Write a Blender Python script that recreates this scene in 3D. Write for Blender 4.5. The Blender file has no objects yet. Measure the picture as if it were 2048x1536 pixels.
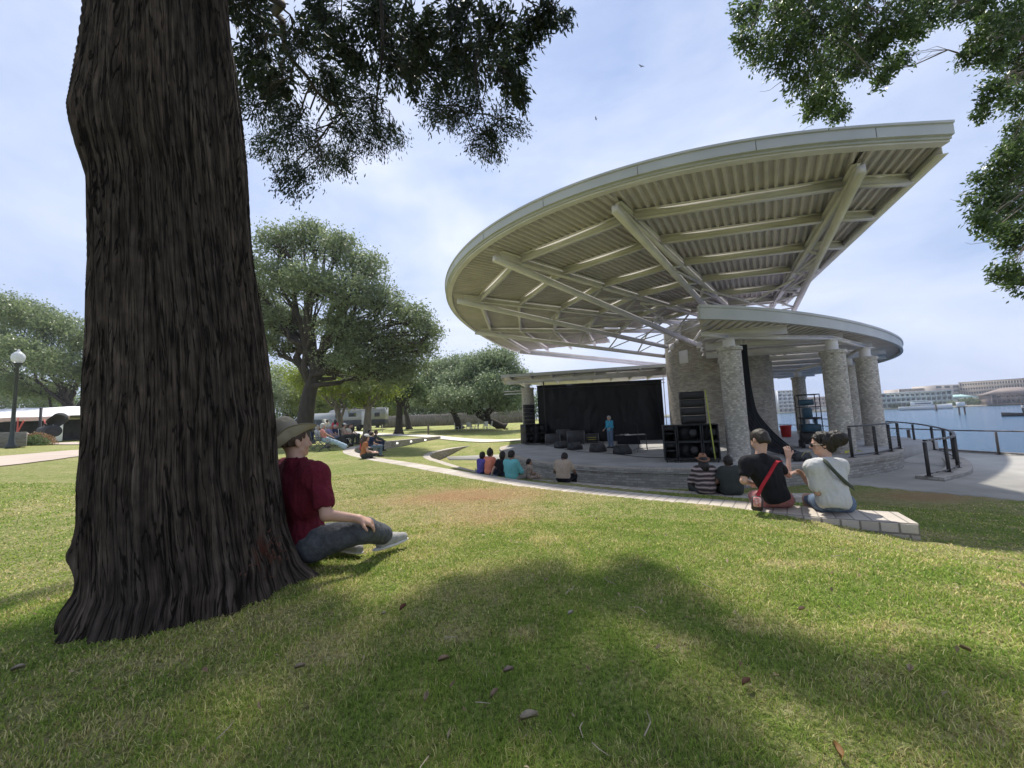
import bpy, math, random
import numpy as np
from mathutils import Vector, Matrix
rad = math.radians
sc = bpy.context.scene
# ---------------------------------------------------------------- camera
FPX = 769.0
_p, _r = rad(5.3), rad(2.3)
CAM = np.array([0, 0, 0.92])
_F = np.array([0, math.cos(_p), math.sin(_p)])
_R0 = np.array([1.0, 0, 0]); _U0 = np.cross(_R0, _F)
_R = _R0*math.cos(_r) - _U0*math.sin(_r); _U = _U0*math.cos(_r) + _R0*math.sin(_r)
cd = bpy.data.cameras.new("camera"); cam = bpy.data.objects.new("camera", cd)
sc.collection.objects.link(cam); sc.camera = cam
cd.sensor_width = 36; cd.lens = 36*FPX/2048; cd.clip_start = 0.05; cd.clip_end = 4000
_m = Matrix([[_R[i], _U[i], -_F[i], CAM[i]] for i in range(3)] + [[0, 0, 0, 1]])
cam.matrix_world = _m
# ---------------------------------------------------------------- sky, sun, exposure
SUN_EL, SUN_AZ = rad(60), rad(-7)           # azimuth from +Y towards +X
sdir = Vector((math.sin(SUN_AZ)*math.cos(SUN_EL), math.cos(SUN_AZ)*math.cos(SUN_EL), math.sin(SUN_EL)))
w = bpy.data.worlds.new("World"); sc.world = w; w.use_nodes = True
nt = w.node_tree; nt.nodes.clear()
N = nt.nodes.new; L = nt.links.new
out = N('ShaderNodeOutputWorld'); bg = N('ShaderNodeBackground'); sky = N('ShaderNodeTexSky')
sky.sky_type = 'NISHITA'; sky.sun_disc = False; sky.sun_elevation = SUN_EL; sky.sun_rotation = SUN_AZ
sky.air_density = 1.0; sky.dust_density = .35; sky.ozone_density = 2.0; sky.altitude = 0
tc = N('ShaderNodeTexCoord'); mp = N('ShaderNodeMapping'); mp.inputs['Scale'].default_value = (1.0, 1.0, 2.2)
n1 = N('ShaderNodeTexNoise'); n1.inputs['Scale'].default_value = 1.5; n1.inputs['Detail'].default_value = 9; n1.inputs['Roughness'].default_value = .56
n1.inputs['Distortion'].default_value = .35
cr = N('ShaderNodeValToRGB'); cr.color_ramp.elements[0].position = .36; cr.color_ramp.elements[1].position = .74
cr.color_ramp.elements[0].color = (0.05, 0.05, 0.05, 1); cr.color_ramp.elements[1].color = (.9, .9, .9, 1)
mx = N('ShaderNodeMix'); mx.data_type = 'RGBA'; mx.inputs['B'].default_value = (5.4, 5.7, 6.7, 1)
L(tc.outputs['Generated'], mp.inputs['Vector']); L(mp.outputs[0], n1.inputs['Vector']); L(n1.outputs['Fac'], cr.inputs[0])
sp = N('ShaderNodeSeparateXYZ'); L(tc.outputs['Generated'], sp.inputs[0]); rh = N('ShaderNodeMapRange'); rh.inputs[1].default_value = .0; rh.inputs[2].default_value = .55; rh.inputs[3].default_value = 1; rh.inputs[4].default_value = .5; L(sp.outputs['Z'], rh.inputs[0])
hz = N('ShaderNodeMix'); hz.data_type = 'RGBA'; hz.inputs['B'].default_value = (2.35, 2.95, 4.5, 1); L(rh.outputs[0], hz.inputs['Factor']); L(sky.outputs[0], hz.inputs['A'])
L(cr.outputs[0], mx.inputs['Factor']); L(hz.outputs['Result'], mx.inputs['A'])
L(mx.outputs['Result'], bg.inputs['Color']); bg.inputs['Strength'].default_value = .1
L(bg.outputs[0], out.inputs['Surface'])
sd = bpy.data.lights.new("sun", 'SUN'); so = bpy.data.objects.new("sun", sd); sc.collection.objects.link(so)
sd.energy = 3.2; sd.angle = rad(1.6); sd.color = (1, .95, .86)
so.rotation_euler = (-sdir).to_track_quat('-Z', 'Y').to_euler()
vs = sc.view_settings; vs.view_transform = 'Standard'; vs.look = 'None'; vs.exposure = 0.88; vs.gamma = 1
sc.cycles.max_bounces = 8; sc.cycles.diffuse_bounces = 3; sc.cycles.transparent_max_bounces = 8
sc.cycles.use_denoising = True
# ---------------------------------------------------------------- helpers
rng = np.random.default_rng(7); random.seed(7)
def ray(x, y): return _F*FPX + _R*(x-1024) + _U*(768-y)
def atd(x, y, d):
    v = ray(x, y); return CAM + v*d/v[1]
def atz(x, y, z):
    v = ray(x, y); return CAM + v*(z-CAM[2])/v[2]
col = sc.collection
def tag(o, label=None, cat=None, group=None, kind=None):
    if label: o['label'] = label
    if cat: o['category'] = cat
    if group: o['group'] = group
    if kind: o['kind'] = kind
    return o
def empty(name, loc=(0, 0, 0), rz=0, **k):
    o = bpy.data.objects.new(name, None); col.objects.link(o); o.location = loc; o.rotation_euler = (0, 0, rz)
    o.empty_display_size = .1
    return tag(o, **k)
def mk(name, V, F, mat=None, parent=None, smooth=False, uv=None, attr=None, midx=None, **k):
    """V (n,3); F (m,3|4) array or list of arrays; uv per-vertex (n,2); attr dict name->(n,) or (n,3)"""
    me = bpy.data.meshes.new(name)
    V = np.asarray(V, dtype=np.float32)
    if isinstance(F, (list, tuple)) and np.ndim(F[0]) == 1: F = np.array(F)
    Fs = F if isinstance(F, (list, tuple)) else [F]
    Fs = [np.asarray(f, dtype=np.int32) for f in Fs if len(f)]
    li = np.concatenate([f.ravel() for f in Fs]); tot = np.concatenate([np.full(len(f), f.shape[1]) for f in Fs])
    st = np.concatenate([[0], np.cumsum(tot)[:-1]])
    me.vertices.add(len(V)); me.vertices.foreach_set('co', V.ravel())
    me.loops.add(len(li)); me.loops.foreach_set('vertex_index', li.astype(np.int32))
    me.polygons.add(len(tot)); me.polygons.foreach_set('loop_start', st.astype(np.int32))
    me.update(calc_edges=True)
    if uv is not None:
        l = me.uv_layers.new(name='UVMap'); l.data.foreach_set('uv', np.asarray(uv, dtype=np.float32)[li].ravel())
    if attr:
        for n, a in attr.items():
            a = np.asarray(a, dtype=np.float32)
            if a.ndim == 1:
                at = me.attributes.new(n, 'FLOAT', 'POINT'); at.data.foreach_set('value', a)
            else:
                at = me.attributes.new(n, 'FLOAT_COLOR', 'POINT'); at.data.foreach_set('color', np.c_[a, np.ones(len(a))].astype(np.float32).ravel())
    mats = mat if isinstance(mat, (list, tuple)) else [mat]
    for m_ in mats:
        if m_: me.materials.append(m_)
    if midx is not None: me.polygons.foreach_set('material_index', np.asarray(midx, dtype=np.int32))
    if smooth: me.polygons.foreach_set('use_smooth', np.ones(len(tot), dtype=bool))
    me.validate()
    o = bpy.data.objects.new(name, me); col.objects.link(o)
    if parent: o.parent = parent
    return tag(o, **k)
class MB:
    """collects quads into one mesh"""
    def __init__(s): s.v = []; s.f = []; s.uv = []; s.n = 0; s.m = []; s.cm = 0
    def add(s, v, f, uv=None):
        v = np.asarray(v, float); f = [[i+s.n for i in q] for q in f]
        s.v.append(v); s.f += f; s.n += len(v); s.m += [s.cm]*len(f)
        s.uv.append(np.zeros((len(v), 2)) if uv is None else np.asarray(uv, float)); return s
    def box(s, c, d, R=None, bev=0.0):
        """box centre c, full dims d, rotation 3x3 R; bev chamfers all edges"""
        c = np.asarray(c, float); h = np.asarray(d, float)/2
        if bev <= 0 or bev >= h.min():
            v = np.array([[x, y, z] for x in (-1, 1) for y in (-1, 1) for z in (-1, 1)])*h
            f = [[0, 1, 3, 2], [4, 6, 7, 5], [0, 4, 5, 1], [2, 3, 7, 6], [0, 2, 6, 4], [1, 5, 7, 3]]
        else:
            v = []; idx = {}
            for x in (-1, 1):
                for y in (-1, 1):
                    for z in (-1, 1):
                        for a in range(3):
                            q = np.array([x, y, z])*(h-bev); q[a] += (x, y, z)[a]*bev
                            idx[(x, y, z, a)] = len(v); v.append(q)
            f = []
            for a in range(3):
                b_, c_ = (a+1) % 3, (a+2) % 3
                for sg in (-1, 1):
                    q = []
                    for (p, r_) in ((-1, -1), (1, -1), (1, 1), (-1, 1)):
                        t = [0, 0, 0]; t[a] = sg; t[b_] = p; t[c_] = r_; q.append(idx[(*t, a)])
                    f.append(q if sg > 0 else q[::-1])
            for a in range(3):           # edge strips along axis a
                b_, c_ = (a+1) % 3, (a+2) % 3
                for p in (-1, 1):
                    for r_ in (-1, 1):
                        t0 = [0, 0, 0]; t1 = [0, 0, 0]; t0[a] = -1; t1[a] = 1
                        for t in (t0, t1): t[b_] = p; t[c_] = r_
                        q = [idx[(*t0, b_)], idx[(*t1, b_)], idx[(*t1, c_)], idx[(*t0, c_)]]
                        f.append(q if p*r_ < 0 else q[::-1])
            for x in (-1, 1):
                for y in (-1, 1):
                    for z in (-1, 1):
                        q = [idx[(x, y, z, a)] for a in range(3)]; f.append(q if x*y*z > 0 else q[::-1])
            v = np.array(v)
        if R is not None: v = v @ np.asarray(R).T
        return s.add(v+c, f)
    def beam(s, a, b, wd, ht, up=(0, 0, 1)):
        a = np.asarray(a, float); b = np.asarray(b, float); d = b-a; Ln = np.linalg.norm(d)
        if Ln < 1e-6: return s
        d /= Ln; u = np.asarray(up, float); sd_ = np.cross(d, u)
        if np.linalg.norm(sd_) < 1e-3: sd_ = np.cross(d, (1, 0, 0.))
        sd_ /= np.linalg.norm(sd_); u = np.cross(sd_, d)
        return s.box((a+b)/2, (Ln, wd, ht), np.c_[d, -sd_, u])
    def ibeam(s, a, b, wd, ht, tk=.02):
        a = np.asarray(a, float); b = np.asarray(b, float); z = np.array([0, 0, 1.])
        s.beam(a+z*(ht/2-tk/2), b+z*(ht/2-tk/2), wd, tk); s.beam(a-z*(ht/2-tk/2), b-z*(ht/2-tk/2), wd, tk)
        return s.beam(a, b, tk, ht-2*tk-.002)
    def tube(s, pts, r, n=8, cap=True):
        pts = [np.asarray(p, float) for p in pts]; k = len(pts)
        rr = list(r) if hasattr(r, '__len__') else [r]*k
        V = []; prev = None; ul = 0; UV = []
        for i, p in enumerate(pts):
            t = (pts[min(i+1, k-1)]-pts[max(i-1, 0)]); t = t/(np.linalg.norm(t)+1e-9)
            if prev is None:
                a = np.cross(t, (0, 0, 1.)) if abs(t[2]) < .9 else np.cross(t, (1., 0, 0))
            else:
                a = prev-t*(prev@t)
            a /= np.linalg.norm(a)+1e-9; prev = a; b = np.cross(t, a)
            if i: ul += np.linalg.norm(p-pts[i-1])
            for j in range(n):
                an = 2*math.pi*j/n; V.append(p+(a*math.cos(an)+b*math.sin(an))*rr[i]); UV.append((j/n, ul))
        f = [[i*n+j, i*n+(j+1) % n, (i+1)*n+(j+1) % n, (i+1)*n+j] for i in range(k-1) for j in range(n)]
        if cap: f += [list(range(n))[::-1], [(k-1)*n+j for j in range(n)]]
        return s.add(V, f, UV)
    def lathe(s, c, prof, n=24, R=None):
        """prof list of (r,z) bottom to top; uv = metres round, metres up"""
        c = np.asarray(c, float); V = []; UV = []; k = len(prof); ul = 0
        for i, (r_, z) in enumerate(prof):
            if i: ul += math.hypot(r_-prof[i-1][0], z-prof[i-1][1])
            for j in range(n+1):
                an = 2*math.pi*j/n; V.append((r_*math.cos(an), r_*math.sin(an), z)); UV.append((an*max(p[0] for p in prof), ul))
        V = np.array(V)
        if R is not None: V = V @ np.asarray(R).T
        f = [[i*(n+1)+j, i*(n+1)+j+1, (i+1)*(n+1)+j+1, (i+1)*(n+1)+j] for i in range(k-1) for j in range(n)]
        if prof[0][0] > 1e-4: f.append(list(range(n))[::-1])
        if prof[-1][0] > 1e-4: f.append([(k-1)*(n+1)+j for j in range(n)])
        return s.add(V+c, f, UV)
    def prism(s, poly, z0, z1):
        n = len(poly); V = [(x, y, z0) for x, y in poly]+[(x, y, z1) for x, y in poly]
        a = sum(poly[i][0]*poly[(i+1) % n][1]-poly[(i+1) % n][0]*poly[i][1] for i in range(n))
        f = [list(range(n))[::-1], list(range(n, 2*n))] + [[i, (i+1) % n, n+(i+1) % n, n+i] for i in range(n)]
        if a < 0: f = [q[::-1] for q in f]
        return s.add(V, f)
    def build(s, name, mat, parent=None, smooth=False, **k):
        V = np.concatenate(s.v); UV = np.concatenate(s.uv)
        by = {}; mi = {}
        for q, m_ in zip(s.f, s.m): by.setdefault(len(q), []).append(q); mi.setdefault(len(q), []).append(m_)
        F = [np.array(by[n]) for n in by]; idx = sum([mi[n] for n in by], [])
        return mk(name, V, F, mat, parent, smooth, UV, None, idx if isinstance(mat, (list, tuple)) else None, **k)
def autosmooth(o, ang=40):
    me = o.data; me.polygons.foreach_set('use_smooth', np.ones(len(me.polygons), dtype=bool))
    me.set_sharp_from_angle(angle=rad(ang)); return o
def rotz(a): c, s_ = math.cos(a), math.sin(a); return np.array([[c, -s_, 0], [s_, c, 0], [0, 0, 1.]])
def rotx(a): c, s_ = math.cos(a), math.sin(a); return np.array([[1, 0, 0], [0, c, -s_], [0, s_, c.real]])
def roty(a): c, s_ = math.cos(a), math.sin(a); return np.array([[c, 0, s_], [0, 1, 0], [-s_, 0, c]])
def sstep(a, b, x): t = np.clip((np.asarray(x, float)-a)/(b-a), 0, 1); return t*t*(3-2*t)
def spline(P, n):
    """Catmull-Rom through points, resampled to n equally spaced"""
    P = np.asarray(P, float); Q = np.vstack([2*P[0]-P[1], P, 2*P[-1]-P[-2]]); o = []
    for i in range(1, len(Q)-2):
        for t in np.linspace(0, 1, 24, endpoint=False):
            a, b, c, d = Q[i-1:i+3]
            o.append(.5*((2*b)+(c-a)*t+(2*a-5*b+4*c-d)*t*t+(3*b-a-3*c+d)*t**3))
    o.append(P[-1]); o = np.array(o); s_ = np.r_[0, np.cumsum(np.linalg.norm(np.diff(o, axis=0), axis=1))]
    u = np.linspace(0, s_[-1], n); return np.stack([np.interp(u, s_, o[:, k]) for k in range(o.shape[1])], 1)
# value noise (numpy)
_g = np.random.default_rng(3).random((64, 64, 64)).astype(np.float32)
def vnoise(p):
    p = np.asarray(p, float); i = np.floor(p).astype(int); f = p-i; f = f*f*(3-2*f); r = 0
    for a in (0, 1):
        for b in (0, 1):
            for c in (0, 1):
                wv = (f[..., 0] if a else 1-f[..., 0])*(f[..., 1] if b else 1-f[..., 1])*(f[..., 2] if c else 1-f[..., 2])
                r = r+wv*_g[(i[..., 0]+a) % 64, (i[..., 1]+b) % 64, (i[..., 2]+c) % 64]
    return r
def fbm(p, o=4):
    p = np.asarray(p, float); r = 0; a = .5; t = 0
    for k in range(o): r = r+a*vnoise(p*(2**k)+k*7.3); t += a; a *= .5
    return r/t
# ---------------------------------------------------------------- materials
MATS = {}
def newmat(name):
    m = bpy.data.materials.new(name); m.use_nodes = True; nt = m.node_tree
    return m, nt, nt.nodes['Principled BSDF']
def M(name, c, rough=.6, var=.12, scale=6, bump=0, bscale=40, metal=0, stretch=(1, 1, 1), spec=.5, c2=None, detail=4, emit=None, trans=0):
    if name in MATS: return MATS[name]
    m, nt, b = newmat(name); N = nt.nodes.new; L = nt.links.new
    b.inputs['Roughness'].default_value = rough; b.inputs['Metallic'].default_value = metal; b.inputs['Specular IOR Level'].default_value = spec
    tc = N('ShaderNodeTexCoord'); mp = N('ShaderNodeMapping'); mp.inputs['Scale'].default_value = stretch; L(tc.outputs['Object'], mp.inputs[0])
    n = N('ShaderNodeTexNoise'); n.inputs['Scale'].default_value = scale; n.inputs['Detail'].default_value = detail; L(mp.outputs[0], n.inputs['Vector'])
    r = N('ShaderNodeMapRange'); r.inputs[1].default_value = .3; r.inputs[2].default_value = .7; L(n.outputs['Fac'], r.inputs[0])
    x = N('ShaderNodeMix'); x.data_type = 'RGBA'
    ca = [max(0, v*(1-var)) for v in c]; cb = [min(1, v*(1+var)) for v in (c2 or c)]
    x.inputs['A'].default_value = (*ca, 1); x.inputs['B'].default_value = (*cb, 1); L(r.outputs[0], x.inputs['Factor']); L(x.outputs['Result'], b.inputs['Base Color'])
    if bump:
        n2 = N('ShaderNodeTexNoise'); n2.inputs['Scale'].default_value = bscale; n2.inputs['Detail'].default_value = 5; L(mp.outputs[0], n2.inputs['Vector'])
        bp = N('ShaderNodeBump'); bp.inputs['Strength'].default_value = bump; bp.inputs['Distance'].default_value = .01
        L(n2.outputs['Fac'], bp.inputs['Height']); L(bp.outputs[0], b.inputs['Normal'])
    if emit:
        b.inputs['Emission Color'].default_value = (*emit[:3], 1); b.inputs['Emission Strength'].default_value = emit[3]
    if trans:
        b.inputs['Transmission Weight'].default_value = trans
    MATS[name] = m; return m
def Mbrick(name, c1, c2, cm, bw=.2, rh=.067, mo=.008, bump=.6, offset=.5, blotch=.25, uvs=True):
    m, nt, b = newmat(name); N = nt.nodes.new; L = nt.links.new
    b.inputs['Roughness'].default_value = .85
    tc = N('ShaderNodeTexCoord'); br = N('ShaderNodeTexBrick'); br.offset = offset
    br.inputs['Scale'].default_value = 1; br.inputs['Brick Width'].default_value = bw; br.inputs['Row Height'].default_value = rh
    br.inputs['Mortar Size'].default_value = mo; br.inputs['Mortar Smooth'].default_value = .15
    br.inputs['Color1'].default_value = (*c1, 1); br.inputs['Color2'].default_value = (*c2, 1); br.inputs['Mortar'].default_value = (*cm, 1)
    L(tc.outputs['UV'], br.inputs['Vector'])
    n = N('ShaderNodeTexNoise'); n.inputs['Scale'].default_value = 1.1; n.inputs['Detail'].default_value = 7; L(tc.outputs['Object'], n.inputs['Vector'])
    r = N('ShaderNodeMapRange'); r.inputs[1].default_value = .3; r.inputs[2].default_value = .7; r.inputs[3].default_value = 1-blotch; r.inputs[4].default_value = 1.08
    L(n.outputs['Fac'], r.inputs[0])
    x = N('ShaderNodeMix'); x.data_type = 'RGBA'; x.blend_type = 'MULTIPLY'; x.inputs['Factor'].default_value = 1
    L(br.outputs['Color'], x.inputs['A']); L(r.outputs[0], x.inputs['B']); L(x.outputs['Result'], b.inputs['Base Color'])
    n2 = N('ShaderNodeTexNoise'); n2.inputs['Scale'].default_value = 45; n2.inputs['Detail'].default_value = 4; L(tc.outputs['Object'], n2.inputs['Vector'])
    ma = N('ShaderNodeMath'); ma.operation = 'MULTIPLY_ADD'; ma.inputs[1].default_value = -1; L(br.outputs['Fac'], ma.inputs[0])
    m3 = N('ShaderNodeMath'); m3.operation = 'MULTIPLY'; m3.inputs[1].default_value = .5; L(n2.outputs['Fac'], m3.inputs[0]); L(m3.outputs[0], ma.inputs[2])
    bp = N('ShaderNodeBump'); bp.inputs['Strength'].default_value = bump; bp.inputs['Distance'].default_value = .015
    L(ma.outputs[0], bp.inputs['Height']); L(bp.outputs[0], b.inputs['Normal'])
    MATS[name] = m; return m
def Mleaf(name, c, c2, tr=.35, rough=.5):
    """leaf: per-leaf colour from attribute 'rnd', some light passes through"""
    m, nt, b = newmat(name); N = nt.nodes.new; L = nt.links.new
    at = N('ShaderNodeAttribute'); at.attribute_name = 'rnd'
    x = N('ShaderNodeMix'); x.data_type = 'RGBA'; x.inputs['A'].default_value = (*c, 1); x.inputs['B'].default_value = (*c2, 1)
    L(at.outputs['Fac'], x.inputs['Factor']); L(x.outputs['Result'], b.inputs['Base Color']); b.inputs['Roughness'].default_value = rough
    b.inputs['Specular IOR Level'].default_value = .4
    t = N('ShaderNodeBsdfTranslucent'); L(x.outputs['Result'], t.inputs['Color'])
    ms = N('ShaderNodeMixShader'); ms.inputs[0].default_value = tr; o = nt.nodes['Material Output']
    L(b.outputs[0], ms.inputs[1]); L(t.outputs[0], ms.inputs[2]); L(ms.outputs[0], o.inputs['Surface'])
    MATS[name] = m; return m
steel = M('white_steel', (.70, .675, .70), .75, .10, 1.4)
deckm = M('roof_deck_paint', (.59, .55, .565), .75, .10, 1.5)
fascm = M('fascia_metal', (.48, .49, .50), .6, .10, .8)
blackm = M('black_metal', (.02, .02, .022), .45, .3, 8)
speakm = M('speaker_black', (.022, .023, .026), .6, .3, 12, bump=.3, bscale=200)
concm = M('concrete', (.42, .40, .36), .85, .14, 1.2, bump=.25, bscale=60, detail=8)
stagefl = M('stage_concrete', (.34, .33, .315), .75, .2, .9, bump=.15, bscale=50, detail=8)
pathm = M('path_concrete', (.44, .36, .30), .9, .12, .8, bump=.25, bscale=60, detail=8)
colbrick = Mbrick('column_brick', (.72, .68, .61), (.36, .33, .29), (.46, .43, .39), .11, .07, .010, 1.0, blotch=.15)
wallbrick = Mbrick('tower_brick', (.56, .51, .43), (.34, .30, .25), (.34, .31, .27), .21, .07, .010, .9, blotch=.22)
capbrick = Mbrick('cap_paver', (.56, .50, .43), (.44, .39, .33), (.27, .24, .21), .13, .24, .007, .8, blotch=.25)
facebrick = Mbrick('stage_wall_brick', (.44, .42, .38), (.26, .24, .215), (.28, .265, .24), .24, .08, .012, 1.0, blotch=.2)
blockm = Mbrick('seat_wall_block', (.60, .54, .47), (.42, .37, .32), (.24, .215, .18), .14, .10, .008, 1.2, blotch=.3)
# ================================================================ walls in plan
def offs(P, o): P = np.array(P, float); T = np.gradient(P, axis=0); T /= np.linalg.norm(T, axis=1)[:, None]; return P+np.c_[T[:, 1], -T[:, 0]]*o
W1 = spline([(3.75, 3.72), (3.2, 4.02), (2.62, 4.43), (2.19, 4.74), (1.72, 5.08), (.53, 6.15), (-.28, 6.97), (-1.5, 8.5), (-3.18, 10.76), (-5.1, 13.2), (-7.2, 16.4),
             (-8.5, 19.6), (-9.1, 23), (-8.8, 26), (-7.9, 29.2), (-6.5, 32.2)], 220)
W1 = offs(W1, .235)
W2 = spline([(6.4, 8.0), (4.9, 8.2), (3.8, 8.75), (3.05, 9.3), (1.6, 10.5), (-.3, 12.2), (-1.7, 14.1), (-3.4, 17.6), (-4.7, 20.6), (-5.0, 23.6), (-4.3, 26.7), (-2.8, 29.6)], 180)
STG = spline([(2.2, 29.5), (.6, 27.8), (-.7, 25), (-.4, 21), (0, 18.5), (.6, 16.4), (1.5, 14.8), (2.9, 13.35), (4.3, 12.45), (5.7, 11.95), (7.2, 11.75), (8.7, 11.95), (10.9, 12.7), (13.5, 14.0), (15.4, 15.7)], 160)
def sdist(P, W):
    """signed distance (positive = stage side, right of a path running away from the camera's right), and index"""
    P = np.asarray(P, float); best = np.full(len(P), 1e9); idx = np.zeros(len(P), int)
    for i in range(0, len(P), 20000):
        d = ((P[i:i+20000, None, :]-W[None])**2).sum(2); idx[i:i+20000] = d.argmin(1); best[i:i+20000] = np.sqrt(d.min(1))
    T = np.gradient(W, axis=0); D = P-W[idx]; cr = T[idx, 0]*D[:, 1]-T[idx, 1]*D[:, 0]
    return np.where(cr < 0, best, -best), idx
def ground_z(P):
    P = np.atleast_2d(np.asarray(P, float))[:, :2]; x, y = P[:, 0], P[:, 1]; r = np.hypot(x, y)
    s1, i1 = sdist(P, W1); s2, i2 = sdist(P, W2)
    high = -.2+.205*np.exp(-(r/4.2)**4)+.055*np.clip(-x-.55*y-4, 0, 13)+.65*sstep(34, 64, y)
    high = high-.5*sstep(-10, -1, x)*np.exp(-((y-31)/6.0)**2)
    high = np.where(s1 > -1.2, np.minimum(high, -.215+.2*np.clip(-s1, 0, 1.2)/1.2), high)
    low = -.64-.22*np.clip(s1/4.0, 0, 1)
    endW = sstep(27, 33, y)                       # terraces fade out beyond the far end of the walls
    low = low*(1-endW)+high*endW
    t1 = sstep(-.18, .12, s1)
    z = high*(1-t1)+low*t1
    s = (x+y)/1.4142
    gr = np.maximum(-.05-.125*(s-2.2), -1.39)
    wR = sstep(2.0, 4.9, x-.3*(y-4))
    z = z*(1-wR)+np.minimum(gr, np.where(s1 > 0, -.5, 9))*wR
    orch = -1.38*(1-sstep(24, 30, y))+-.75*sstep(24, 30, y)
    t2 = sstep(-.18, .12, s2)*(1-sstep(28.5, 31, y))
    z = np.where(x < 13, z*(1-t2)+orch*t2, z)
    z = z+(fbm(np.c_[x*.5, y*.5, x*0], 3)-.5)*.06*sstep(0, 1, np.abs(s1)-.2)
    return z

def shore_x(y): return np.interp(y, [-60, 15.6, 17.6, 24, 32, 60, 120], [24, 20.9, 20.5, 21.2, 22.6, 27, 45])
def onground(x, y, it=30):
    v = ray(x, y); t = 1.0/abs(v[1]); P = CAM.copy(); lo = 0.3; d = lo; prev = None
    for d in np.geomspace(.6, 120, 500):
        P = CAM+v*d/v[1]
        if P[2] <= ground_z(P[:2])[0]: return P
    return P
_sr = np.random.default_rng(61); SPOTS = [(_a*_d, _d, _sr.uniform(.04, .14)*(.6+_d*.25), _sr.uniform(.4, 1.0)) for _a, _d in zip(_sr.uniform(-1.2, 1.3, 90), _sr.uniform(.8, 6, 90))]
def dryness(P):
    P = np.asarray(P, float)[:, :2]; x, y = P[:, 0], P[:, 1]; o = x*0
    d = .50*fbm(np.c_[x*.9, y*.9, o+3], 4)+.28*fbm(np.c_[x*4, y*4, o+9], 3)+.22*fbm(np.c_[x*11, y*11, o+5], 2)
    d = (d-.5)*2.8+.55
    for cx, cy, sx, sy, a in ((-.7, 5.9, 1.3, .9, .75), (-.35, 4.4, .55, .5, .55), (-1.0, 3.4, .5, .35, .3), (10.2, 9.8, 1.6, .7, .5), (-1.45, 1.9, .5, .4, .4), (1.0, 3.2, 1.5, .8, .12), (1.3, 1.0, .5, .3, .25)):
        d = d+a*np.exp(-((x-cx)/sx)**2-((y-cy)/sy)**2)
    for cx, cy, s_, a in SPOTS:
        m_ = (np.abs(x-cx) < 3*s_) & (np.abs(y-cy) < 3*s_); d[m_] += a*np.exp(-((x[m_]-cx)/s_)**2-((y[m_]-cy)/(s_*.7))**2)
    return np.clip(d, 0, 1.3)
def brown(P):
    P = np.asarray(P, float)[:, :2]; x, y = P[:, 0], P[:, 1]; b = x*0
    for cx, cy, sx, sy, a in ((-.7, 5.9, 1.15, .8, 1.0), (-.35, 4.4, .5, .45, .6), (10.2, 9.8, 1.5, .6, .9)):
        b = b+a*np.exp(-((x-cx)/sx)**2-((y-cy)/sy)**2)
    return np.clip(b*(.55+.9*fbm(np.c_[x*3, y*3, b*0], 3)), 0, 1)
def axis_(segs):
    o = [segs[0][0]]
    for a, b, n in segs: o += list(np.linspace(a, b, n+1)[1:])
    return np.array(o)
gx = axis_([(-900, -130, 6), (-130, -40, 22), (-40, -12, 50), (-12, -4, 60), (-4, 6, 130), (6, 24, 110), (24, 60, 6)])
gy = axis_([(-200, -30, 5), (-30, -3, 20), (-3, 9, 150), (9, 35, 150), (35, 80, 40), (80, 300, 12), (300, 1500, 6)])
GX, GY = np.meshgrid(gx, gy); PP = np.c_[GX.ravel(), GY.ravel()]
GZ = ground_z(PP); GZ = np.where(PP[:, 0] > shore_x(PP[:, 1]), -4.5, GZ)
GZ = np.where((PP[:, 0] > 60), -4.5, GZ)
# paved areas: keep the soil a little under the sheets
PLAZA = [(7.5, 13.4), (8.6, 12.55), (10.0, 11.45), (11.2, 9.6), (12.6, 7.6), (15, 5.2), (20, 2), (23.6, 0)] + [(float(shore_x(np.array(yy)))-.02, yy) for yy in np.linspace(0, 45, 24)] + [(14, 45), (6, 30)]
def inpoly(P, poly):
    P = np.asarray(P, float); c = np.zeros(len(P), bool); n = len(poly)
    for i in range(n):
        (x1, y1), (x2, y2) = poly[i], poly[(i+1) % n]
        with np.errstate(divide='ignore', invalid='ignore'):
            k = ((y1 > P[:, 1]) != (y2 > P[:, 1])) & (P[:, 0] < (x2-x1)*(P[:, 1]-y1)/(y2-y1+1e-12)+x1)
        c ^= k
    return c
ip = inpoly(PP, PLAZA); GZ = np.where(ip, np.minimum(GZ, -1.42), GZ)
nx, ny = len(gx), len(gy)
ii = np.arange(nx*ny).reshape(ny, nx)
F = np.stack([ii[:-1, :-1], ii[:-1, 1:], ii[1:, 1:], ii[1:, :-1]], -1).reshape(-1, 4)
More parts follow.
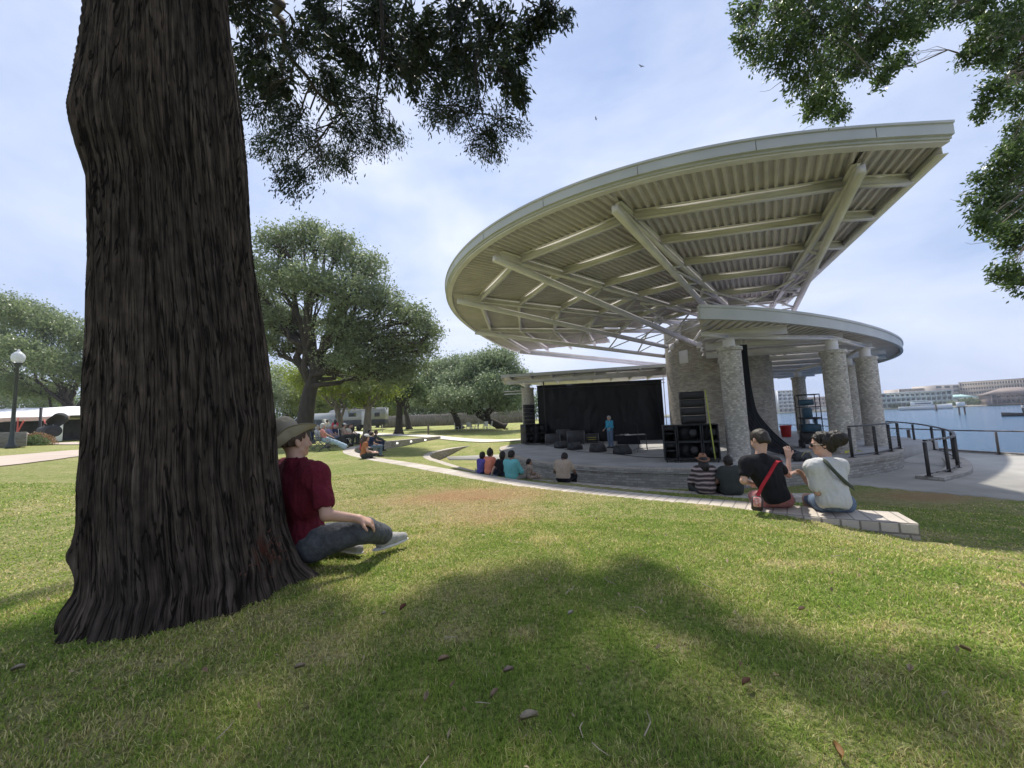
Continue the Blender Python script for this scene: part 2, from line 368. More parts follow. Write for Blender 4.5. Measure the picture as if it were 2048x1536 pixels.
def grassmat():
    m, nt, b = newmat('lawn'); N = nt.nodes.new; L = nt.links.new
    b.inputs['Roughness'].default_value = .9; b.inputs['Specular IOR Level'].default_value = .15
    g = N('ShaderNodeNewGeometry')
    def noise(s, d, lo, hi, sc3=None):
        n = N('ShaderNodeTexNoise'); n.inputs['Scale'].default_value = s; n.inputs['Detail'].default_value = d
        if sc3:
            mp = N('ShaderNodeMapping'); mp.inputs['Scale'].default_value = sc3; L(g.outputs['Position'], mp.inputs[0]); L(mp.outputs[0], n.inputs['Vector'])
        else: L(g.outputs['Position'], n.inputs['Vector'])
        r = N('ShaderNodeMapRange'); r.inputs[1].default_value = lo; r.inputs[2].default_value = hi; L(n.outputs['Fac'], r.inputs[0]); return r.outputs[0], n.outputs['Fac']
    def mix(f, a, b_, mode='MIX'):
        x = N('ShaderNodeMix'); x.data_type = 'RGBA'; x.blend_type = mode
        for s_, v in (('Factor', f), ('A', a), ('B', b_)):
            if isinstance(v, tuple): x.inputs[s_].default_value = (*v, 1)
            elif isinstance(v, float): x.inputs[s_].default_value = v
            else: L(v, x.inputs[s_])
        return x.outputs['Result']
    fine, ff = noise(55, 6, .38, .62); mid, mf = noise(9, 5, .35, .65); big, bf = noise(1.3, 5, .35, .65); vf, vff = noise(160, 3, .35, .65)
    gcol = mix(fine, (.10, .145, .030), (.36, .42, .11)); scol = mix(fine, (.28, .24, .10), (.62, .55, .29))
    at = N('ShaderNodeAttribute'); at.attribute_name = 'dry'
    ad = N('ShaderNodeMath'); ad.operation = 'MULTIPLY_ADD'; ad.inputs[1].default_value = .75; L(at.outputs['Fac'], ad.inputs[0])
    am = N('ShaderNodeMath'); am.operation = 'MULTIPLY_ADD'; am.inputs[1].default_value = .7; am.inputs[2].default_value = -.38; L(mid, am.inputs[0]); L(am.outputs[0], ad.inputs[2]); ad.use_clamp = True
    c = mix(ad.outputs[0], gcol, scol)
    at2 = N('ShaderNodeAttribute'); at2.attribute_name = 'brown'
    c = mix(at2.outputs['Fac'], c, mix(fine, (.30, .17, .075), (.56, .36, .19)))
    L(c, b.inputs['Base Color'])
    ma = N('ShaderNodeMath'); ma.operation = 'ADD'; L(vff, ma.inputs[0]); L(ff, ma.inputs[1])
    bp = N('ShaderNodeBump'); bp.inputs['Strength'].default_value = 1.0; bp.inputs['Distance'].default_value = .03; L(ma.outputs[0], bp.inputs['Height']); L(bp.outputs[0], b.inputs['Normal'])
    return m
lawnm = grassmat()
mk('ground', np.c_[PP, GZ], F, lawnm, None, True, attr={'dry': dryness(PP), 'brown': brown(PP)}, kind='structure')
# water and far shore
def watermat():
    m, nt, b = newmat('bay_water'); N = nt.nodes.new; L = nt.links.new
    b.inputs['Base Color'].default_value = (.02, .085, .17, 1); b.inputs['Roughness'].default_value = .12; b.inputs['IOR'].default_value = 1.33
    g = N('ShaderNodeNewGeometry'); mp = N('ShaderNodeMapping'); mp.inputs['Scale'].default_value = (.35, 1.0, 1); mp.inputs['Rotation'].default_value = (0, 0, .25); L(g.outputs['Position'], mp.inputs[0])
    n = N('ShaderNodeTexNoise'); n.inputs['Scale'].default_value = 1.6; n.inputs['Detail'].default_value = 7; n.inputs['Roughness'].default_value = .65; L(mp.outputs[0], n.inputs['Vector'])
    bp = N('ShaderNodeBump'); bp.inputs['Strength'].default_value = .9; bp.inputs['Distance'].default_value = .35; L(n.outputs['Fac'], bp.inputs['Height']); L(bp.outputs[0], b.inputs['Normal'])
    return m
wm = watermat()
mk('water', [(14, -200, -2.3), (2500, -200, -2.3), (2500, 2500, -2.3), (14, 2500, -2.3)], [[0, 1, 2, 3]], wm, kind='structure')
# paved sheets
MB().prism(PLAZA, -1.47, -1.37).build('plaza', concm, kind='structure')
MB().prism([(-4.6, 25.8), (-4.0, 23.8), (-2.2, 23.1), (-1.0, 22.3), (-.45, 21.2), (-.25, 19.2), (.8, 19), (1.6, 27.5), (-1.3, 28.2), (-2.8, 28.9)], -1.5, -1.30).build('paved_apron', concm, kind='structure')
PATHS = []
def strip(name, mat, path, wd, dz, n=90, **k):
    P = spline(path, n); T = np.gradient(P, axis=0); T /= np.linalg.norm(T, axis=1)[:, None]; Nn = np.c_[-T[:, 1], T[:, 0]]
    wds = np.interp(np.linspace(0, 1, n), np.linspace(0, 1, len(wd)), wd) if hasattr(wd, '__len__') else np.full(n, wd)
    PATHS.append((P, wds/2)); cols = []
    for u in np.linspace(-.5, .5, 7): q = P+Nn*(wds*u)[:, None]; cols.append(np.c_[q, ground_z(q)+dz])
    zz = np.max([c_[:, 2] for c_ in cols], axis=0)
    V = np.stack(cols, 1); V = V.reshape(-1, 3); ii = np.arange(n*7).reshape(n, 7)
    F = np.stack([ii[:-1, :-1], ii[:-1, 1:], ii[1:, 1:], ii[1:, :-1]], -1).reshape(-1, 4)
    if np.cross(V[1]-V[0], V[7]-V[0])[2] > 0: pass
    else: F = F[:, ::-1]
    return mk(name, V, F, mat, None, True, **k)
pale = M('pale_path', (.62, .58, .50), .9, .1, 1.5)
strip('path', pale, [(-40, 62), (-24, 52), (-15, 42), (-9.5, 36), (-5.2, 32.4), (-1, 31.0), (2.5, 31)], 2.2, .05, kind='structure')
a = [onground(x, y)[:2] for x, y in ((-260, 950), (0, 923), (80, 914), (157, 906), (300, 893), (430, 884))]
strip('path', pathm, a, 2.6, .03, kind='structure')
a = [onground(x, y)[:2] for x, y in ((-100, 897), (50, 890), (110, 888), (166, 888), (300, 886))]
strip('path', pathm, a, [3.4, 3.2, 3.0, 3.4, 4.5], .045, kind='structure')
# ---------------------------------------------------------------- low walls
def wallband(name, path, n0, n1, width, z0, z1, mats, label, cat, capov=0.0, group=None, parent=None, zfun=None, round_end=False):
    """mats (top, face); a curved low wall built of blocks, chamfered top edges"""
    P = path[n0:n1]; T = np.gradient(P, axis=0); T /= np.linalg.norm(T, axis=1)[:, None]; Nn = np.c_[T[:, 1], -T[:, 0]]
    s_ = np.r_[0, np.cumsum(np.linalg.norm(np.diff(P, axis=0), axis=1))]; n = len(P); b = .012
    prof = [(-width/2, z0, 0), (-width/2, z1-b, 0), (-width/2+b, z1, 1), (width/2-b, z1, 1), (width/2, z1-b, 0), (width/2, z0, 0)]
    V = []; UV = []; F = []; mi = []; k = 0
    for a_, b_ in zip(prof[:-1], prof[1:]):
        A = P+Nn*a_[0]; B = P+Nn*b_[0]
        V.append(np.c_[A, np.full(n, a_[1])]); V.append(np.c_[B, np.full(n, b_[1])])
        if a_[2] and b_[2]: UV.append(np.c_[s_, np.full(n, 0.006)]); UV.append(np.c_[s_, np.full(n, .234)]); top = 0
        else:
            va = a_[1]-z1 if abs(a_[0]-b_[0]) < 1e-6 else a_[1]-z1; UV.append(np.c_[s_, np.full(n, a_[1]-z1)]); UV.append(np.c_[s_, np.full(n, b_[1]-z1)]); top = 1
        i = np.arange(n-1); F.append(np.stack([k+i, k+i+1, k+n+i+1, k+n+i], 1)[:, ::-1]); mi += [top]*(n-1); k += 2*n
    for e in (0, n-1):
        o = [np.r_[P[e]+Nn[e]*q[0], q[1]] for q in prof]; V.append(np.array(o)); UV.append(np.array([[q[0]+.05, q[1]-z1] for q in prof]))
        F2 = [[k+j for j in range(6)]]; k += 6
        F.append(np.array([F2[0][:4]]) if False else np.array([[F2[0][0], F2[0][1], F2[0][4], F2[0][5]], [F2[0][1], F2[0][2], F2[0][3], F2[0][4]]])); mi += [1, 1]
    V = np.concatenate(V); UV = np.concatenate(UV)
    if zfun is not None: V[:, 2] += zfun(V[:, :2])
    F = np.concatenate(F)
    return mk(name, V, F, list(mats), parent, False, UV, None, mi, label=label, cat=cat, group=group)
cap = lambda: (capbrick, blockm)
ow = wallband('seat_wall', W1, 0, 220, .50, -1.2, -.2, (capbrick, blockm), 'long curved outer seat wall of pale stone blocks that ends beside the two seated women', 'seat wall')
iw = wallband('seat_wall', W2, 0, 180, .46, -1.7, -.855, (capbrick, blockm), 'inner curved seat wall of pale blocks set lower on the lawn in front of the stage', 'seat wall')
lampm = M('wall_light_lens', (.9, .9, .85), .4, .02, 3, emit=(1, .97, .88, 1.2))
def walllight(parent, W, i, off, z, wd=.3, ht=.11, side=1):
    P = W[i]; T = W[i+1]-W[i-1]; T = T/np.linalg.norm(T); Nn = np.array([T[1], -T[0]])*side
    R = np.c_[np.r_[T, 0], np.r_[Nn, 0], [0, 0, 1.]]; c = np.r_[P+Nn*off, z]
    mb = MB(); mb.box(c, (wd+.04, .03, ht+.04), R, .006); o = mb.build('light_frame', steel, parent)
    MB().box(c+np.r_[Nn*.018, 0], (wd, .012, ht), R).build('light_lens', lampm, o)
for i in (158, 170, 182, 194, 206): walllight(ow, W1, i, .25, -.38, .22, .1)
# ---------------------------------------------------------------- stage
stage = empty('stage', (7, 18, -1.37), label='raised concrete stage with a curved pale brick front wall and coping', cat='stage')
stage.location = (0, 0, 0)
poly = [tuple(p) for p in STG[::1]] + [(19, 17.5), (22, 24), (20.5, 38), (10, 38), (4, 33)]
MB().prism(poly, -1.5, -.806).build('stage_floor', stagefl, stage)
wallband('stage_coping', STG, 0, 160, .42, -.93, -.796, (capbrick, facebrick), None, None, parent=stage)
wallband('stage_wall', STG, 0, 160, .30, -1.7, -.935, (facebrick, facebrick), None, None, parent=stage)
STG2 = STG
def near_i(W, p): return int(((W-np.array(p))**2).sum(1).argmin())
for p in ((1.55, 14.7), (3.2, 13.2), (8.6, 12.0), (11.9, 13.2)): walllight(stage, STG, near_i(STG, p), .155, -1.13, .36, .13, side=-1)
# ================================================================ bandshell
shell = empty('bandshell', (0, 0, 0), label='white steel bandshell with big upswept roof on a brick tower and round brick columns', cat='bandshell')
nrm2 = lambda v: np.asarray(v)/np.linalg.norm(v)
VX = atd(1512, 658, 24.0); ZR = 6.35
rimpx = [(1898, 279), (1800, 281), (1720, 286), (1635, 294), (1560, 303), (1480, 317), (1400, 330), (1332, 345), (1226, 372), (1160, 392), (1099, 417), (1026, 450), (964, 487), (927, 521), (905.5, 553), (897, 582), (902, 610), (916, 634), (935, 652), (971, 676), (1004, 692), (1033, 703)]
cx, cy, zV = VX
_q = np.array([atz(x, y, ZR)[:2] for x, y in rimpx]); _a = np.arctan2(_q[:, 1]-cy, _q[:, 0]-cx) % (2*math.pi); _rr = np.hypot(_q[:, 0]-cx, _q[:, 1]-cy)
_pf = np.polyfit(_a-3.6, _rr, 5); _aa = np.linspace(_a[0], _a[-1], 240)
RIM = np.c_[cx+np.cos(_aa)*np.polyval(_pf, _aa-3.6), cy+np.sin(_aa)*np.polyval(_pf, _aa-3.6)]
RA = np.arctan2(RIM[:, 1]-cy, RIM[:, 0]-cx) % (2*math.pi); RR = np.hypot(RIM[:, 0]-cx, RIM[:, 1]-cy)
oo = np.argsort(RA); RAs, RRs = RA[oo], RR[oo]
def rimr(a): return np.interp(np.asarray(a) % (2*math.pi), RAs, RRs)
def deckz(x, y):
    a = np.arctan2(y-cy, x-cx); return zV+(ZR-zV)*np.hypot(x-cx, y-cy)/rimr(a)
def rimang(px, py):
    P = atz(px, py, ZR); return math.atan2(P[1]-cy, P[0]-cx) % (2*math.pi)
AT = [rimang(*q) for q in ((1898, 279), (1723, 304), (1212, 378), (960, 488), (900, 585), (938, 654), (1033, 703))]
T_IN = .35
def radial(a, t, dz=0):
    r_ = rimr(a)*t; x, y = cx+math.cos(a)*r_, cy+math.sin(a)*r_; return np.array([x, y, zV+(ZR-zV)*t+dz])
# corrugated deck: ribs parallel to each bay's middle line
mb = MB()
for k in range(6):
    a0, a1 = AT[k], AT[k+1]; am = (a0+a1)/2; ha = abs(a1-a0)/2; d = np.array([math.cos(am), math.sin(am)]); n_ = np.array([-d[1], d[0]])
    Rm = float(rimr(np.linspace(min(a0, a1), max(a0, a1), 60)).max()); wmax = Rm*math.sin(ha); pit = .20; w_ = -wmax
    tin = T_IN if k < 4 else (.42 if k == 4 else .55)
    def span(wv):
        """lengths l along d between inner cut and rim for offset wv"""
        l0 = max(abs(wv)/math.tan(ha), 0); ls = np.linspace(l0, Rm*1.02, 220); q = np.array([cx, cy])+np.outer(ls, d)+n_*wv
        an = np.arctan2(q[:, 1]-cy, q[:, 0]-cx) % (2*math.pi); t = np.hypot(q[:, 0]-cx, q[:, 1]-cy)/rimr(an)
        ok = (t <= .997) & (t >= tin)
        if ok.sum() < 2: return None
        return ls[ok][0], ls[ok][-1]
    prof = [(0, 0), (.055, 0), (.085, .075), (.17, .075)]    # rib section across w
    xs = []; zs = []
    while w_ < wmax:
        for u, z in prof: xs.append(w_+u); zs.append(z)
        w_ += pit
    prev = None
    for wv, zz in zip(xs, zs):
        sp = span(wv)
        if sp is None: prev = None; continue
        ls = np.linspace(sp[0], sp[1], 7); q = np.array([cx, cy])+np.outer(ls, d)+n_*wv; z = deckz(q[:, 0], q[:, 1])+zz
        V = np.c_[q, z]
        if prev is not None: mb.add(np.vstack([prev, V]), [[i, i+1, 8+i, 7+i] for i in range(6)])
        prev = V
mb.build('roof_deck', deckm, shell)
# upper membrane, so the sky does not show between ribs
nA = 120; aa = np.linspace(AT[0], AT[-1], nA); tt = np.linspace(0, 1, 8); V = []
for a in aa:
    k = max(0, sum(1 for q in AT[1:] if a < q) if AT[0] > AT[-1] else 0); tin = T_IN if k < 4 else (.42 if k == 4 else .55)
    for t in tt: V.append(radial(a, tin+(1.0-tin)*t, .16))
ii = np.arange(nA*8).reshape(nA, 8); F = np.stack([ii[:-1, :-1], ii[1:, :-1], ii[1:, 1:], ii[:-1, 1:]], -1).reshape(-1, 4)
mk('roof_top', V, F, steel, shell, True)
# rim fascia: face and soffit lip
def sweep(name, pts, prof, mat, parent, closed=False, smooth=True):
    """pts (n,3) path; prof list of (outward, up) offsets"""
    P = np.asarray(pts, float); T = np.gradient(P[:, :2], axis=0); T /= np.linalg.norm(T, axis=1)[:, None]; Nn = np.c_[T[:, 1], -T[:, 0]]
    c = P[:, :2].mean(0)
    if ((P[:, :2]-c)*Nn).sum() < 0: Nn = -Nn
    n = len(P); m_ = len(prof); V = np.zeros((n, m_, 3))
    for j, (o, u) in enumerate(prof): V[:, j, :2] = P[:, :2]+Nn*o; V[:, j, 2] = P[:, 2]+u
    ii = np.arange(n*m_).reshape(n, m_); jj = np.r_[np.arange(m_), 0]; F = []
    for j in range(m_): F.append(np.stack([ii[:-1, jj[j]], ii[1:, jj[j]], ii[1:, jj[j+1]], ii[:-1, jj[j+1]]], -1))
    F = np.concatenate(F); V = V.reshape(-1, 3)
    o = mk(name, V, [F, np.array([list(ii[0]), list(ii[-1])[::-1]])], mat, parent, False)
    return autosmooth(o, 35)
rim3 = np.c_[RIM, np.full(len(RIM), ZR)]
sweep('rim_fascia', rim3, [(.0, -.02), (.04, -.02), (.04, .03), (.10, .04), (.10, .26), (.13, .27), (.13, .32), (-.2, .32), (-.2, .27), (.03, .26)], fascm, shell)
sweep('rim_soffit', rim3, [(-.17, -.06), (-.002, -.06), (-.002, .0), (-.17, .0)], steel, shell)
# joints between fascia panels
mb = MB()
for i in range(12, len(RIM)-4, 17):
    t_ = nrm2(RIM[i+1]-RIM[i-1]); o_ = np.array([-t_[1], t_[0]]); o_ = o_ if o_@(RIM[i]-np.array([cx, cy])) > 0 else -o_
    mb.box(np.r_[RIM[i]+o_*.102, ZR+.15], (.012, .006, .21), np.c_[np.r_[t_, 0], np.r_[o_, 0], [0, 0, 1.]])
mb.build('fascia_joints', M('joint_dark', (.16, .16, .16), .8), shell, kind='stuff')
# radial edge beams
e0 = (radial(AT[0], .33), radial(AT[0], .985)); 
mb = MB(); mb.ibeam(e0[0]+[0, 0, -.0], e0[1], .2, .34); mb.build('edge_beam', steel, shell)
far1 = atd(1342, 733, 33.0); c0 = radial(AT[-1], .985)
mb = MB(); mb.ibeam(c0, far1, .25, .36); mb.build('edge_beam', steel, shell)
# trusses
TOWC = np.array([12.15, 22.7]); TOWR = 2.75
botpx = {1: (1578, 640, 19.5), 2: (1436, 640, 18.9), 3: (1392, 688, 20.2), 4: (1334, 694, 22.0), 5: (1338, 714, 24.0)}
for k in (1, 2, 3, 4, 5):
    a = AT[k]; mb = MB(); top0 = radial(a, .965, -.16); top1 = radial(a, .20 if k > 1 else .22, -.16)
    mb.ibeam(top0, top1, .17, .24)
    px_, py_, dd = botpx[k]; B = atd(px_, py_, dd); A = radial(a, .965, -.36)
    J = A+(B-A)*.12
    mb.beam(A+(A-B)/np.linalg.norm(A-B)*.3, B, .15, .19)
    n_ = 5; T_ = [radial(a, q_, -.28) for q_ in (.835, .725, .615, .495, .40, .30)]
    Bt = [A+(B-A)*q_ for q_ in (.18, .34, .50, .66, .82, .97)]
    if k in (1, 2): rr_ = range(1, n_+1)
    else: rr_ = range(1, n_+1)
    for i in rr_:
        mb.beam(T_[i], Bt[i], .07, .07)
        if i < n_: mb.beam(T_[i+1], Bt[i], .06, .06)
    mb.build('roof_truss', steel, shell)
# purlins
tp = [.93, .835, .725, .615, .495, .40]
for k in range(0, 6):
    for t in tp:
        if k == 5 and t < .6: continue
        if k == 4 and t < .45: continue
        A = radial(AT[k], t, -.13); B = radial(AT[k+1], t, -.13)
        if k == 0:
            B = radial(AT[1], t, -.13)
        u = (B-A)/np.linalg.norm(B-A)
        mb = MB(); mb.ibeam(A+u*.1, B-u*.1, .15, .25); mb.build('purlin', steel, shell)
# inner ring
ring = np.array([radial(a, T_IN-.005, .02) for a in np.linspace(AT[0], AT[3], 50)])
mb = MB()
for p, q in zip(ring[:-1], ring[1:]): mb.beam(p, q, .06, .26)
mb.build('inner_ring', steel, shell)
# cross bracing between trusses
for k, (ta, tb, da, db) in enumerate(((.60, .36, -.5, -.3), (.36, .60, -.3, -.5))):
    for j in (1, 2, 3):
        A = radial(AT[j], ta if k == 0 else ta, -.45); B = radial(AT[j+1], tb, -.45)
        mb = MB(); mb.tube([A, (A+B)/2+[0, 0, .02*k], B], .045, 8); mb.build('cross_brace', steel, shell)
# tower
mb = MB(); zt = 6.05
mb.lathe((*TOWC, 0), [(TOWR, -.806), (TOWR, zt)], 72); tow = mb.build('brick_tower', wallbrick, shell, True)
autosmooth(tow, 40)
def ontower(px, py):
    v = ray(px, py); o = CAM[:2]-TOWC; a = v[:2]@v[:2]; b = 2*o@v[:2]; c = o@o-TOWR**2; t = (-b-math.sqrt(max(b*b-4*a*c, 0)))/(2*a); return CAM+v*t
P_ = ontower(1367, 714); n2 = np.r_[P_[:2]-TOWC, 0]; n2 /= np.linalg.norm(n2); R_ = np.c_[np.cross([0, 0, 1.], n2), n2, [0, 0, 1.]]
mb = MB(); mb.box(P_, (.56, .05, .72), R_, .01); mb.box(P_+n2*.03, (.46, .02, .62), R_, .006); mb.build('access_panel', steel, tow)
for q in ((1395, 690), (1340, 694), (1352, 672)):
    P_ = ontower(q[0]+6, q[1]); n2 = np.r_[P_[:2]-TOWC, 0]; n2 /= np.linalg.norm(n2)
    mb = MB(); mb.box(P_+n2*.08, (.35, .16, .35), np.c_[np.cross([0, 0, 1.], n2), n2, [0, 0, 1.]], .02)
    mb.tube([P_+n2*.15+[.15, 0, .1], P_+n2*.4+[.2, 0, .05], P_+n2*.45+[.2, 0, -.22]], .03, 6)
    mb.lathe(P_+n2*.45+[.2, 0, -.42], [(.06, .2), (.09, .12), (.11, 0), (.09, 0)], 12); mb.build('floodlight', steel, tow)
# columns
def column(x, y, r_, h, topz, parent=shell):
    mb = MB(); mb.lathe((x, y, 0), [(r_+.02, -.806), (r_, -.80), (r_, h-.12), (r_+.05, h-.12), (r_+.05, h), (r_-.05, h+.01)], 48)
    o = mb.build('round_column', colbrick, parent, True); autosmooth(o, 40)
    mb = MB(); mb.lathe((x, y, 0), [(.24, h+.012), (.24, h+.04), (.19, h+.05), (.19, topz)], 28)
    mb.box((x, y, topz+.012), (.5, .5, .03), None, .004); q = mb.build('column_post', steel, o, True); autosmooth(q, 40)
    return o
ZW = 3.78
column(7.58, 13.2, .35, 3.10, ZW-.40); column(11.98, 14.2, .365, 3.0, ZW-.40); column(15.4, 16.6, .365, 3.0, ZW-.40)
column(17.6, 20.0, .365, 3.0, ZW-.40); column(19.4, 26.0, .38, 3.0, ZW-.40)
column(1.12, 28.3, .45, 3.2, ZW-.34)
# right wing roof
wp = np.array([(5.8, 11.55), (7.3, 11.9), (8.97, 12.49), (11.08, 13.48), (13.17, 14.65), (15.51, 16.1), (18.31, 18.08), (20.5, 20.0), (22.3, 21.9), (23.9, 24.1), (25.2, 26.7), (26.0, 29.6), (26.1, 32.6), (25.1, 36.2)])
_s = np.r_[0, np.cumsum(np.linalg.norm(np.diff(wp, axis=0), axis=1))]; _u = np.linspace(0, _s[-1], 80)
WP = np.stack([np.polyval(np.polyfit(_s, wp[:, i], 5), _u) for i in (0, 1)], 1); wpoly = [tuple(p) for p in WP]+[(15.5, 34), (12.6, 26.5), (9.9, 19.6)]
wing = MB().prism(wpoly, ZW+.10, ZW+.16).build('wing_roof', deckm, shell)
sweep('wing_fascia', np.c_[WP, np.full(80, ZW)], [(-.05, -.04), (.06, -.04), (.06, .30), (.10, .32), (.10, .40), (-.05, .40)], fascm, wing)
def clipline(o, d, poly):
    """param range of a line inside a polygon"""
    ts = []
    n = len(poly)
    for i in range(n):
        a = np.array(poly[i]); b = np.array(poly[(i+1) % n]); e = b-a; den = d[0]*e[1]-d[1]*e[0]
        if abs(den) < 1e-9: continue
        w_ = a-o; t = (w_[0]*e[1]-w_[1]*e[0])/den; s_ = (w_[0]*d[1]-w_[1]*d[0])/den
        if 0 <= s_ < 1: ts.append(t)
    ts.sort(); return [(ts[i], ts[i+1]) for i in range(0, len(ts)-1, 2)]
wa = rad(-11); dB = np.array([math.cos(wa), math.sin(wa)]); dR = np.array([-dB[1], dB[0]])
for i in range(9):
    o = np.array([8, 13.6])+dR*i*2.7
    for t0, t1 in clipline(o, dB, wpoly):
        if t1-t0 < .8: continue
        A = np.r_[o+dB*(t0+.12), ZW-.09]; B = np.r_[o+dB*(t1-.7), ZW-.09]
        MB().ibeam(A, B, .16, .30).build('wing_beam', steel, wing)
# ribs of the wing deck run across the beams
mb = MB(); k = -20.0
while k < 24:
    o = np.array([8, 12.9])+dB*k
    for t0, t1 in clipline(o, dR, wpoly):
        mb.beam(np.r_[o+dR*(t0+.1), ZW+.08], np.r_[o+dR*(t1-.1), ZW+.08], .16, .045)
    k += .30
mb.build('wing_deck_ribs', deckm, wing)
# main girders from column to column
gl = [(7.58, 13.2), (11.98, 14.2), (15.4, 16.6), (17.6, 20.0), (19.4, 26.0)]
for p, q in zip(gl[:-1], gl[1:]): MB().ibeam(np.r_[p, ZW-.30], np.r_[q, ZW-.30], .18, .13).build('wing_girder', steel, wing)
MB().ibeam(np.r_[6.3, 12.5, ZW-.3], np.r_[7.58, 13.2, ZW-.3], .18, .13).build('wing_girder', steel, wing)
MB().ibeam((7.58, 13.2, ZW-.31), (11.0, 20.2, ZW-.31), .2, .13).build('wing_girder', steel, wing)
# left wing roof
lp = [(-.75, 27.4), (1.5, 26.9), (4.5, 26.2), (8.2, 25.3), (10.6, 24.7), (14, 32), (9, 36), (3, 36), (-.6, 33)]
lw = MB().prism(lp, 4.02, 4.10).build('wing_roof', deckm, shell)
sweep('wing_fascia', np.array([(*p, 4.0) for p in lp[:5]]+[]), [(-.05, -.06), (.05, -.06), (.05, .14), (-.05, .14)], fascm, lw)
MB().beam((-.75, 27.4, 4.05), (-.6, 33, 4.05), .1, .2).build('wing_fascia', fascm, lw)
A, B = np.array([-.4, 28.2, 3.72]), np.array([10.4, 25.7, 3.72])
MB().ibeam(A, B, .22, .42).build('wing_girder', steel, lw)
for i, t in enumerate(np.linspace(.04, .98, 8)):
    p = A+(B-A)*t; MB().ibeam(p+[-.2, -.95, .20], p+[1.2, 6.5, .20], .14, .24).build('wing_beam', steel, lw)
MB().beam((-.6, 28.2, 3.0), (1.0, 28.1, 3.0), .08, .06).beam((-.6, 28.2, 2.8), (1.0, 28.1, 2.8), .08, .06).build('wing_beam', steel, lw)
# ================================================================ trees
barkd = M('oak_bark', (.05, .042, .035), .95, .35, 5, bump=1.0, bscale=18, stretch=(1, 1, .3))
barkg = M('grey_bark', (.19, .165, .14), .95, .3, 5, bump=1.0, bscale=18, stretch=(1, 1, .3))
leafs = {
 'oak': Mleaf('leaf_oak', (.13, .175, .085), (.31, .37, .19), .42), 'bright': Mleaf('leaf_bright', (.14, .20, .03), (.36, .42, .08), .5),
 'dark': Mleaf('leaf_dark', (.065, .11, .04), (.16, .23, .08), .38), 'grey': Mleaf('leaf_grey', (.15, .21, .11), (.34, .41, .23), .4),
 'magn': Mleaf('leaf_broad', (.14, .185, .09), (.33, .40, .19), .42, .35)}
def leafquads(P, size, rg, flat=.0, asp=.5, D=None):
    """rhombus leaves at points P; returns V,F,rnd"""
    n = len(P); a = rg.normal(size=(n, 3)); 
    if D is not None: a = D+a*.45
    a /= np.linalg.norm(a, axis=1)[:, None]
    b = rg.normal(size=(n, 3)); b -= a*(a*b).sum(1)[:, None]
    if flat: b[:, 2] *= (1-flat)
    b /= np.linalg.norm(b, axis=1)[:, None]+1e-9; s_ = size*rg.uniform(.6, 1.3, n)[:, None]; c = np.cross(a, b)*.12
    V = np.stack([P-a*s_*.5, P+b*s_*asp*.5+c*s_, P+a*s_*.5, P-b*s_*asp*.5+c*s_], 1).reshape(-1, 3)
    F = np.arange(n*4).reshape(n, 4); r_ = np.repeat(rg.random(n), 4); return V, F, r_
def limb(p, q, sag, n=7, rg=None, wob=.05):
    p = np.asarray(p, float); q = np.asarray(q, float); Ln = np.linalg.norm(q-p); t = np.linspace(0, 1, n)[:, None]
    o = p+(q-p)*t; o[:, 2] += (np.sin(t[:, 0]*math.pi)*sag*Ln)
    if rg is not None: o[1:-1] += rg.normal(size=(n-2, 3))*wob*Ln*.5
    return o
def tree(name, label, base, trunk, blobs, leaf='oak', nl=12000, ls=.2, r0=.5, cat='tree', group=None, bark=None, clump=.55, seed=1, spread=1.08, twig=True, dens_edge=.6):
    """base (x,y,z); trunk list of points relative to base up to the fork; blobs list of (cx,cy,cz,rx,ry,rz) relative to base"""
    rg = np.random.default_rng(seed); base = np.asarray(base, float); t = empty(name, tuple(base), label=label, cat=cat, group=group)
    mb = MB(); T = spline(np.asarray(trunk, float), max(6, 4*len(trunk))); n = len(T)
    rr = r0*(1-.45*np.linspace(0, 1, n)); rr[0] *= 1.45; rr[1] *= 1.12; mb.tube(T, rr, 12); top = T[-1]; rt = rr[-1]
    cl = []; mult = 1.0
    vol = np.array([(b[3]*b[4]*b[5])**.66 for b in blobs]); vol /= vol.sum()
    for b, vf in zip(blobs, vol):
        c = np.array(b[:3], float); R_ = np.array(b[3:6], float)
        j = min(n-1, int(n*(.55+.45*rg.random()))); L_ = limb(T[j], c-[0, 0, R_[2]*.25], .10, 8, rg, .10)
        ra = rt*(.45+.5*min(1, vf*len(blobs)*.5)); mb.tube(L_, np.linspace(ra, ra*.28, 8), 7)
        nc = max(4, int(vf*nl/20)); d = rg.normal(size=(nc, 3)); d /= np.linalg.norm(d, axis=1)[:, None]
        d[:, 2] = np.where((d[:, 2] < -.5) & (rg.random(nc) < .5), -d[:, 2], d[:, 2])
        rad_ = rg.random(nc)**dens_edge; cc = c+d*R_*rad_[:, None]*spread; cl.append(cc)
        if twig:
            for q in cc[:: max(1, nc//14)]:
                i = rg.integers(3, 8); mb.tube(limb(L_[i], q, .05, 4, rg, .1), np.linspace(ra*.30, ra*.07, 4), 4, False)
    mb.build('trunk', bark or barkd, t, True)
    cl = np.concatenate(cl); k = max(1, int(nl/len(cl)))
    sz = rg.uniform(.6, 1.35, len(cl)); P = np.repeat(cl, k, 0)+rg.normal(size=(len(cl)*k, 3))*clump*np.array([.55, .55, .45])*np.repeat(sz, k)[:, None]
    V, F, r_ = leafquads(P, ls, rg, .2)
    r_ = np.clip(r_*.55+.45*np.repeat(np.repeat(rg.random(len(cl)), k), 4), 0, 1)
    mk('crown', V, F, leafs[leaf], t, attr={'rnd': r_}); return t
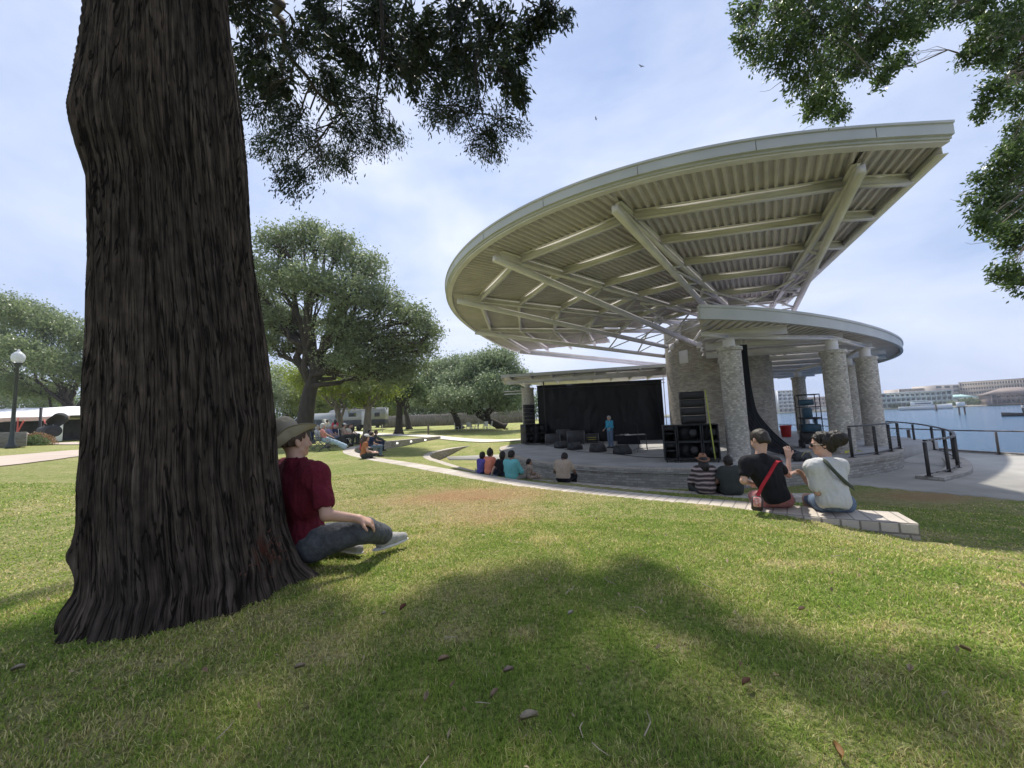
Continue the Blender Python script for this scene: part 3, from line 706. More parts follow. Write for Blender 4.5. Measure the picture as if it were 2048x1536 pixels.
def pxblobs(base, d, L_):
    """crown lobes given as seen (px,py,r_px) with depth offset dz, at depth d; turned into metres round the base"""
    o = []
    for q in L_:
        x, y, r_ = q[:3]; dd = d+(q[3] if len(q) > 3 else 0); P = atd(x, y, dd)-base; m_ = r_*dd/FPX; o.append((*P, m_, m_*1.1, m_*(q[4] if len(q) > 4 else .8)))
    return o
def gbase(x, d):
    P = atd(x, 850, d); return np.array([P[0], P[1], ground_z(P[:2])[0]-.05])
# large live oak
B = gbase(606, 27)
rp = lambda x, y, d: tuple(atd(x, y, d)-B)
tree('live_oak', 'largest live oak with spreading crown rising behind the man in the felt hat', B, [(0, 0, 0), rp(616, 800, 27), rp(630, 745, 27), rp(628, 715, 27)],
     pxblobs(B, 27, [(560, 490, 42), (620, 480, 45, 1), (680, 500, 42), (730, 545, 45), (560, 560, 45, -1), (620, 570, 50, -2), (690, 590, 50, -2), (760, 610, 48), (820, 640, 42), (855, 665, 30), (560, 640, 40, 1), (600, 650, 38, 2), (680, 660, 48, -1), (740, 680, 48, 0), (800, 695, 40, 1),
                     (700, 720, 40, -1), (760, 740, 42, 1), (820, 735, 36, 2), (850, 700, 26, 1), (500, 600, 50, 0), (480, 540, 50, 0), (545, 690, 26, 0), (540, 645, 34, -1), (578, 700, 18, 1), (655, 725, 24, 0), (790, 760, 30, 1), (720, 765, 24, 2)]), 'oak', 80000, .20, .62, dens_edge=.42, clump=.52, seed=4)
# oaks at the right, near the stage
B = gbase(1010, 44)
tree('leaning_oak', 'live oak with a low leaning trunk just left of the stage canopy', B, [(0, 0, 0), rp(985, 850, 44) if 0 else tuple(atd(988, 846, 44)-B), tuple(atd(955, 830, 44)-B)],
     pxblobs(B, 44, [(960, 735, 34), (1000, 725, 38), (1030, 760, 28), (935, 760, 34), (900, 770, 30), (985, 775, 36, -3), (940, 800, 30, -4), (1015, 805, 26, -2), (890, 800, 28, -4), (1035, 790, 20)]), 'grey', 46000, .26, .5, clump=.8, seed=5)
B = gbase(920, 47)
tree('leaning_oak', 'low spreading oak by the far white tables with a short dark trunk', B, [(0, 0, 0), tuple(atd(912, 835, 47)-B), tuple(atd(905, 820, 47)-B)],
     pxblobs(B, 47, [(880, 745, 30), (915, 735, 28), (860, 775, 30), (900, 785, 30), (850, 800, 24, -2), (935, 775, 26)]), 'grey', 26000, .26, .5, clump=.8, seed=6)
# dark trees in the middle distance
mid = [('cedar_elm', 'shade tree with yellow-green leaves standing in front of the camper trailer', 735, 36, [(735, 845), (738, 800)], [(700, 770, 34), (740, 765, 34), (660, 775, 26), (775, 780, 26), (720, 800, 22)], 'bright', 9000, .42, barkg),
       ('cedar_elm', 'grey-barked shade tree with a forked trunk beside the dark pickup', 683, 38, [(680, 840), (672, 812)], [(650, 760, 30), (690, 770, 28), (625, 775, 24), (600, 760, 24)], 'bright', 9000, .38, barkg),
       ('shade_tree', 'dark-crowned tree standing alone on the far lawn before the board fence', 797, 41, [(798, 845), (800, 800)], [(800, 770, 30), (830, 780, 24), (775, 790, 22), (810, 745, 22)], 'dark', 11000, .45, None),
       ('shade_tree', 'slim dark tree close to the board fence right of the camper trailer', 818, 52, [(815, 840), (810, 815)], [(820, 790, 22), (845, 775, 22), (800, 795, 18)], 'dark', 7000, .4, None)]
for i, (nm, lab, x, d, tr, bl, lf, nl, r_, bk) in enumerate(mid):
    B = gbase(x, d); tree(nm, lab, B, [(0, 0, 0)]+[tuple(atd(a, b, d)-B) for a, b in tr], pxblobs(B, d, bl), lf, nl, .24, r_, bark=bk, clump=.7, seed=20+i)
# tree row behind the fence
rowx = [(430, 70, 760, 60, 'dark'), (520, 66, 770, 45, 'oak'), (570, 72, 755, 40, 'bright'), (625, 70, 785, 30, 'bright'), (690, 74, 790, 30, 'dark'), (755, 72, 790, 28, 'bright'), (812, 76, 785, 30, 'oak'), (866, 74, 790, 28, 'dark'), (925, 78, 795, 28, 'dark'), (985, 80, 800, 28, 'oak'), (1045, 82, 800, 30, 'dark'),
        (340, 80, 740, 60, 'oak'), (240, 80, 730, 60, 'dark'), (120, 84, 800, 40, 'dark'), (50, 84, 790, 44, 'oak'), (-30, 84, 780, 48, 'dark'), (595, 80, 800, 26, 'dark'), (660, 82, 812, 20, 'oak'), (725, 84, 812, 20, 'dark'), (785, 84, 810, 20, 'oak')]
rlab = ['tall dark tree hidden mostly behind the big cedar trunk', 'green tree at the edge of the parking area left of the large live oak', 'light green tree seen under the low left limb of the large live oak', 'light green tree above the white truck',
        'dark tree above the front of the camper trailer', 'yellow-green tree above the rear of the camper trailer', 'green tree above the left end of the board fence', 'dark tree above the middle of the board fence', 'dark tree behind the far white tables', 'green tree behind the leaning oak trunk', 'dark tree behind the left speaker stack', 'green tree far behind the cedar trunk', 'dark tree beyond the white tent', 'dark tree low behind the right end of the tent', 'green tree low behind the middle of the tent roof', 'dark tree at the left border beyond the tent', 'dark tree low behind the white truck', 'low green tree right behind the middle of the camper trailer', 'low dark tree behind the right end of the camper trailer', 'low green tree behind the board fence near the lone dark tree']
for i, ((x, d, y, r_, lf), lb) in enumerate(zip(rowx, rlab)):
    B = gbase(x, d); tree('background_tree', lb, B, [(0, 0, 0), (0.2, 0, 2.5)], pxblobs(B, d, [(x, y, r_), (x-r_*.7, y+r_*.4, r_*.7), (x+r_*.7, y+r_*.35, r_*.7), (x+r_*.1, y+r_*.9, r_*.75), (x-r_*.5, y+r_*1.2, r_*.6), (x+r_*.6, y+r_*1.2, r_*.6)]), lf, 7000, .42, .3, clump=1.3, seed=40+i, group='trees behind the fence', twig=False)
# left side tree
B = gbase(152, 46)
tree('broadleaf_tree', 'wide broadleaf tree with pale glossy leaves behind the white tent', B, [(0, 0, 0), tuple(atd(152, 840, 46)-B), tuple(atd(140, 800, 46)-B)],
     pxblobs(B, 46, [(20, 620, 40), (70, 640, 42), (120, 660, 40), (160, 690, 34), (0, 690, 42, -2), (55, 710, 44, -3), (110, 730, 40, -3), (160, 750, 30, -1), (-50, 640, 50), (-40, 740, 45), (40, 775, 34, -1), (100, 785, 30), (230, 730, 45), (210, 660, 30), (10, 770, 30)]), 'magn', 70000, .27, .45, clump=.75, seed=9)
# ---------------------------------------------------------------- big cedar at the left
def cedarbark():
    m, nt, b = newmat('cedar_bark'); N = nt.nodes.new; L = nt.links.new
    b.inputs['Roughness'].default_value = .95; b.inputs['Specular IOR Level'].default_value = .2
    tc = N('ShaderNodeTexCoord'); mp = N('ShaderNodeMapping'); mp.inputs['Scale'].default_value = (1, 1, .07); L(tc.outputs['UV'], mp.inputs[0])
    mp.inputs['Scale'].default_value = (1, .016, 1)
    n = N('ShaderNodeTexNoise'); n.inputs['Scale'].default_value = 60; n.inputs['Detail'].default_value = 8; n.inputs['Roughness'].default_value = .65; L(mp.outputs[0], n.inputs['Vector'])
    cr = N('ShaderNodeValToRGB'); e = cr.color_ramp.elements; e[0].position = .32; e[0].color = (.020, .015, .012, 1); e[1].position = .72; e[1].color = (.15, .122, .10, 1)
    k = cr.color_ramp.elements.new(.5); k.color = (.070, .055, .045, 1); L(n.outputs['Fac'], cr.inputs[0])
    n2 = N('ShaderNodeTexNoise'); n2.inputs['Scale'].default_value = 3.2; n2.inputs['Detail'].default_value = 4; mp2 = N('ShaderNodeMapping'); mp2.inputs['Scale'].default_value = (1, .25, 1); L(tc.outputs['UV'], mp2.inputs[0]); L(mp2.outputs[0], n2.inputs['Vector'])
    r = N('ShaderNodeMapRange'); r.inputs[1].default_value = .35; r.inputs[2].default_value = .7; L(n2.outputs['Fac'], r.inputs[0])
    x = N('ShaderNodeMix'); x.data_type = 'RGBA'; x.blend_type = 'MULTIPLY'; x.inputs['B'].default_value = (1.5, 1.45, 1.4, 1); L(r.outputs[0], x.inputs['Factor']); L(cr.outputs[0], x.inputs['A'])
    at = N('ShaderNodeAttribute'); at.attribute_name = 'red'; x2 = N('ShaderNodeMix'); x2.data_type = 'RGBA'; x2.inputs['B'].default_value = (.16, .045, .025, 1); L(at.outputs['Fac'], x2.inputs['Factor']); L(x.outputs['Result'], x2.inputs['A'])
    n5 = N('ShaderNodeTexNoise'); n5.inputs['Scale'].default_value = 26; n5.inputs['Detail'].default_value = 7; mp5 = N('ShaderNodeMapping'); mp5.inputs['Scale'].default_value = (1, .28, 1); L(tc.outputs['UV'], mp5.inputs[0]); L(mp5.outputs[0], n5.inputs['Vector'])
    r5 = N('ShaderNodeMapRange'); r5.inputs[1].default_value = .36; r5.inputs[2].default_value = .62; r5.inputs[3].default_value = .5; r5.inputs[4].default_value = 1.15; L(n5.outputs['Fac'], r5.inputs[0]); x5 = N('ShaderNodeMix'); x5.data_type = 'RGBA'; x5.blend_type = 'MULTIPLY'; x5.inputs['Factor'].default_value = 1; L(x2.outputs['Result'], x5.inputs['A']); L(r5.outputs[0], x5.inputs['B'])
    mp6 = N('ShaderNodeMapping'); mp6.inputs['Scale'].default_value = (1, .06, 1); L(tc.outputs['UV'], mp6.inputs[0]); ck = N('ShaderNodeTexNoise'); ck.inputs['Scale'].default_value = 36; ck.inputs['Detail'].default_value = 6; ck.inputs['Distortion'].default_value = .5; L(mp6.outputs[0], ck.inputs['Vector'])
    s1_ = N('ShaderNodeMath'); s1_.operation = 'MULTIPLY_ADD'; s1_.inputs[1].default_value = 2; s1_.inputs[2].default_value = -1; L(ck.outputs['Fac'], s1_.inputs[0]); s2_ = N('ShaderNodeMath'); s2_.operation = 'ABSOLUTE'; L(s1_.outputs[0], s2_.inputs[0])
    ckr = N('ShaderNodeMapRange'); ckr.inputs[1].default_value = .06; ckr.inputs[2].default_value = .01; ckr.inputs[4].default_value = .85; L(s2_.outputs[0], ckr.inputs[0])
    x6 = N('ShaderNodeMix'); x6.data_type = 'RGBA'; x6.inputs['B'].default_value = (.006, .004, .003, 1); L(ckr.outputs[0], x6.inputs['Factor']); L(x5.outputs['Result'], x6.inputs['A']); L(x6.outputs['Result'], b.inputs['Base Color'])
    n3 = N('ShaderNodeTexNoise'); n3.inputs['Scale'].default_value = 190; n3.inputs['Detail'].default_value = 6; L(mp.outputs[0], n3.inputs['Vector'])
    a0 = N('ShaderNodeMath'); L(n.outputs['Fac'], a0.inputs[0]); L(n3.outputs['Fac'], a0.inputs[1]); ad = N('ShaderNodeMath'); ad.operation = 'SUBTRACT'; L(a0.outputs[0], ad.inputs[0]); L(ckr.outputs[0], ad.inputs[1])
    bp = N('ShaderNodeBump'); bp.inputs['Strength'].default_value = 1; bp.inputs['Distance'].default_value = .022; L(ad.outputs[0], bp.inputs['Height']); L(bp.outputs[0], b.inputs['Normal']); return m
cbark = cedarbark()
CED = empty('cedar_tree', (-2.0, 2.3, 0), label='massive old cedar with furrowed dark trunk in the left foreground', cat='tree')
prof = [(-.35, .52, -1.92, 2.36), (-.12, .50, -1.92, 2.36), (0, .480, -1.91, 2.37), (.07, .470, -1.91, 2.37), (.13, .465, -1.91, 2.38), (.29, .455, -1.93, 2.37), (.44, .452, -1.94, 2.36), (.67, .440, -1.95, 2.34), (.97, .430, -1.96, 2.34), (1.42, .408, -1.98, 2.32), (1.97, .378, -2.02, 2.29), (2.35, .372, -2.04, 2.27),
        (2.56, .386, -2.06, 2.25), (2.72, .390, -2.07, 2.24), (2.98, .378, -2.08, 2.23), (3.31, .356, -2.09, 2.22), (3.64, .340, -2.11, 2.20), (5, .30, -2.16, 2.16), (8, .2, -2.2, 2.2), (11, .06, -2.2, 2.2)]
prof = np.array(prof); nz, na = 620, 900
zs = np.concatenate([np.linspace(-.35, 4.0, 540), np.linspace(4.05, 11, 80)]); an = np.linspace(0, 2*math.pi, na+1)
r0_ = np.interp(zs, prof[:, 0], prof[:, 1])-.022; cx_ = np.interp(zs, prof[:, 0], prof[:, 2]); cy_ = np.interp(zs, prof[:, 0], prof[:, 3])
A_, Z_ = np.meshgrid(an, zs); tw = Z_*.10
_w = (fbm(np.stack([np.cos(A_)*2.2, np.sin(A_)*2.2, Z_*.9+5], -1), 3)-.5)*.30; ca, sa = np.cos(A_+tw+_w), np.sin(A_+tw+_w)
_dA = (A_+rad(18)+math.pi) % (2*math.pi)-math.pi; amod = (.35+.75*np.exp(-(_dA/.75)**2)+.5*(np.abs(_dA) > 2))*np.clip((fbm(np.stack([ca*2.4, sa*2.4, Z_*.5+9], -1), 2)-.32)*3.6, .15, 1.7); amod2 = np.clip((fbm(np.stack([ca*4, sa*4, Z_*1.1+19], -1), 2)-.3)*3.2, .1, 1.7)
def ridge(f, fz, o):   # ridged vertical flutes
    nz_ = fbm(np.stack([ca*f, sa*f, Z_*fz+o], -1), 3); return 1-np.abs(2*nz_-1)
R_ = r0_[:, None]*(1+.11*(ridge(1.6, .15, 3)-.7)*(1+.9*np.exp(-np.maximum(Z_, 0)/.5))) 
R_ = R_+.070*(ridge(4.5, .16, 11)-.75)+.036*(ridge(12, .28, 23)-.75)*amod+.020*(ridge(29, .5, 31)-.7)*amod2+.007*(ridge(75, 1.0, 41)-.7)
for ang, amp, wd in ((-155, .03, .20), (-118, .06, .14), (-95, .05, .12), (-70, .04, .14), (-38, .07, .16), (-12, .10, .14), (22, .24, .24), (75, .2, .3), (130, .2, .3), (180, .05, .25)):   # root buttresses
    dA = (A_-rad(ang)+math.pi) % (2*math.pi)-math.pi; R_ = R_+amp*np.exp(-(dA/wd)**2)*np.exp(-np.clip(Z_+.05, 0, 9)/.13)*.8-.0
def lump(ang, z, wa_, wz, amp):
    global R_
    dA = (A_-rad(ang)+math.pi) % (2*math.pi)-math.pi; R_ = R_+amp*np.exp(-(dA/wa_)**2-((Z_-z)/wz)**2)
lump(215, .30, .16, .10, .075); lump(222, 2.68, .5, .22, .03); lump(-15, .95, .14, .09, .035); lump(222, .02, .3, .12, .06)
X_ = cx_[:, None]+R_*np.cos(A_); Y_ = cy_[:, None]+R_*np.sin(A_)
V = np.stack([X_, Y_, Z_], -1).reshape(-1, 3)-np.array([-2.0, 2.3, 0]); n1_ = na+1
ii = np.arange(nz*n1_).reshape(nz, n1_); F = np.stack([ii[:-1, :-1], ii[:-1, 1:], ii[1:, 1:], ii[1:, :-1]], -1).reshape(-1, 4)
red = np.exp(-(((A_-rad(352)+math.pi) % (2*math.pi)-math.pi)/.14)**2-((Z_-.20)/.09)**2)*.8*(fbm(np.stack([ca*20, sa*20, Z_*12], -1), 2) > .48)
mk('trunk', V, F, cbark, CED, True, uv=np.c_[(A_*.42).ravel(), Z_.ravel()], attr={'red': np.clip(red, 0, 1).ravel()})
# loose bark shreds at the wound
rg = np.random.default_rng(12); mb = MB(); c0_ = np.array([-1.94, 2.37, 0])
for i in range(26):
    a = rad(352)+rg.normal()*.14; z = .2+rg.normal()*.07; p = np.array([math.cos(a), math.sin(a), 0])*(.50+rg.random()*.03)+c0_+[0, 0, z]
    d = np.array([math.cos(a)*.3+rg.normal()*.35, math.sin(a)*.3+rg.normal()*.35, rg.normal()*.7]); d /= np.linalg.norm(d); ln = rg.uniform(.02, .06)
    mb.tube([p, p+d*ln*.5, p+d*ln+rg.normal(size=3)*.012], [.004, .003, .0012], 4)
shm = M('torn_bark', (.10, .042, .028), .9, .5, 40)
o = mb.build('torn_bark', shm, CED, kind='stuff'); o.location = (2.0, -2.3, 0)
# crown of the cedar: drooping sprays
cedleaf = Mleaf('leaf_cedar', (.022, .036, .024), (.05, .075, .04), .22, .6)
twm = M('twig_bark', (.05, .04, .035), .9, .3, 10)
blobs = []
for x, y, r_ in [(520, 40, 55), (505, 130, 45), (515, 215, 40), (560, 180, 45), (580, 250, 45), (545, 300, 35), (600, 345, 32), (575, 365, 18), (640, 300, 40), (690, 320, 28), (600, 90, 40), (650, 40, 45), (700, 100, 50), (660, 170, 40), (730, 200, 50), (745, 270, 42),
                 (700, 260, 35), (790, 265, 24), (760, 30, 50), (790, 120, 48), (830, 60, 50), (850, 140, 48), (870, 210, 32), (910, 50, 52), (930, 130, 48), (945, 200, 40), (960, 270, 34), (985, 295, 22), (1000, 240, 34), (990, 60, 46), (1015, 130, 40), (1035, 180, 28), (1050, 60, 34), (1080, 25, 30), (1045, 250, 14), (1130, 30, 16), (1100, 20, 20), (900, 225, 28)]:
    d = 5.2+math.sin(x*.05)*.5+math.cos(y*.043)*.35+(x-800)*.0008; blobs.append((*atd(x, y, d), r_*1.12*d/FPX, 1.0))
rg = np.random.default_rng(77)
for i in range(90):  # the rest of the crown, above the frame
    x, y = rg.uniform(-5.2, 2.0), rg.uniform(.6, 5.0); z = 5.6+rg.uniform(0, 2.5)+.25*abs(x+2)*.2
    q = np.array([x, y, z])-CAM
    v = 768-FPX*(q@_U)/(q@_F)
    if q@_F > .1 and v > -20-800/(q@_F): continue
    blobs.append((x, y, z, rg.uniform(.45, .75), .95))
mbt = MB(); P_ = []; D_ = []
main = [((-2.12, 2.2, 4.3), atd(565, 40, 4.6)), ((-2.15, 2.2, 4.9), atd(760, -40, 5.0)), ((-2.15, 2.2, 5.4), atd(960, -80, 5.3)), ((-2.16, 2.2, 5.2), (-3.5, 4.2, 6.6)), ((-2.16, 2.2, 5.2), (-4.2, 1.5, 6.6)), ((-2.16, 2.2, 5.6), (.5, 2.3, 7)), ((-2.16, 2.2, 6), (-1, .8, 7.2)), ((-2.16, 2.2, 6.2), (1.5, 4, 7.2))]
limbs = []
for a, b in main:
    l = limb(a, b, .04, 10, rg, .05); limbs.append(l); mbt.tube(l, np.linspace(.10, .035, 10), 8)
l = spline([atd(565, 40, 4.6), atd(568, 80, 4.65), atd(580, 115, 4.7), atd(612, 150, 4.8), (atd(640, 190, 4.9)), atd(690, 225, 5.0)], 14); limbs.append(l); mbt.tube(l, np.linspace(.042, .012, 14), 6)
l = spline([atd(760, -40, 5.0), atd(765, 100, 5.1), atd(755, 180, 5.2), atd(750, 260, 5.2)], 10); limbs.append(l); mbt.tube(l, np.linspace(.03, .010, 10), 6)
l = spline([atd(960, -80, 5.3), atd(960, 60, 5.3), atd(950, 150, 5.3), atd(975, 270, 5.4)], 10); limbs.append(l); mbt.tube(l, np.linspace(.03, .010, 10), 6)
l = spline([atd(960, -80, 5.3), atd(1040, -10, 5.4), atd(1090, 20, 5.5), atd(1130, 30, 5.5)], 10); limbs.append(l); mbt.tube(l, np.linspace(.02, .006, 10), 6)
LP = np.concatenate(limbs)
for bx, by, bz, br, den in blobs:
    c = np.array([bx, by, bz]); j = ((LP-c)**2).sum(1).argmin(); s0 = LP[j]
    tw_ = limb(s0, c, .08, 6, rg, .12); mbt.tube(tw_, np.linspace(.014, .006, 6), 4, False)
    ns = int(38*den*(br/.3)**1.6)
    for k in range(ns):
        d = rg.normal(size=3); d /= np.linalg.norm(d); e = c+d*br*rg.random()**.45; e[2] -= .05
        st = tw_[rg.integers(2, 6)]; tl = limb(st, e, .10, 5, rg, .18)
        if k % 2 == 0: mbt.tube(tl, np.linspace(.005, .002, 5), 3, False)
        # frond: small leaflets round the end of the twig
        nn = int(34*(1 if bz < 5.6 else .6)); u = rg.random(nn)**.7; dirv = (e-st)/(np.linalg.norm(e-st)+1e-6); sp = .055+.03*rg.random()
        P_.append(e+rg.normal(size=(nn, 3))*sp*.85+dirv*(u[:, None]-.6)*.12); D_.append(np.tile(dirv+[0, 0, -.25], (nn, 1)))
P_ = np.concatenate(P_); D_ = np.concatenate(D_); hi = P_[:, 2] > 5.7
V, F, r_ = leafquads(P_, np.where(hi, .11, .056)[:, None], rg, asp=.30, D=D_)
o = mk('crown', V, F, cedleaf, CED, attr={'rnd': r_}); o.location = (2.0, -2.3, 0)
o = mbt.build('branches', twm, CED, True); o.location = (2.0, -2.3, 0)
print('cedar leaves', len(P_))
# ---------------------------------------------------------------- leafy oak overhanging from the right
OT = empty('overhanging_oak', (8.6, 3.4, -1.0), label='leafy live oak reaching over the picture from beyond the right edge', cat='tree')
rg = np.random.default_rng(5); mbt = MB(); o0 = np.array([8.6, 3.4, -1.0])
tr = spline([(8.6, 3.4, -1.1), (8.5, 3.5, .8), (8.2, 3.7, 2.4), (8.1, 3.8, 3.6)], 12); mbt.tube(tr, np.r_[.50, .42, np.linspace(.38, .28, 10)], 14)
main = [((8.1, 3.8, 3.5), atd(2010, 60, 5.0), .13), ((8.1, 3.8, 3.5), atd(2120, 330, 5.4), .10), (atd(2010, 60, 5.0), atd(1850, -70, 5.0), .07), (atd(1850, -70, 5.0), atd(1600, -30, 4.9), .05), ((8.1, 3.8, 3.6), (7, 1.5, 6), .1), ((8.1, 3.8, 3.6), (9, 6, 6), .1), (atd(2010, 60, 5.0), atd(1985, 120, 5.0), .05)]
limbs = []
for a, b, r_ in main: l = limb(a, b, .07, 10, rg, .06); limbs.append(l); mbt.tube(l, np.linspace(r_, r_*.45, 10), 7)
LP = np.concatenate(limbs)
ob = [(1495, 25, 30), (1490, 80, 22), (1520, 110, 26), (1560, 40, 42), (1570, 110, 40), (1610, 160, 36), (1630, 60, 48), (1650, 200, 30), (1680, 225, 18), (1670, 130, 44), (1625, 215, 20), (1710, 60, 46), (1720, 130, 26), (1760, 90, 30), (1790, 50, 36), (1775, 140, 18), (1760, 165, 10), (1800, 125, 18), (1850, 30, 34), (1830, 70, 16), (1900, 15, 26), (1950, 20, 22),
      (1945, 100, 24), (1970, 60, 26), (2020, 40, 36), (1990, 110, 28), (2030, 130, 34), (1985, 185, 24), (1965, 225, 14), (2035, 200, 26), (2040, 260, 24), (2020, 310, 30), (1990, 350, 30), (1975, 400, 30), (1965, 440, 18), (2010, 420, 34), (2040, 370, 34), (2035, 480, 26), (2010, 540, 22), (2045, 560, 26), (2060, 450, 40), (2070, 300, 45), (2080, 150, 50), (2060, 40, 45), (1985, 460, 14), (1600, -30, 55), (1720, -50, 60), (1850, -60, 60), (1980, -60, 60)]
P_ = []; D_ = []
for x, y, r_ in ob:
    d = 4.8+.4*math.sin(x*.031)+.35*math.cos(y*.05); c = atd(x, y, d); br = r_*1.15*d/FPX; j = ((LP-c)**2).sum(1).argmin(); tw_ = limb(LP[j], c, .1, 6, rg, .12); mbt.tube(tw_, np.linspace(.016, .005, 6), 4, False)
    for k in range(int(70*(br/.25)**1.7)+8):
        dd = rg.normal(size=3); dd /= np.linalg.norm(dd); e = c+dd*br*rg.random()**.42; st = tw_[rg.integers(3, 6)]
        if k % 3 == 0: mbt.tube(limb(st, e, .05, 4, rg, .15), np.linspace(.004, .0015, 4), 3, False)
        dv = (e-st)/(np.linalg.norm(e-st)+1e-6); nn = 13
        P_.append(e+rg.normal(size=(nn, 3))*.038); D_.append(np.tile(dv*.8, (nn, 1)))
for i in range(60):
    c = np.array([rg.uniform(3.2, 10), rg.uniform(.5, 7), rg.uniform(5.5, 7.5)]); q = c-CAM
    if q@_F > .1:
        u_, v_ = 1024+FPX*(q@_R)/(q@_F), 768-FPX*(q@_U)/(q@_F)
        if v_ > -20-FPX*1.1/(q@_F) and u_ < 2070+FPX*1.1/(q@_F): continue
    P_.append(c+rg.normal(size=(260, 3))*.35); D_.append(rg.normal(size=(260, 3)))
for x0, y0, x1, y1 in ((1560, 165, 1520, 183), (1620, 215, 1585, 232), (1640, 225, 1605, 262), (1950, 400, 1900, 398), (1985, 480, 1930, 485)):
    A = atd(x0, y0, 4.9); B_ = atd(x1, y1, 4.9); mbt.tube(limb(A, B_, -.1, 5, rg, .05), np.linspace(.004, .0015, 5), 4)
P_ = np.concatenate(P_); D_ = np.concatenate(D_)
V, F, r_ = leafquads(P_, .058, rg, asp=.42, D=D_)
ol = Mleaf('leaf_overhang', (.055, .10, .035), (.14, .21, .065), .45, .4)
o = mk('crown', V, F, ol, OT, attr={'rnd': r_}); o.location = -o0
o = mbt.build('trunk', barkg, OT, True); o.location = -o0
print('oak leaves', len(P_))
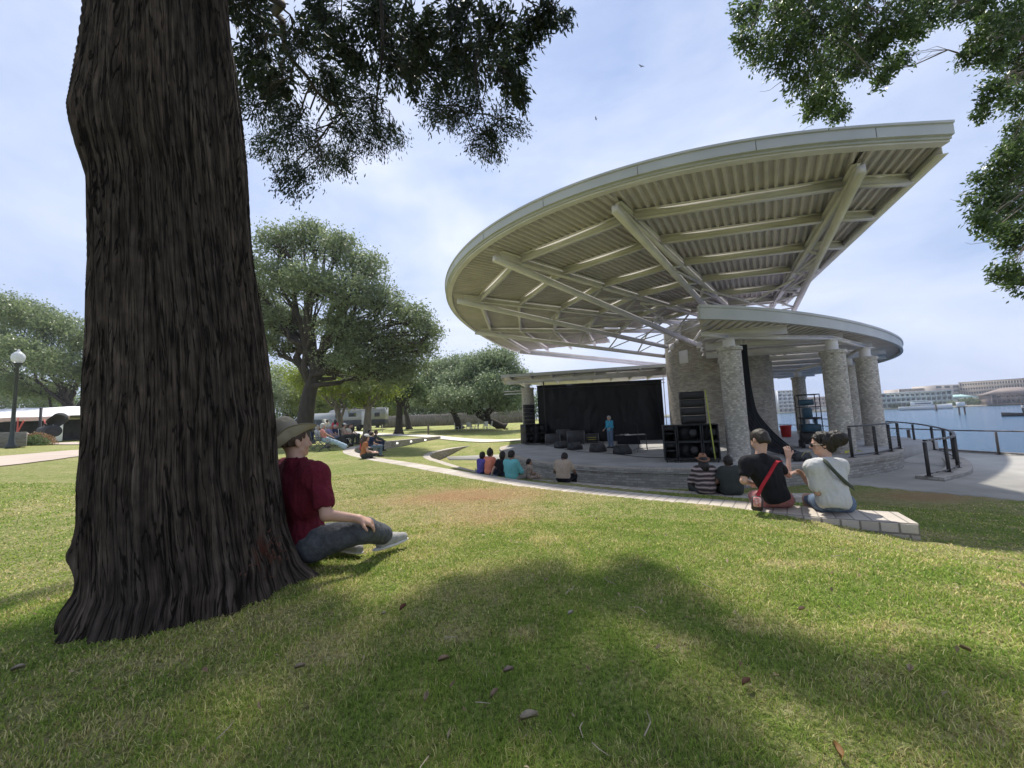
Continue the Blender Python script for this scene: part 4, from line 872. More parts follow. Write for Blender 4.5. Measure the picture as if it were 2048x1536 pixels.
# ================================================================ signed-distance bodies (one continuous surface each)
def nrm(v): v = np.asarray(v, float); return v/(np.linalg.norm(v)+1e-9)
class SDF:
    def __init__(s, lo, hi, h):
        s.h = h; s.lo = np.asarray(lo, float); s.n = np.maximum(np.ceil((np.asarray(hi, float)-s.lo)/h).astype(int), 4)+1
        s.D = np.full(s.n, 1.0, np.float32)
    def sub(s, lo, hi):
        a = np.clip(np.floor((lo-s.lo)/s.h).astype(int), 0, s.n-1); b = np.clip(np.ceil((hi-s.lo)/s.h).astype(int)+1, 1, s.n)
        if (b <= a).any(): return None, None
        sl = tuple(slice(a[i], b[i]) for i in range(3))
        g = np.meshgrid(*[s.lo[i]+s.h*np.arange(a[i], b[i]) for i in range(3)], indexing='ij')
        return sl, np.stack(g, -1)
    def smin(s, sl, d, k):
        a = s.D[sl]
        if k <= 0: s.D[sl] = np.minimum(a, d); return
        hh = np.maximum(k-np.abs(a-d), 0)/k; s.D[sl] = np.minimum(a, d)-hh*hh*k*.25
    def cap(s, a, b, ra, rb=None, k=.02):
        a = np.asarray(a, float); b = np.asarray(b, float); rb = ra if rb is None else rb; m = max(ra, rb)+k+2*s.h
        sl, P = s.sub(np.minimum(a, b)-m, np.maximum(a, b)+m)
        if sl is None: return s
        ab = b-a; t = np.clip(((P-a)@ab)/(ab@ab+1e-9), 0, 1); d = np.linalg.norm(P-a-t[..., None]*ab, axis=-1)-(ra+(rb-ra)*t); s.smin(sl, d, k); return s
    def ell(s, c, r, R=None, k=.02):
        c = np.asarray(c, float); r = np.asarray(r, float); m = r.max()+k+2*s.h; sl, P = s.sub(c-m, c+m)
        if sl is None: return s
        q = P-c
        if R is not None: q = q@R
        k0 = np.linalg.norm(q/r, axis=-1); k1 = np.linalg.norm(q/(r*r), axis=-1); d = k0*(k0-1)/np.maximum(k1, 1e-6); s.smin(sl, d, k); return s
    def chain(s, pts, rr, k=.02):
        for i in range(len(pts)-1): s.cap(pts[i], pts[i+1], rr[i], rr[i+1], k)
        return s
    def cut(s, c, n):
        """removes what lies on the side n points to"""
        n = nrm(n); c = np.asarray(c, float); g = [((s.lo[i]+s.h*np.arange(s.n[i])-c[i])*n[i]).astype(np.float32) for i in range(3)]
        s.D = np.maximum(s.D, g[0][:, None, None]+g[1][None, :, None]+g[2][None, None, :]); return s
    def carve(s, c, r, R=None):
        c = np.asarray(c, float); r = np.asarray(r, float); m = r.max()+2*s.h; sl, P = s.sub(c-m, c+m); q = P-c
        if R is not None: q = q@R
        k0 = np.linalg.norm(q/r, axis=-1); k1 = np.linalg.norm(q/(r*r), axis=-1); d = k0*(k0-1)/np.maximum(k1, 1e-6); s.D[sl] = np.maximum(s.D[sl], -d); return s
    def wrinkle(s, amp, f, o=0):
        m_ = np.abs(s.D) < max(.02, 2.5*s.h); q = np.argwhere(m_)*s.h+s.lo; q2 = q*np.asarray(f)+o; s.D[m_] += ((1-np.abs(2*fbm(q2, 2)-1))-.7).astype(np.float32)*amp*-1; return s
    def mesh(s):
        D = s.D; S = D < 0
        rg_ = []
        for i in range(3):
            w_ = np.flatnonzero(S.any(axis=tuple(j for j in range(3) if j != i))); rg_.append((max(w_[0]-2, 0), min(w_[-1]+3, D.shape[i])) if len(w_) else (0, D.shape[i]))
        D = D[tuple(slice(*q) for q in rg_)]; S = D < 0; off0 = np.array([q[0] for q in rg_]); n = np.array(D.shape)-1
        sl2 = lambda A, o: A[o[0]:o[0]+n[0], o[1]:o[1]+n[1], o[2]:o[2]+n[2]]
        anyc = np.zeros(tuple(n), bool); allc = np.ones(tuple(n), bool)
        for o in np.ndindex(2, 2, 2): q = sl2(S, o); anyc |= q; allc &= q
        act = anyc & ~allc; g = np.argwhere(act); idx = np.full(tuple(n), -1); idx[act] = np.arange(len(g)); cs = np.zeros((len(g), 3)); ct = np.zeros(len(g))
        cv = {o: D[g[:, 0]+o[0], g[:, 1]+o[1], g[:, 2]+o[2]] for o in np.ndindex(2, 2, 2)}
        for ax in range(3):
            o1, o2 = [i for i in range(3) if i != ax]
            for u in (0, 1):
                for v in (0, 1):
                    a = [0, 0, 0]; a[o1] = u; a[o2] = v; b = list(a); b[ax] = 1
                    da, db = cv[tuple(a)], cv[tuple(b)]; x = (da < 0) != (db < 0); t = np.where(x, da/np.where(x, da-db, 1), 0)
                    cs[:, o1] += x*u; cs[:, o2] += x*v; cs[:, ax] += t; ct += x
        V = (g+off0+cs/ct[:, None])*s.h+s.lo; F = []
        for ax in range(3):
            o1, o2 = (ax+1) % 3, (ax+2) % 3; sl = [slice(1, n[i]) for i in range(3)]; sl[ax] = slice(0, n[ax])
            A = D[tuple(slice(1, n[i]) if i != ax else slice(0, n[ax]) for i in range(3))]
            B = D[tuple(slice(1, n[i]) if i != ax else slice(1, n[ax]+1) for i in range(3))]
            x = (A < 0) != (B < 0); p = np.argwhere(x); inv = (A < 0)[x]
            off = np.array([1 if i != ax else 0 for i in range(3)]); p = p+off
            def c_(u, v):
                q = p.copy(); q[:, o1] -= u; q[:, o2] -= v; return idx[q[:, 0], q[:, 1], q[:, 2]]
            q = np.stack([c_(1, 1), c_(0, 1), c_(0, 0), c_(1, 0)], 1); q[~inv] = q[~inv][:, ::-1]; F.append(q)
        return V, np.concatenate(F)
    def build(s, name, mat, parent=None, **k):
        V, F = s.mesh(); F = F[(F >= 0).all(1)]; return mk(name, V, F, mat, parent, True, **k)
skin = M('skin', (.50, .30, .22), .55, .08, 12, bump=.1, bscale=150); skind = M('skin_brown', (.16, .085, .055), .5, .1, 12); skint = M('skin_tan', (.36, .19, .12), .55, .1, 12)
def cloth(n, c, c2=None, sc_=30, var=.12, b=.5): return M('cloth_'+n, c, .9, var, sc_, bump=b, bscale=90, c2=c2, spec=.2)
def hairm(n, c): return M('hair_'+n, c, .45, .45, 60, bump=.8, bscale=120, stretch=(1, 1, .25), spec=.4)
hd = hairm('dark', (.016, .011, .009)); hb = hairm('brown', (.06, .032, .018)); hg = hairm('grey', (.42, .40, .37))
shoem = M('shoe_grey', (.33, .32, .30), .8, .15, 30, bump=.4, bscale=120); solem = M('shoe_sole', (.6, .58, .54), .8, .1, 20); darksh = M('shoe_dark', (.03, .028, .026), .7, .2, 20)
def ik(a, c, l1, l2, pole):
    a = np.asarray(a, float); c = np.asarray(c, float); d = c-a; L_ = np.linalg.norm(d)
    if L_ > (l1+l2)*.995: c = a+d/L_*(l1+l2)*.995; d = c-a; L_ = np.linalg.norm(d)
    x = (l1*l1-l2*l2+L_*L_)/(2*L_); h = math.sqrt(max(l1*l1-x*x, 0)); u = d/L_; p = np.asarray(pole, float); p = p-u*(p@u); return a+u*x+nrm(p)*h, c
def face_frame(f, up=(0, 0, 1)):
    f = nrm(f); u = np.asarray(up, float); u = nrm(u-f*(u@f)); r = np.cross(f, u); return r, f, u      # right, forward, up
def head(S, c, fr, s=1.0, neck=None):
    """head centred c (ears height), fr=(right,forward,up)"""
    r, f, u = fr; R = np.c_[r, f, u]; p = lambda x, y, z: np.asarray(c)+(r*x+f*y+u*z)*s
    S.ell(p(0, -.012, .028), np.array([.076, .096, .088])*s, R, .01); S.ell(p(0, .030, -.035), np.array([.058, .062, .075])*s, R, .03)
    S.ell(p(0, .068, -.088), np.array([.022, .016, .016])*s, R, .02)                      # chin
    S.cap(p(-.05, .02, -.060), p(0, .062, -.088), .014*s, .014*s, .02); S.cap(p(.05, .02, -.060), p(0, .062, -.088), .014*s, .014*s, .02)
    S.cap(p(-.035, .078, .018), p(.035, .078, .018), .010*s, None, .014)                   # brow
    for sg in (-1, 1):
        S.ell(p(sg*.031, .083, .002), np.array([.013, .008, .009])*s, R, .004)
        S.ell(p(sg*.045, .060, -.028), np.array([.020, .018, .020])*s, R, .02)
        S.ell(p(sg*.078, -.008, -.008), np.array([.010, .019, .031])*s, R@rotx(.2), .005)
        S.carve(p(sg*.087, -.002, -.004), np.array([.006, .008, .013])*s, R)
    S.chain([p(0, .088, .012), p(0, .104, -.018), p(0, .108, -.028)], [.007*s, .010*s, .012*s], .008); S.ell(p(-.009, .098, -.030), np.array([.008, .010, .007])*s, R, .005); S.ell(p(.009, .098, -.030), np.array([.008, .010, .007])*s, R, .005)
    S.cap(p(-.018, .086, -.055), p(.018, .086, -.055), .0065*s, None, .005); S.cap(p(-.015, .085, -.064), p(.015, .085, -.064), .007*s, None, .005)
    if neck is not None: S.cap(neck, p(0, -.015, -.04), .056*s, .052*s, .03)
def hand(S, wst, d, nrm_, s=1.0, curl=.6, side=1, spread=1.0):
    """palm from wrist along d, back of hand faces nrm_, thumb on side*(d x n)"""
    d = nrm(d); n = nrm(np.asarray(nrm_)-d*(np.asarray(nrm_)@d)); t = np.cross(d, n)*side; w_ = np.asarray(wst, float)
    for i, x in enumerate((-.028, -.010, .010, .027)): S.cap(w_+t*x*.5*s+d*.01*s, w_+d*.085*s+t*x*s, .017*s, .0125*s, .018)
    for i, (x, ln) in enumerate(((-.030, .062), (-.010, .074), (.010, .080), (.029, .072))):
        b = w_+d*.085*s+t*x*s; a = 0; p = b; dd = nrm(d+t*x*3*spread)
        for j, fr in enumerate((.45, .32, .23)):
            a += curl*(.55, .6, .4)[j]*(1.1-.08*i); v = dd*math.cos(a)-n*math.sin(a); q = p+v*ln*fr*s; S.cap(p, q, (.0095, .0088, .008)[j]*s, (.0088, .008, .0068)[j]*s, .0035); p = q
    b = w_+d*.03*s+t*.026*s; v = nrm(d*.6+t*.75-n*.25); q = b+v*.040*s; S.cap(b, q, .014*s, .011*s, .012); v = nrm(d*.9+t*.3-n*.45); S.cap(q, q+v*.036*s, .0105*s, .008*s, .005)
def foot(S, ank, d, s=1.0, up=(0, 0, 1), k=.02, fat=1.0):
    d = nrm(d); u = nrm(np.asarray(up)-d*(np.asarray(up)@d)); a = np.asarray(ank, float)
    S.cap(a-d*.035*s-u*.05*s, a+d*.06*s-u*.045*s, .036*s*fat, .040*s*fat, k); S.cap(a+d*.06*s-u*.045*s, a+d*.15*s-u*.058*s, .040*s*fat, .030*s*fat, k); S.cap(a, a-d*.02*s-u*.04*s, .038*s*fat, .036*s*fat, k)
def person(label, loc, yaw, J, st, h=.012, s=1.0, group=None):
    """J: joints in local metres (x right, y forward, z up). st: colours and garment choices. Children: body, shirt, trousers, hair, shoes, extras"""
    root = empty('person', tuple(loc), yaw, label=label, cat='person', group=group)
    J = {k: np.asarray(v, float)*s for k, v in J.items()}; P, Cc, Nk, Hd = J['pelvis'], J['chest'], J['neck'], J['head']
    allp = np.array(list(J.values())); lo = allp.min(0)-.26*s; hi = allp.max(0)+.26*s
    up_t = nrm(Nk-P); fr = face_frame(J.get('face', np.array([0, 1, 0])), J.get('hup', np.array([0, 0, 1.]))); 
    sh = nrm(J['shR']-J['shL']); fwd = nrm(np.cross(up_t, sh)); RT = np.c_[sh, fwd, nrm(np.cross(sh, fwd))]
    fat = st.get('fat', 1.0); arms = ('L', 'R')
    # body
    S = SDF(lo, hi, h); head(S, Hd, fr, s, Nk+(Cc-Nk)*.15)
    S.ell(Cc, np.array([.135, .085, .15])*s*fat, RT, .05); S.ell(P+up_t*.10*s, np.array([.125, .085, .13])*s*fat, RT, .05)
    S.cap(J['shL'], J['shR'], .045*s, None, .05)
    for a in arms:
        sg = 1 if a == 'R' else -1
        S.cap(J['sh'+a], J['el'+a], .044*s*fat, .036*s*fat, .02); S.cap(J['el'+a], J['wr'+a], .037*s*fat, .024*s*fat, .015)
        hd_ = J.get('hd'+a); d = nrm(J['wr'+a]-J['el'+a]) if hd_ is None else nrm(hd_)
        hn = J.get('hn'+a, np.array([0, 0, 1.])); hand(S, J['wr'+a], d, hn, s*.96, st.get('curl'+a, st.get('curl', .5)), side=J_side(sg, d, hn, st, a))
        if st.get('legs', 'skin') == 'skin' or True:
            S.cap(J['hp'+a], J['kn'+a], .070*s*fat, .052*s*fat, .03); S.cap(J['kn'+a], J['an'+a], .052*s*fat, .034*s*fat, .02)
            if st.get('bare'): foot(S, J['an'+a], J['ft'+a], s)
    S.build('body', st.get('skin', skin), root)
    # shirt
    if st.get('shirt'):
        g = .014*s+st.get('loose', 0.0)*s; S = SDF(lo, hi, h)
        wd = st.get('wide', 1.10); S.ell(Cc, np.array([.140*wd, .092, .155])*s*fat+g, RT, .05); S.ell(P+up_t*.10*s, np.array([.128*wd, .090, .14])*s*fat+g, RT, .06); S.ell(P+up_t*.02*s, np.array([.135, .10, .09])*s*fat+g, RT, .06)
        S.cap(J['shL'], J['shR'], .050*s+g*.7, None, .05)
        for a in arms: m_ = J['sh'+a]*.72+Cc*.28; S.cap(m_, Cc+(m_-Cc)*.62-up_t*.12*s, .072*s*fat+g*.5, .075*s*fat+g*.5, .07); S.cap(J['sh'+a]*.8+Nk*.2, Nk-up_t*.03*s, .050*s+g*.4, .045*s+g*.3, .05); S.cap(Nk+(Cc-Nk)*.25, Nk-up_t*.015*s, .062*s+g*.5, .054*s+g*.3, .03)
        for a in arms:
            sl = st.get('sleeve', .55); e = J['sh'+a]+(J['el'+a]-J['sh'+a])*min(sl, 1); S.cap(J['sh'+a], e, .050*s*fat+g*.35, (.046 if sl < 1 else .040)*s*fat+g*.5, .05)
            if sl > 1: S.cap(J['el'+a], J['el'+a]+(J['wr'+a]-J['el'+a])*(sl-1), .042*s*fat+g*.6, .030*s+g*.6, .015)
        wf = st.get('wr', .009); S.wrinkle(wf*1.5, (8, 8, 3)); S.wrinkle(wf, (24, 24, 7), 5)
        hem = st.get('hem', -.05); S.cut(P+up_t*hem*s, -up_t)
        S.carve(Nk+up_t*.052*s+fwd*.01*s, np.array([.075, .075, .052])*s, RT)
        for a in arms:   # open the sleeve ends a little
            if st.get('sleeve', .55) < 1: e = J['sh'+a]+(J['el'+a]-J['sh'+a])*st.get('sleeve', .55); d = nrm(J['el'+a]-J['sh'+a]); S.carve(e+d*.05*s, np.array([.044, .044, .044])*s*fat)
        S.build('shirt', st['shirt'], root)
    # trousers / shorts / skirt
    if st.get('pants'):
        g = .012*s+st.get('ploose', .004)*s; S = SDF(lo, hi, h); S.ell(P+up_t*.03*s, np.array([.135, .098, .10])*s*fat+g, RT, .05); S.cap(J['hpL'], J['hpR'], .085*s*fat+g, None, .04)
        ln = st.get('plen', 1.95)
        for a in arms:
            e = J['hp'+a]+(J['kn'+a]-J['hp'+a])*min(ln, 1); S.cap(J['hp'+a], e, .080*s*fat+g, .058*s*fat+g, .035)
            if ln > 1: S.cap(J['kn'+a], J['kn'+a]+(J['an'+a]-J['kn'+a])*(ln-1), .058*s*fat+g, .040*s*fat+g*1.3, .025)
        S.wrinkle(.012, (10, 10, 10)); S.wrinkle(.005, (26, 26, 26), 3); S.cut(P+up_t*(.12)*s, up_t); S.build(st.get('pname', 'trousers'), st['pants'], root)
    if st.get('skirt'):
        S = SDF(lo, hi, h); S.ell(P, np.array([.16, .13, .11])*s, RT, .05)
        mK = (J['knL']+J['knR'])/2; mA = (J['anL']+J['anR'])/2
        for q0, q1, r0, r1 in ((P, mK, .12, .10), (mK, mA, .10, .12)):
            for o in (-.05, .05): S.cap(q0+sh*o, q1+sh*o, r0*s, r1*s, .05)
        S.wrinkle(.03, (9, 9, 3)); S.build('skirt', st['skirt'], root)
    if not st.get('bare') and st.get('shoes') is not False:
        for a in arms:
            A = J['an'+a]; S = SDF(A-.24*s, A+.24*s, h); foot(S, A, J['ft'+a], s*st.get('shf', 1)**.4, k=.015, fat=1.12*st.get('shf', 1)**.3); o_ = S.build('shoe', st.get('shoes', darksh), root)
            if st.get('shf'):
                d_ = nrm(J['ft'+a]); u_ = nrm(np.array([0, 0, 1.])-d_*d_[2]); S = SDF(A-.26*s, A+.26*s, h*.8); S.ell(A+d_*.045-u_*.083, (.155, .052, .016), np.c_[d_, np.cross(u_, d_), u_], .0); S.build('sole', solem, o_)
    # hair
    hk = st.get('hair')
    if hk:
        r, f, u = fr; R = np.c_[r, f, u]; p = lambda x, y, z: Hd+(r*x+f*y+u*z)*s; S = SDF(Hd-.42*s, Hd+.30*s, h); th = st.get('hth', .012)
        S.ell(p(0, -.018, .034), (np.array([.078, .098, .090])+th)*s, R, .01)
        if hk in ('short', 'bun', 'long', 'bob', 'pony'): S.ell(p(0, -.055, -.02), (np.array([.066, .055, .07])+th)*s, R, .02)
        if hk == 'bun': S.ell(p(*st.get('bunp', (0, -.11, .06))), np.array(st.get('bunr', (.06, .055, .06)))*s, R, .02)
        if hk in ('long',): S.chain([p(0, -.06, 0), p(0, -.085, -.12), p(0, -.09, -.27)], [.075*s, .10*s, .085*s], .03); S.chain([p(.05, -.04, -.02), p(.08, -.05, -.2)], [.05*s, .05*s], .03); S.chain([p(-.05, -.04, -.02), p(-.08, -.05, -.2)], [.05*s, .05*s], .03)
        if hk == 'bob': S.ell(p(0, -.03, -.04), np.array([.095, .085, .10])*s, R, .03)
        if hk == 'pony': S.ell(p(0, -.115, -.0), np.array([.03, .035, .035])*s, R, .01); S.cap(p(0, -.13, -.01), p(0, -.15, -.10), .028*s, .016*s, .02)
        S.wrinkle(st.get('hw', .016), (28, 28, 9)); S.wrinkle(.006, (60, 60, 25), 2)
        S.cut(p(0, .062, .05), f*1+u*-.55); 
        if hk == 'short': S.cut(p(0, 0, st.get('hlow', -.065)), -u); S.cut(p(0, .03, -.01), f-u*1.0)
        S.build('hair', st.get('hairm', hd), root)
    return root, J, fr
def J_side(sg, d, hn, st, a): return st.get('side'+a, sg)
def hatobj(label, world, fr, m, bandm, s=1.0, brim=.155, crown=.115, curl=.05, pinch=.03, name='hat', h=.006):
    """felt or straw hat as its own thing; world = point at hat band centre, fr world frame"""
    r, f, u = fr; R = np.c_[r, f, u]; root = empty(name, tuple(world), label=label, cat='hat'); 
    nA, nR = 96, 14; V = []; th = .004
    for side_ in (0, 1):
        for j in range(nR):
            t = j/(nR-1)
            for i in range(nA):
                a = 2*math.pi*i/nA; ri = .078+(.018)*abs(math.sin(a)); ro = brim*(1.0+.10*abs(math.sin(a))); rr = ri+(ro-ri)*t
                z = curl*(t**1.7)*(abs(math.cos(a))**1.5)*1.0-.018*t*abs(math.sin(a))+(.004 if side_ else 0)
                x = rr*math.cos(a)*(1-.16*t*abs(math.cos(a))); V.append((x*s, rr*math.sin(a)*s*1.02, z*s))
    V = np.array(V); ii = np.arange(nA*nR).reshape(nR, nA); q = np.stack([ii[:-1], np.roll(ii, -1, 1)[:-1], np.roll(ii, -1, 1)[1:], ii[1:]], -1).reshape(-1, 4)
    o = nA*nR; e = np.stack([ii[-1], np.roll(ii[-1], -1), np.roll(ii[-1], -1)+o, ii[-1]+o], -1); F = np.concatenate([q[:, ::-1], q+o, e])
    mk('brim', V@R.T, F, m, root, True)
    S = SDF((-.13*s, -.15*s, -.03*s), (.13*s, .15*s, .20*s), h); S.chain([(0, .0, .0), (0, 0, crown*.55*s)], [.088*s, .078*s], .01); S.ell((0, 0, .01*s), np.array([.088, .104, .05])*s, None, .03); S.ell((0, 0, crown*.55*s), np.array([.074, .094, crown*.45])*s, None, .03); S.ell((0, -.01*s, crown*.8*s), np.array([.062, .080, .035])*s, None, .03)
    S.carve((0, -.01*s, crown*1.12*s), np.array([.026, .085, .036])*s)
    for sg in (-1, 1): S.carve((sg*.082*s, .075*s, crown*.95*s), np.array([.036, .06, .045])*s)
    S.cut((0, 0, .002*s), (0, 0, -1)); Vv, Ff = S.mesh(); mk('crown', Vv@R.T, Ff[(Ff >= 0).all(1)], m, root, True)
    if bandm:
        mb = MB(); n_ = 48; ring = [(np.array([.0885*math.cos(2*math.pi*i/n_), .105*math.sin(2*math.pi*i/n_), 0])*s) for i in range(n_+1)]
        VV = []; 
        for z in (.006, .028):
            for q_ in ring: VV.append(q_*(1.03 if z < .01 else 1.0)+[0, 0, z*s])
        FF = [[i, i+1, n_+1+i+1, n_+1+i] for i in range(n_)]; mk('hat_band', np.array(VV)@R.T, FF, bandm, root, True)
    return root
def bench_pose(lean=.04, tilt=0, armL=None, armR=None, face=(0, 1, 0), drop=-.40, headdrop=0, feetL=None, feetR=None, hunch=0, hup=(0, 0, 1)):
    J = dict(pelvis=(0, 0, .10), chest=(tilt*.6, lean*.6-hunch*.2, .37), neck=(tilt, lean, .545), head=(tilt*1.15, lean+.035+headdrop*.5, .695-headdrop*.3), face=face, hup=hup, shL=(-.165+tilt, lean-.01, .50), shR=(.165+tilt, lean-.01, .50),
             hpL=(-.095, .03, .085), hpR=(.095, .03, .085), ftL=(0, 1, 0), ftR=(0, 1, 0))
    for a, sg, fx, ar in (('L', -1, feetL, armL), ('R', 1, feetR, armR)):
        an = fx or (sg*.13, .44, drop+.09); k, an = ik(J['hp'+a], an, .43, .42, (sg*.15, .6, 1)); J['kn'+a] = k; J['an'+a] = an
        wr = ar or (sg*.13, .30, .20); e, wr = ik(J['sh'+a], wr, .285, .25, (sg*1.0, -.7, -.5)); J['el'+a] = e; J['wr'+a] = wr
    return J
def ground_pose(lean=-.05, tilt=0, kind='cross', **k):
    fl = dict(cross=((.10, .22, .06), (-.10, .26, .06)), out=((-.10, .80, .09), (.10, .82, .09)), up=((-.14, .42, .08), (.14, .40, .08)))[kind]
    J = bench_pose(lean, tilt, feetL=fl[0], feetR=fl[1], **k)
    if kind == 'cross':
        for a, sg in (('L', -1), ('R', 1)): kk, an = ik(J['hp'+a], fl[0 if a == 'L' else 1], .43, .42, (sg*1.0, .25, .25)); J['kn'+a] = kk; J['an'+a] = an; J['ft'+a] = (-sg*1.0, .3, 0)
    return J
def yaw_to(p, q):  # yaw so that local +y points from p to q
    return math.atan2(-(q[0]-p[0]), q[1]-p[1])
def wpt(root_loc, yaw, p): return np.asarray(root_loc)+rotz(yaw)@np.asarray(p, float)
def wfr(fr, yaw): return tuple(rotz(yaw)@v for v in fr)
# ================================================================ the people
STC = np.array([5.5, 19.0])
maroon = cloth('maroon', (.115, .012, .024), b=.6); blackc = cloth('black', (.013, .013, .017)); whitec = cloth('white', (.52, .52, .51), var=.05); jeansg = cloth('grey_denim', (.085, .09, .10), var=.25); pinkc = cloth('dusty_pink', (.36, .16, .16))
denim = cloth('denim', (.13, .18, .26), var=.2); teal = cloth('teal', (.16, .46, .46)); coral = cloth('coral', (.72, .24, .15)); purple = cloth('purple', (.11, .09, .32)); tan_ = cloth('tan', (.42, .33, .25)); charc = cloth('charcoal', (.05, .055, .05)); navy = cloth('navy', (.02, .03, .07)); palebl = cloth('pale_blue', (.40, .52, .60)); pat = cloth('patterned', (.10, .08, .07), (.62, .48, .38), sc_=38, var=.1)
orangeb = cloth('rust', (.42, .17, .08)); bluep = cloth('blue_print', (.01, .10, .22), (.10, .50, .70), sc_=26); redc = cloth('red', (.45, .04, .06)); lav = cloth('lavender', (.28, .26, .42)); cream = cloth('cream', (.55, .50, .42)); khaki = cloth('khaki', (.30, .28, .24)); lightg = cloth('light_grey', (.40, .41, .42))
def poncho():
    m, nt, b = newmat('poncho_weave'); N = nt.nodes.new; L = nt.links.new; b.inputs['Roughness'].default_value = .9
    tc = N('ShaderNodeTexCoord'); wv = N('ShaderNodeTexWave'); wv.bands_direction = 'Z'; wv.inputs['Scale'].default_value = 3.2; wv.inputs['Distortion'].default_value = 2.2; wv.inputs['Detail'].default_value = 2; wv.inputs['Detail Scale'].default_value = 1.5; L(tc.outputs['Object'], wv.inputs['Vector'])
    cr = N('ShaderNodeValToRGB'); cr.color_ramp.interpolation = 'CONSTANT'; e = cr.color_ramp.elements; e[0].color = (.03, .025, .025, 1); e[1].position = .82; e[1].color = (.45, .36, .33, 1)
    for p, c in ((.22, (.20, .11, .10)), (.38, (.05, .04, .04)), (.55, (.34, .27, .25)), (.66, (.07, .05, .05))): k = e.new(p); k.color = (*c, 1)
    L(wv.outputs['Fac'], cr.inputs[0]); L(cr.outputs[0], b.inputs['Base Color']); return m
def lj(root, yaw, *q):      # image reading with a depth -> local joint
    return rotz(-yaw)@(atd(*q)-np.asarray(root))
def seat_on(px_, py_, z, inset=0): P = atz(px_, py_, z); return np.array([P[0], P[1], z])
# --- man in felt hat
R0 = np.array([-1.47, 2.84, -.02]); yw = yaw_to((0, 0), (.78, .62))
l = lambda *q: lj(R0, yw, *q)
J = dict(pelvis=l(606, 1078, 2.84), chest=l(597, 985, 2.80), neck=l(592, 922, 2.83), head=l(590, 884, 2.84), shR=l(634, 950, 2.68), shL=l(567, 938, 3.00), elR=l(653, 1030, 2.60), wrR=l(716, 1037, 2.70),
         elL=l(575, 1030, 3.10), wrL=l(640, 1060, 3.12), hpR=l(626, 1088, 2.78), hpL=l(600, 1080, 2.95), knR=l(728, 1060, 2.80), anR=l(770, 1070, 3.04), knL=l(700, 1065, 3.25), anL=l(692, 1076, 3.05),
         ftR=rotz(-yw)@np.array([.66, .72, .06]), ftL=rotz(-yw)@np.array([.8, -.5, .0]), face=rotz(-yw)@np.array([.66, .75, .03]), hup=rotz(-yw)@np.array([.0, 0, 1.]), hdR=rotz(-yw)@np.array([.80, .40, -.42]), hnR=rotz(-yw)@np.array([.35, -.25, .9]))
st = dict(shirt=maroon, pants=jeansg, shoes=shoem, skin=skin, hair='short', hairm=hb, hth=.003, hlow=-.03, sleeve=.70, hem=-.09, loose=.012, wr=.014, curlR=.75, ploose=.010, plen=1.86, fat=1.08, shf=1.05)
man, J_, fr_ = person('man in maroon T-shirt and felt hat sitting on the grass beside the cedar trunk', R0, yw, J, st, h=.0062)
up_h = nrm(np.array([-.58, -.34, 1.])); f_h = nrm(np.array([.80, .58, .02])); f_h = nrm(f_h-up_h*(f_h@up_h)); r_h = np.cross(f_h, up_h)
felt = M('olive_felt', (.31, .275, .205), .9, .08, 20, bump=.15, bscale=160)
hc = atd(582, 880, 2.84)
hatobj('olive grey wide-brimmed felt hat worn by the man in the maroon shirt', hc, (r_h, f_h, up_h), felt, None, 1.06, brim=.165, crown=.165, curl=.085, h=.005)
# soles on the man's near shoe
# --- woman in black T-shirt
R1 = seat_on(1554, 1016, -.2); R1[2] = -.2; yw = yaw_to(R1, R1+[.30, 1, 0]); l = lambda *q: lj(R1, yw, *q)
J = dict(pelvis=l(1555, 998, 4.38), chest=l(1536, 950, 4.40), neck=l(1518, 911, 4.42), head=l(1519, 881, 4.46), shL=l(1492, 926, 4.34), shR=l(1549, 926, 4.52), elL=l(1487, 962, 4.30), wrL=l(1503, 966, 4.62), elR=l(1577, 950, 4.72), wrR=l(1577, 914, 4.80),
         hpL=(-.09, .03, .09), hpR=(.09, .05, .09), knL=(-.12, .45, .05), knR=(.16, .46, .05), anL=(-.1, .50, -.33), anR=(.16, .52, -.33), ftL=(0, 1, 0), ftR=(0, 1, 0), face=rotz(-yw)@np.array([-.25, .85, -.5]), hup=(0, .3, 1), hdR=rotz(-yw)@np.array([.05, .1, 1.]), hnR=(0, -1, 0))
st = dict(shirt=blackc, pants=pinkc, plen=.8, pname='shorts', skin=skin, hair='short', hairm=hairm('darkbrown', (.028, .019, .013)), hth=.006, hw=.008, sleeve=.60, hem=-.02, loose=.008, fat=.92, curl=.8, shoes=shoem)
wb, J_, fr_ = person('woman with short hair in black T-shirt and pink shorts seated on the outer wall', R1, yw, J, st, h=.0075)
def strap(parent, pts, wd, mat, name, off=None, th=.004):
    """flat band through world points, facing outward from the given normals"""
    P = spline(np.array([p for p, _ in pts]), 30); Nn = spline(np.array([n for _, n in pts], float), 30); T = np.gradient(P, axis=0); V = []
    for p, n, t in zip(P, Nn, T): t = nrm(t); n = nrm(n-t*(n@t)); s_ = np.cross(t, n); V += [p+s_*wd/2, p-s_*wd/2, p-s_*wd/2+n*th, p+s_*wd/2+n*th]
    F = []
    for i in range(29):
        a, b = i*4, i*4+4
        for k in range(4): F.append([a+k, a+(k+1) % 4, b+(k+1) % 4, b+k])
    o = mk(name, V, F, mat, parent, False); return o
redstrap = cloth('red_strap', (.42, .025, .035)); olivestrap = cloth('olive_strap', (.06, .07, .05))
bagm = M('bag_dark', (.05, .035, .035), .6, .3, 10)
bag = empty('shoulder_bag', tuple(atd(1514, 1003, 4.12)), label='small red and black bag hanging on a red strap across the black T-shirt', cat='bag')
vn = np.array([-.30, -.95, .1])
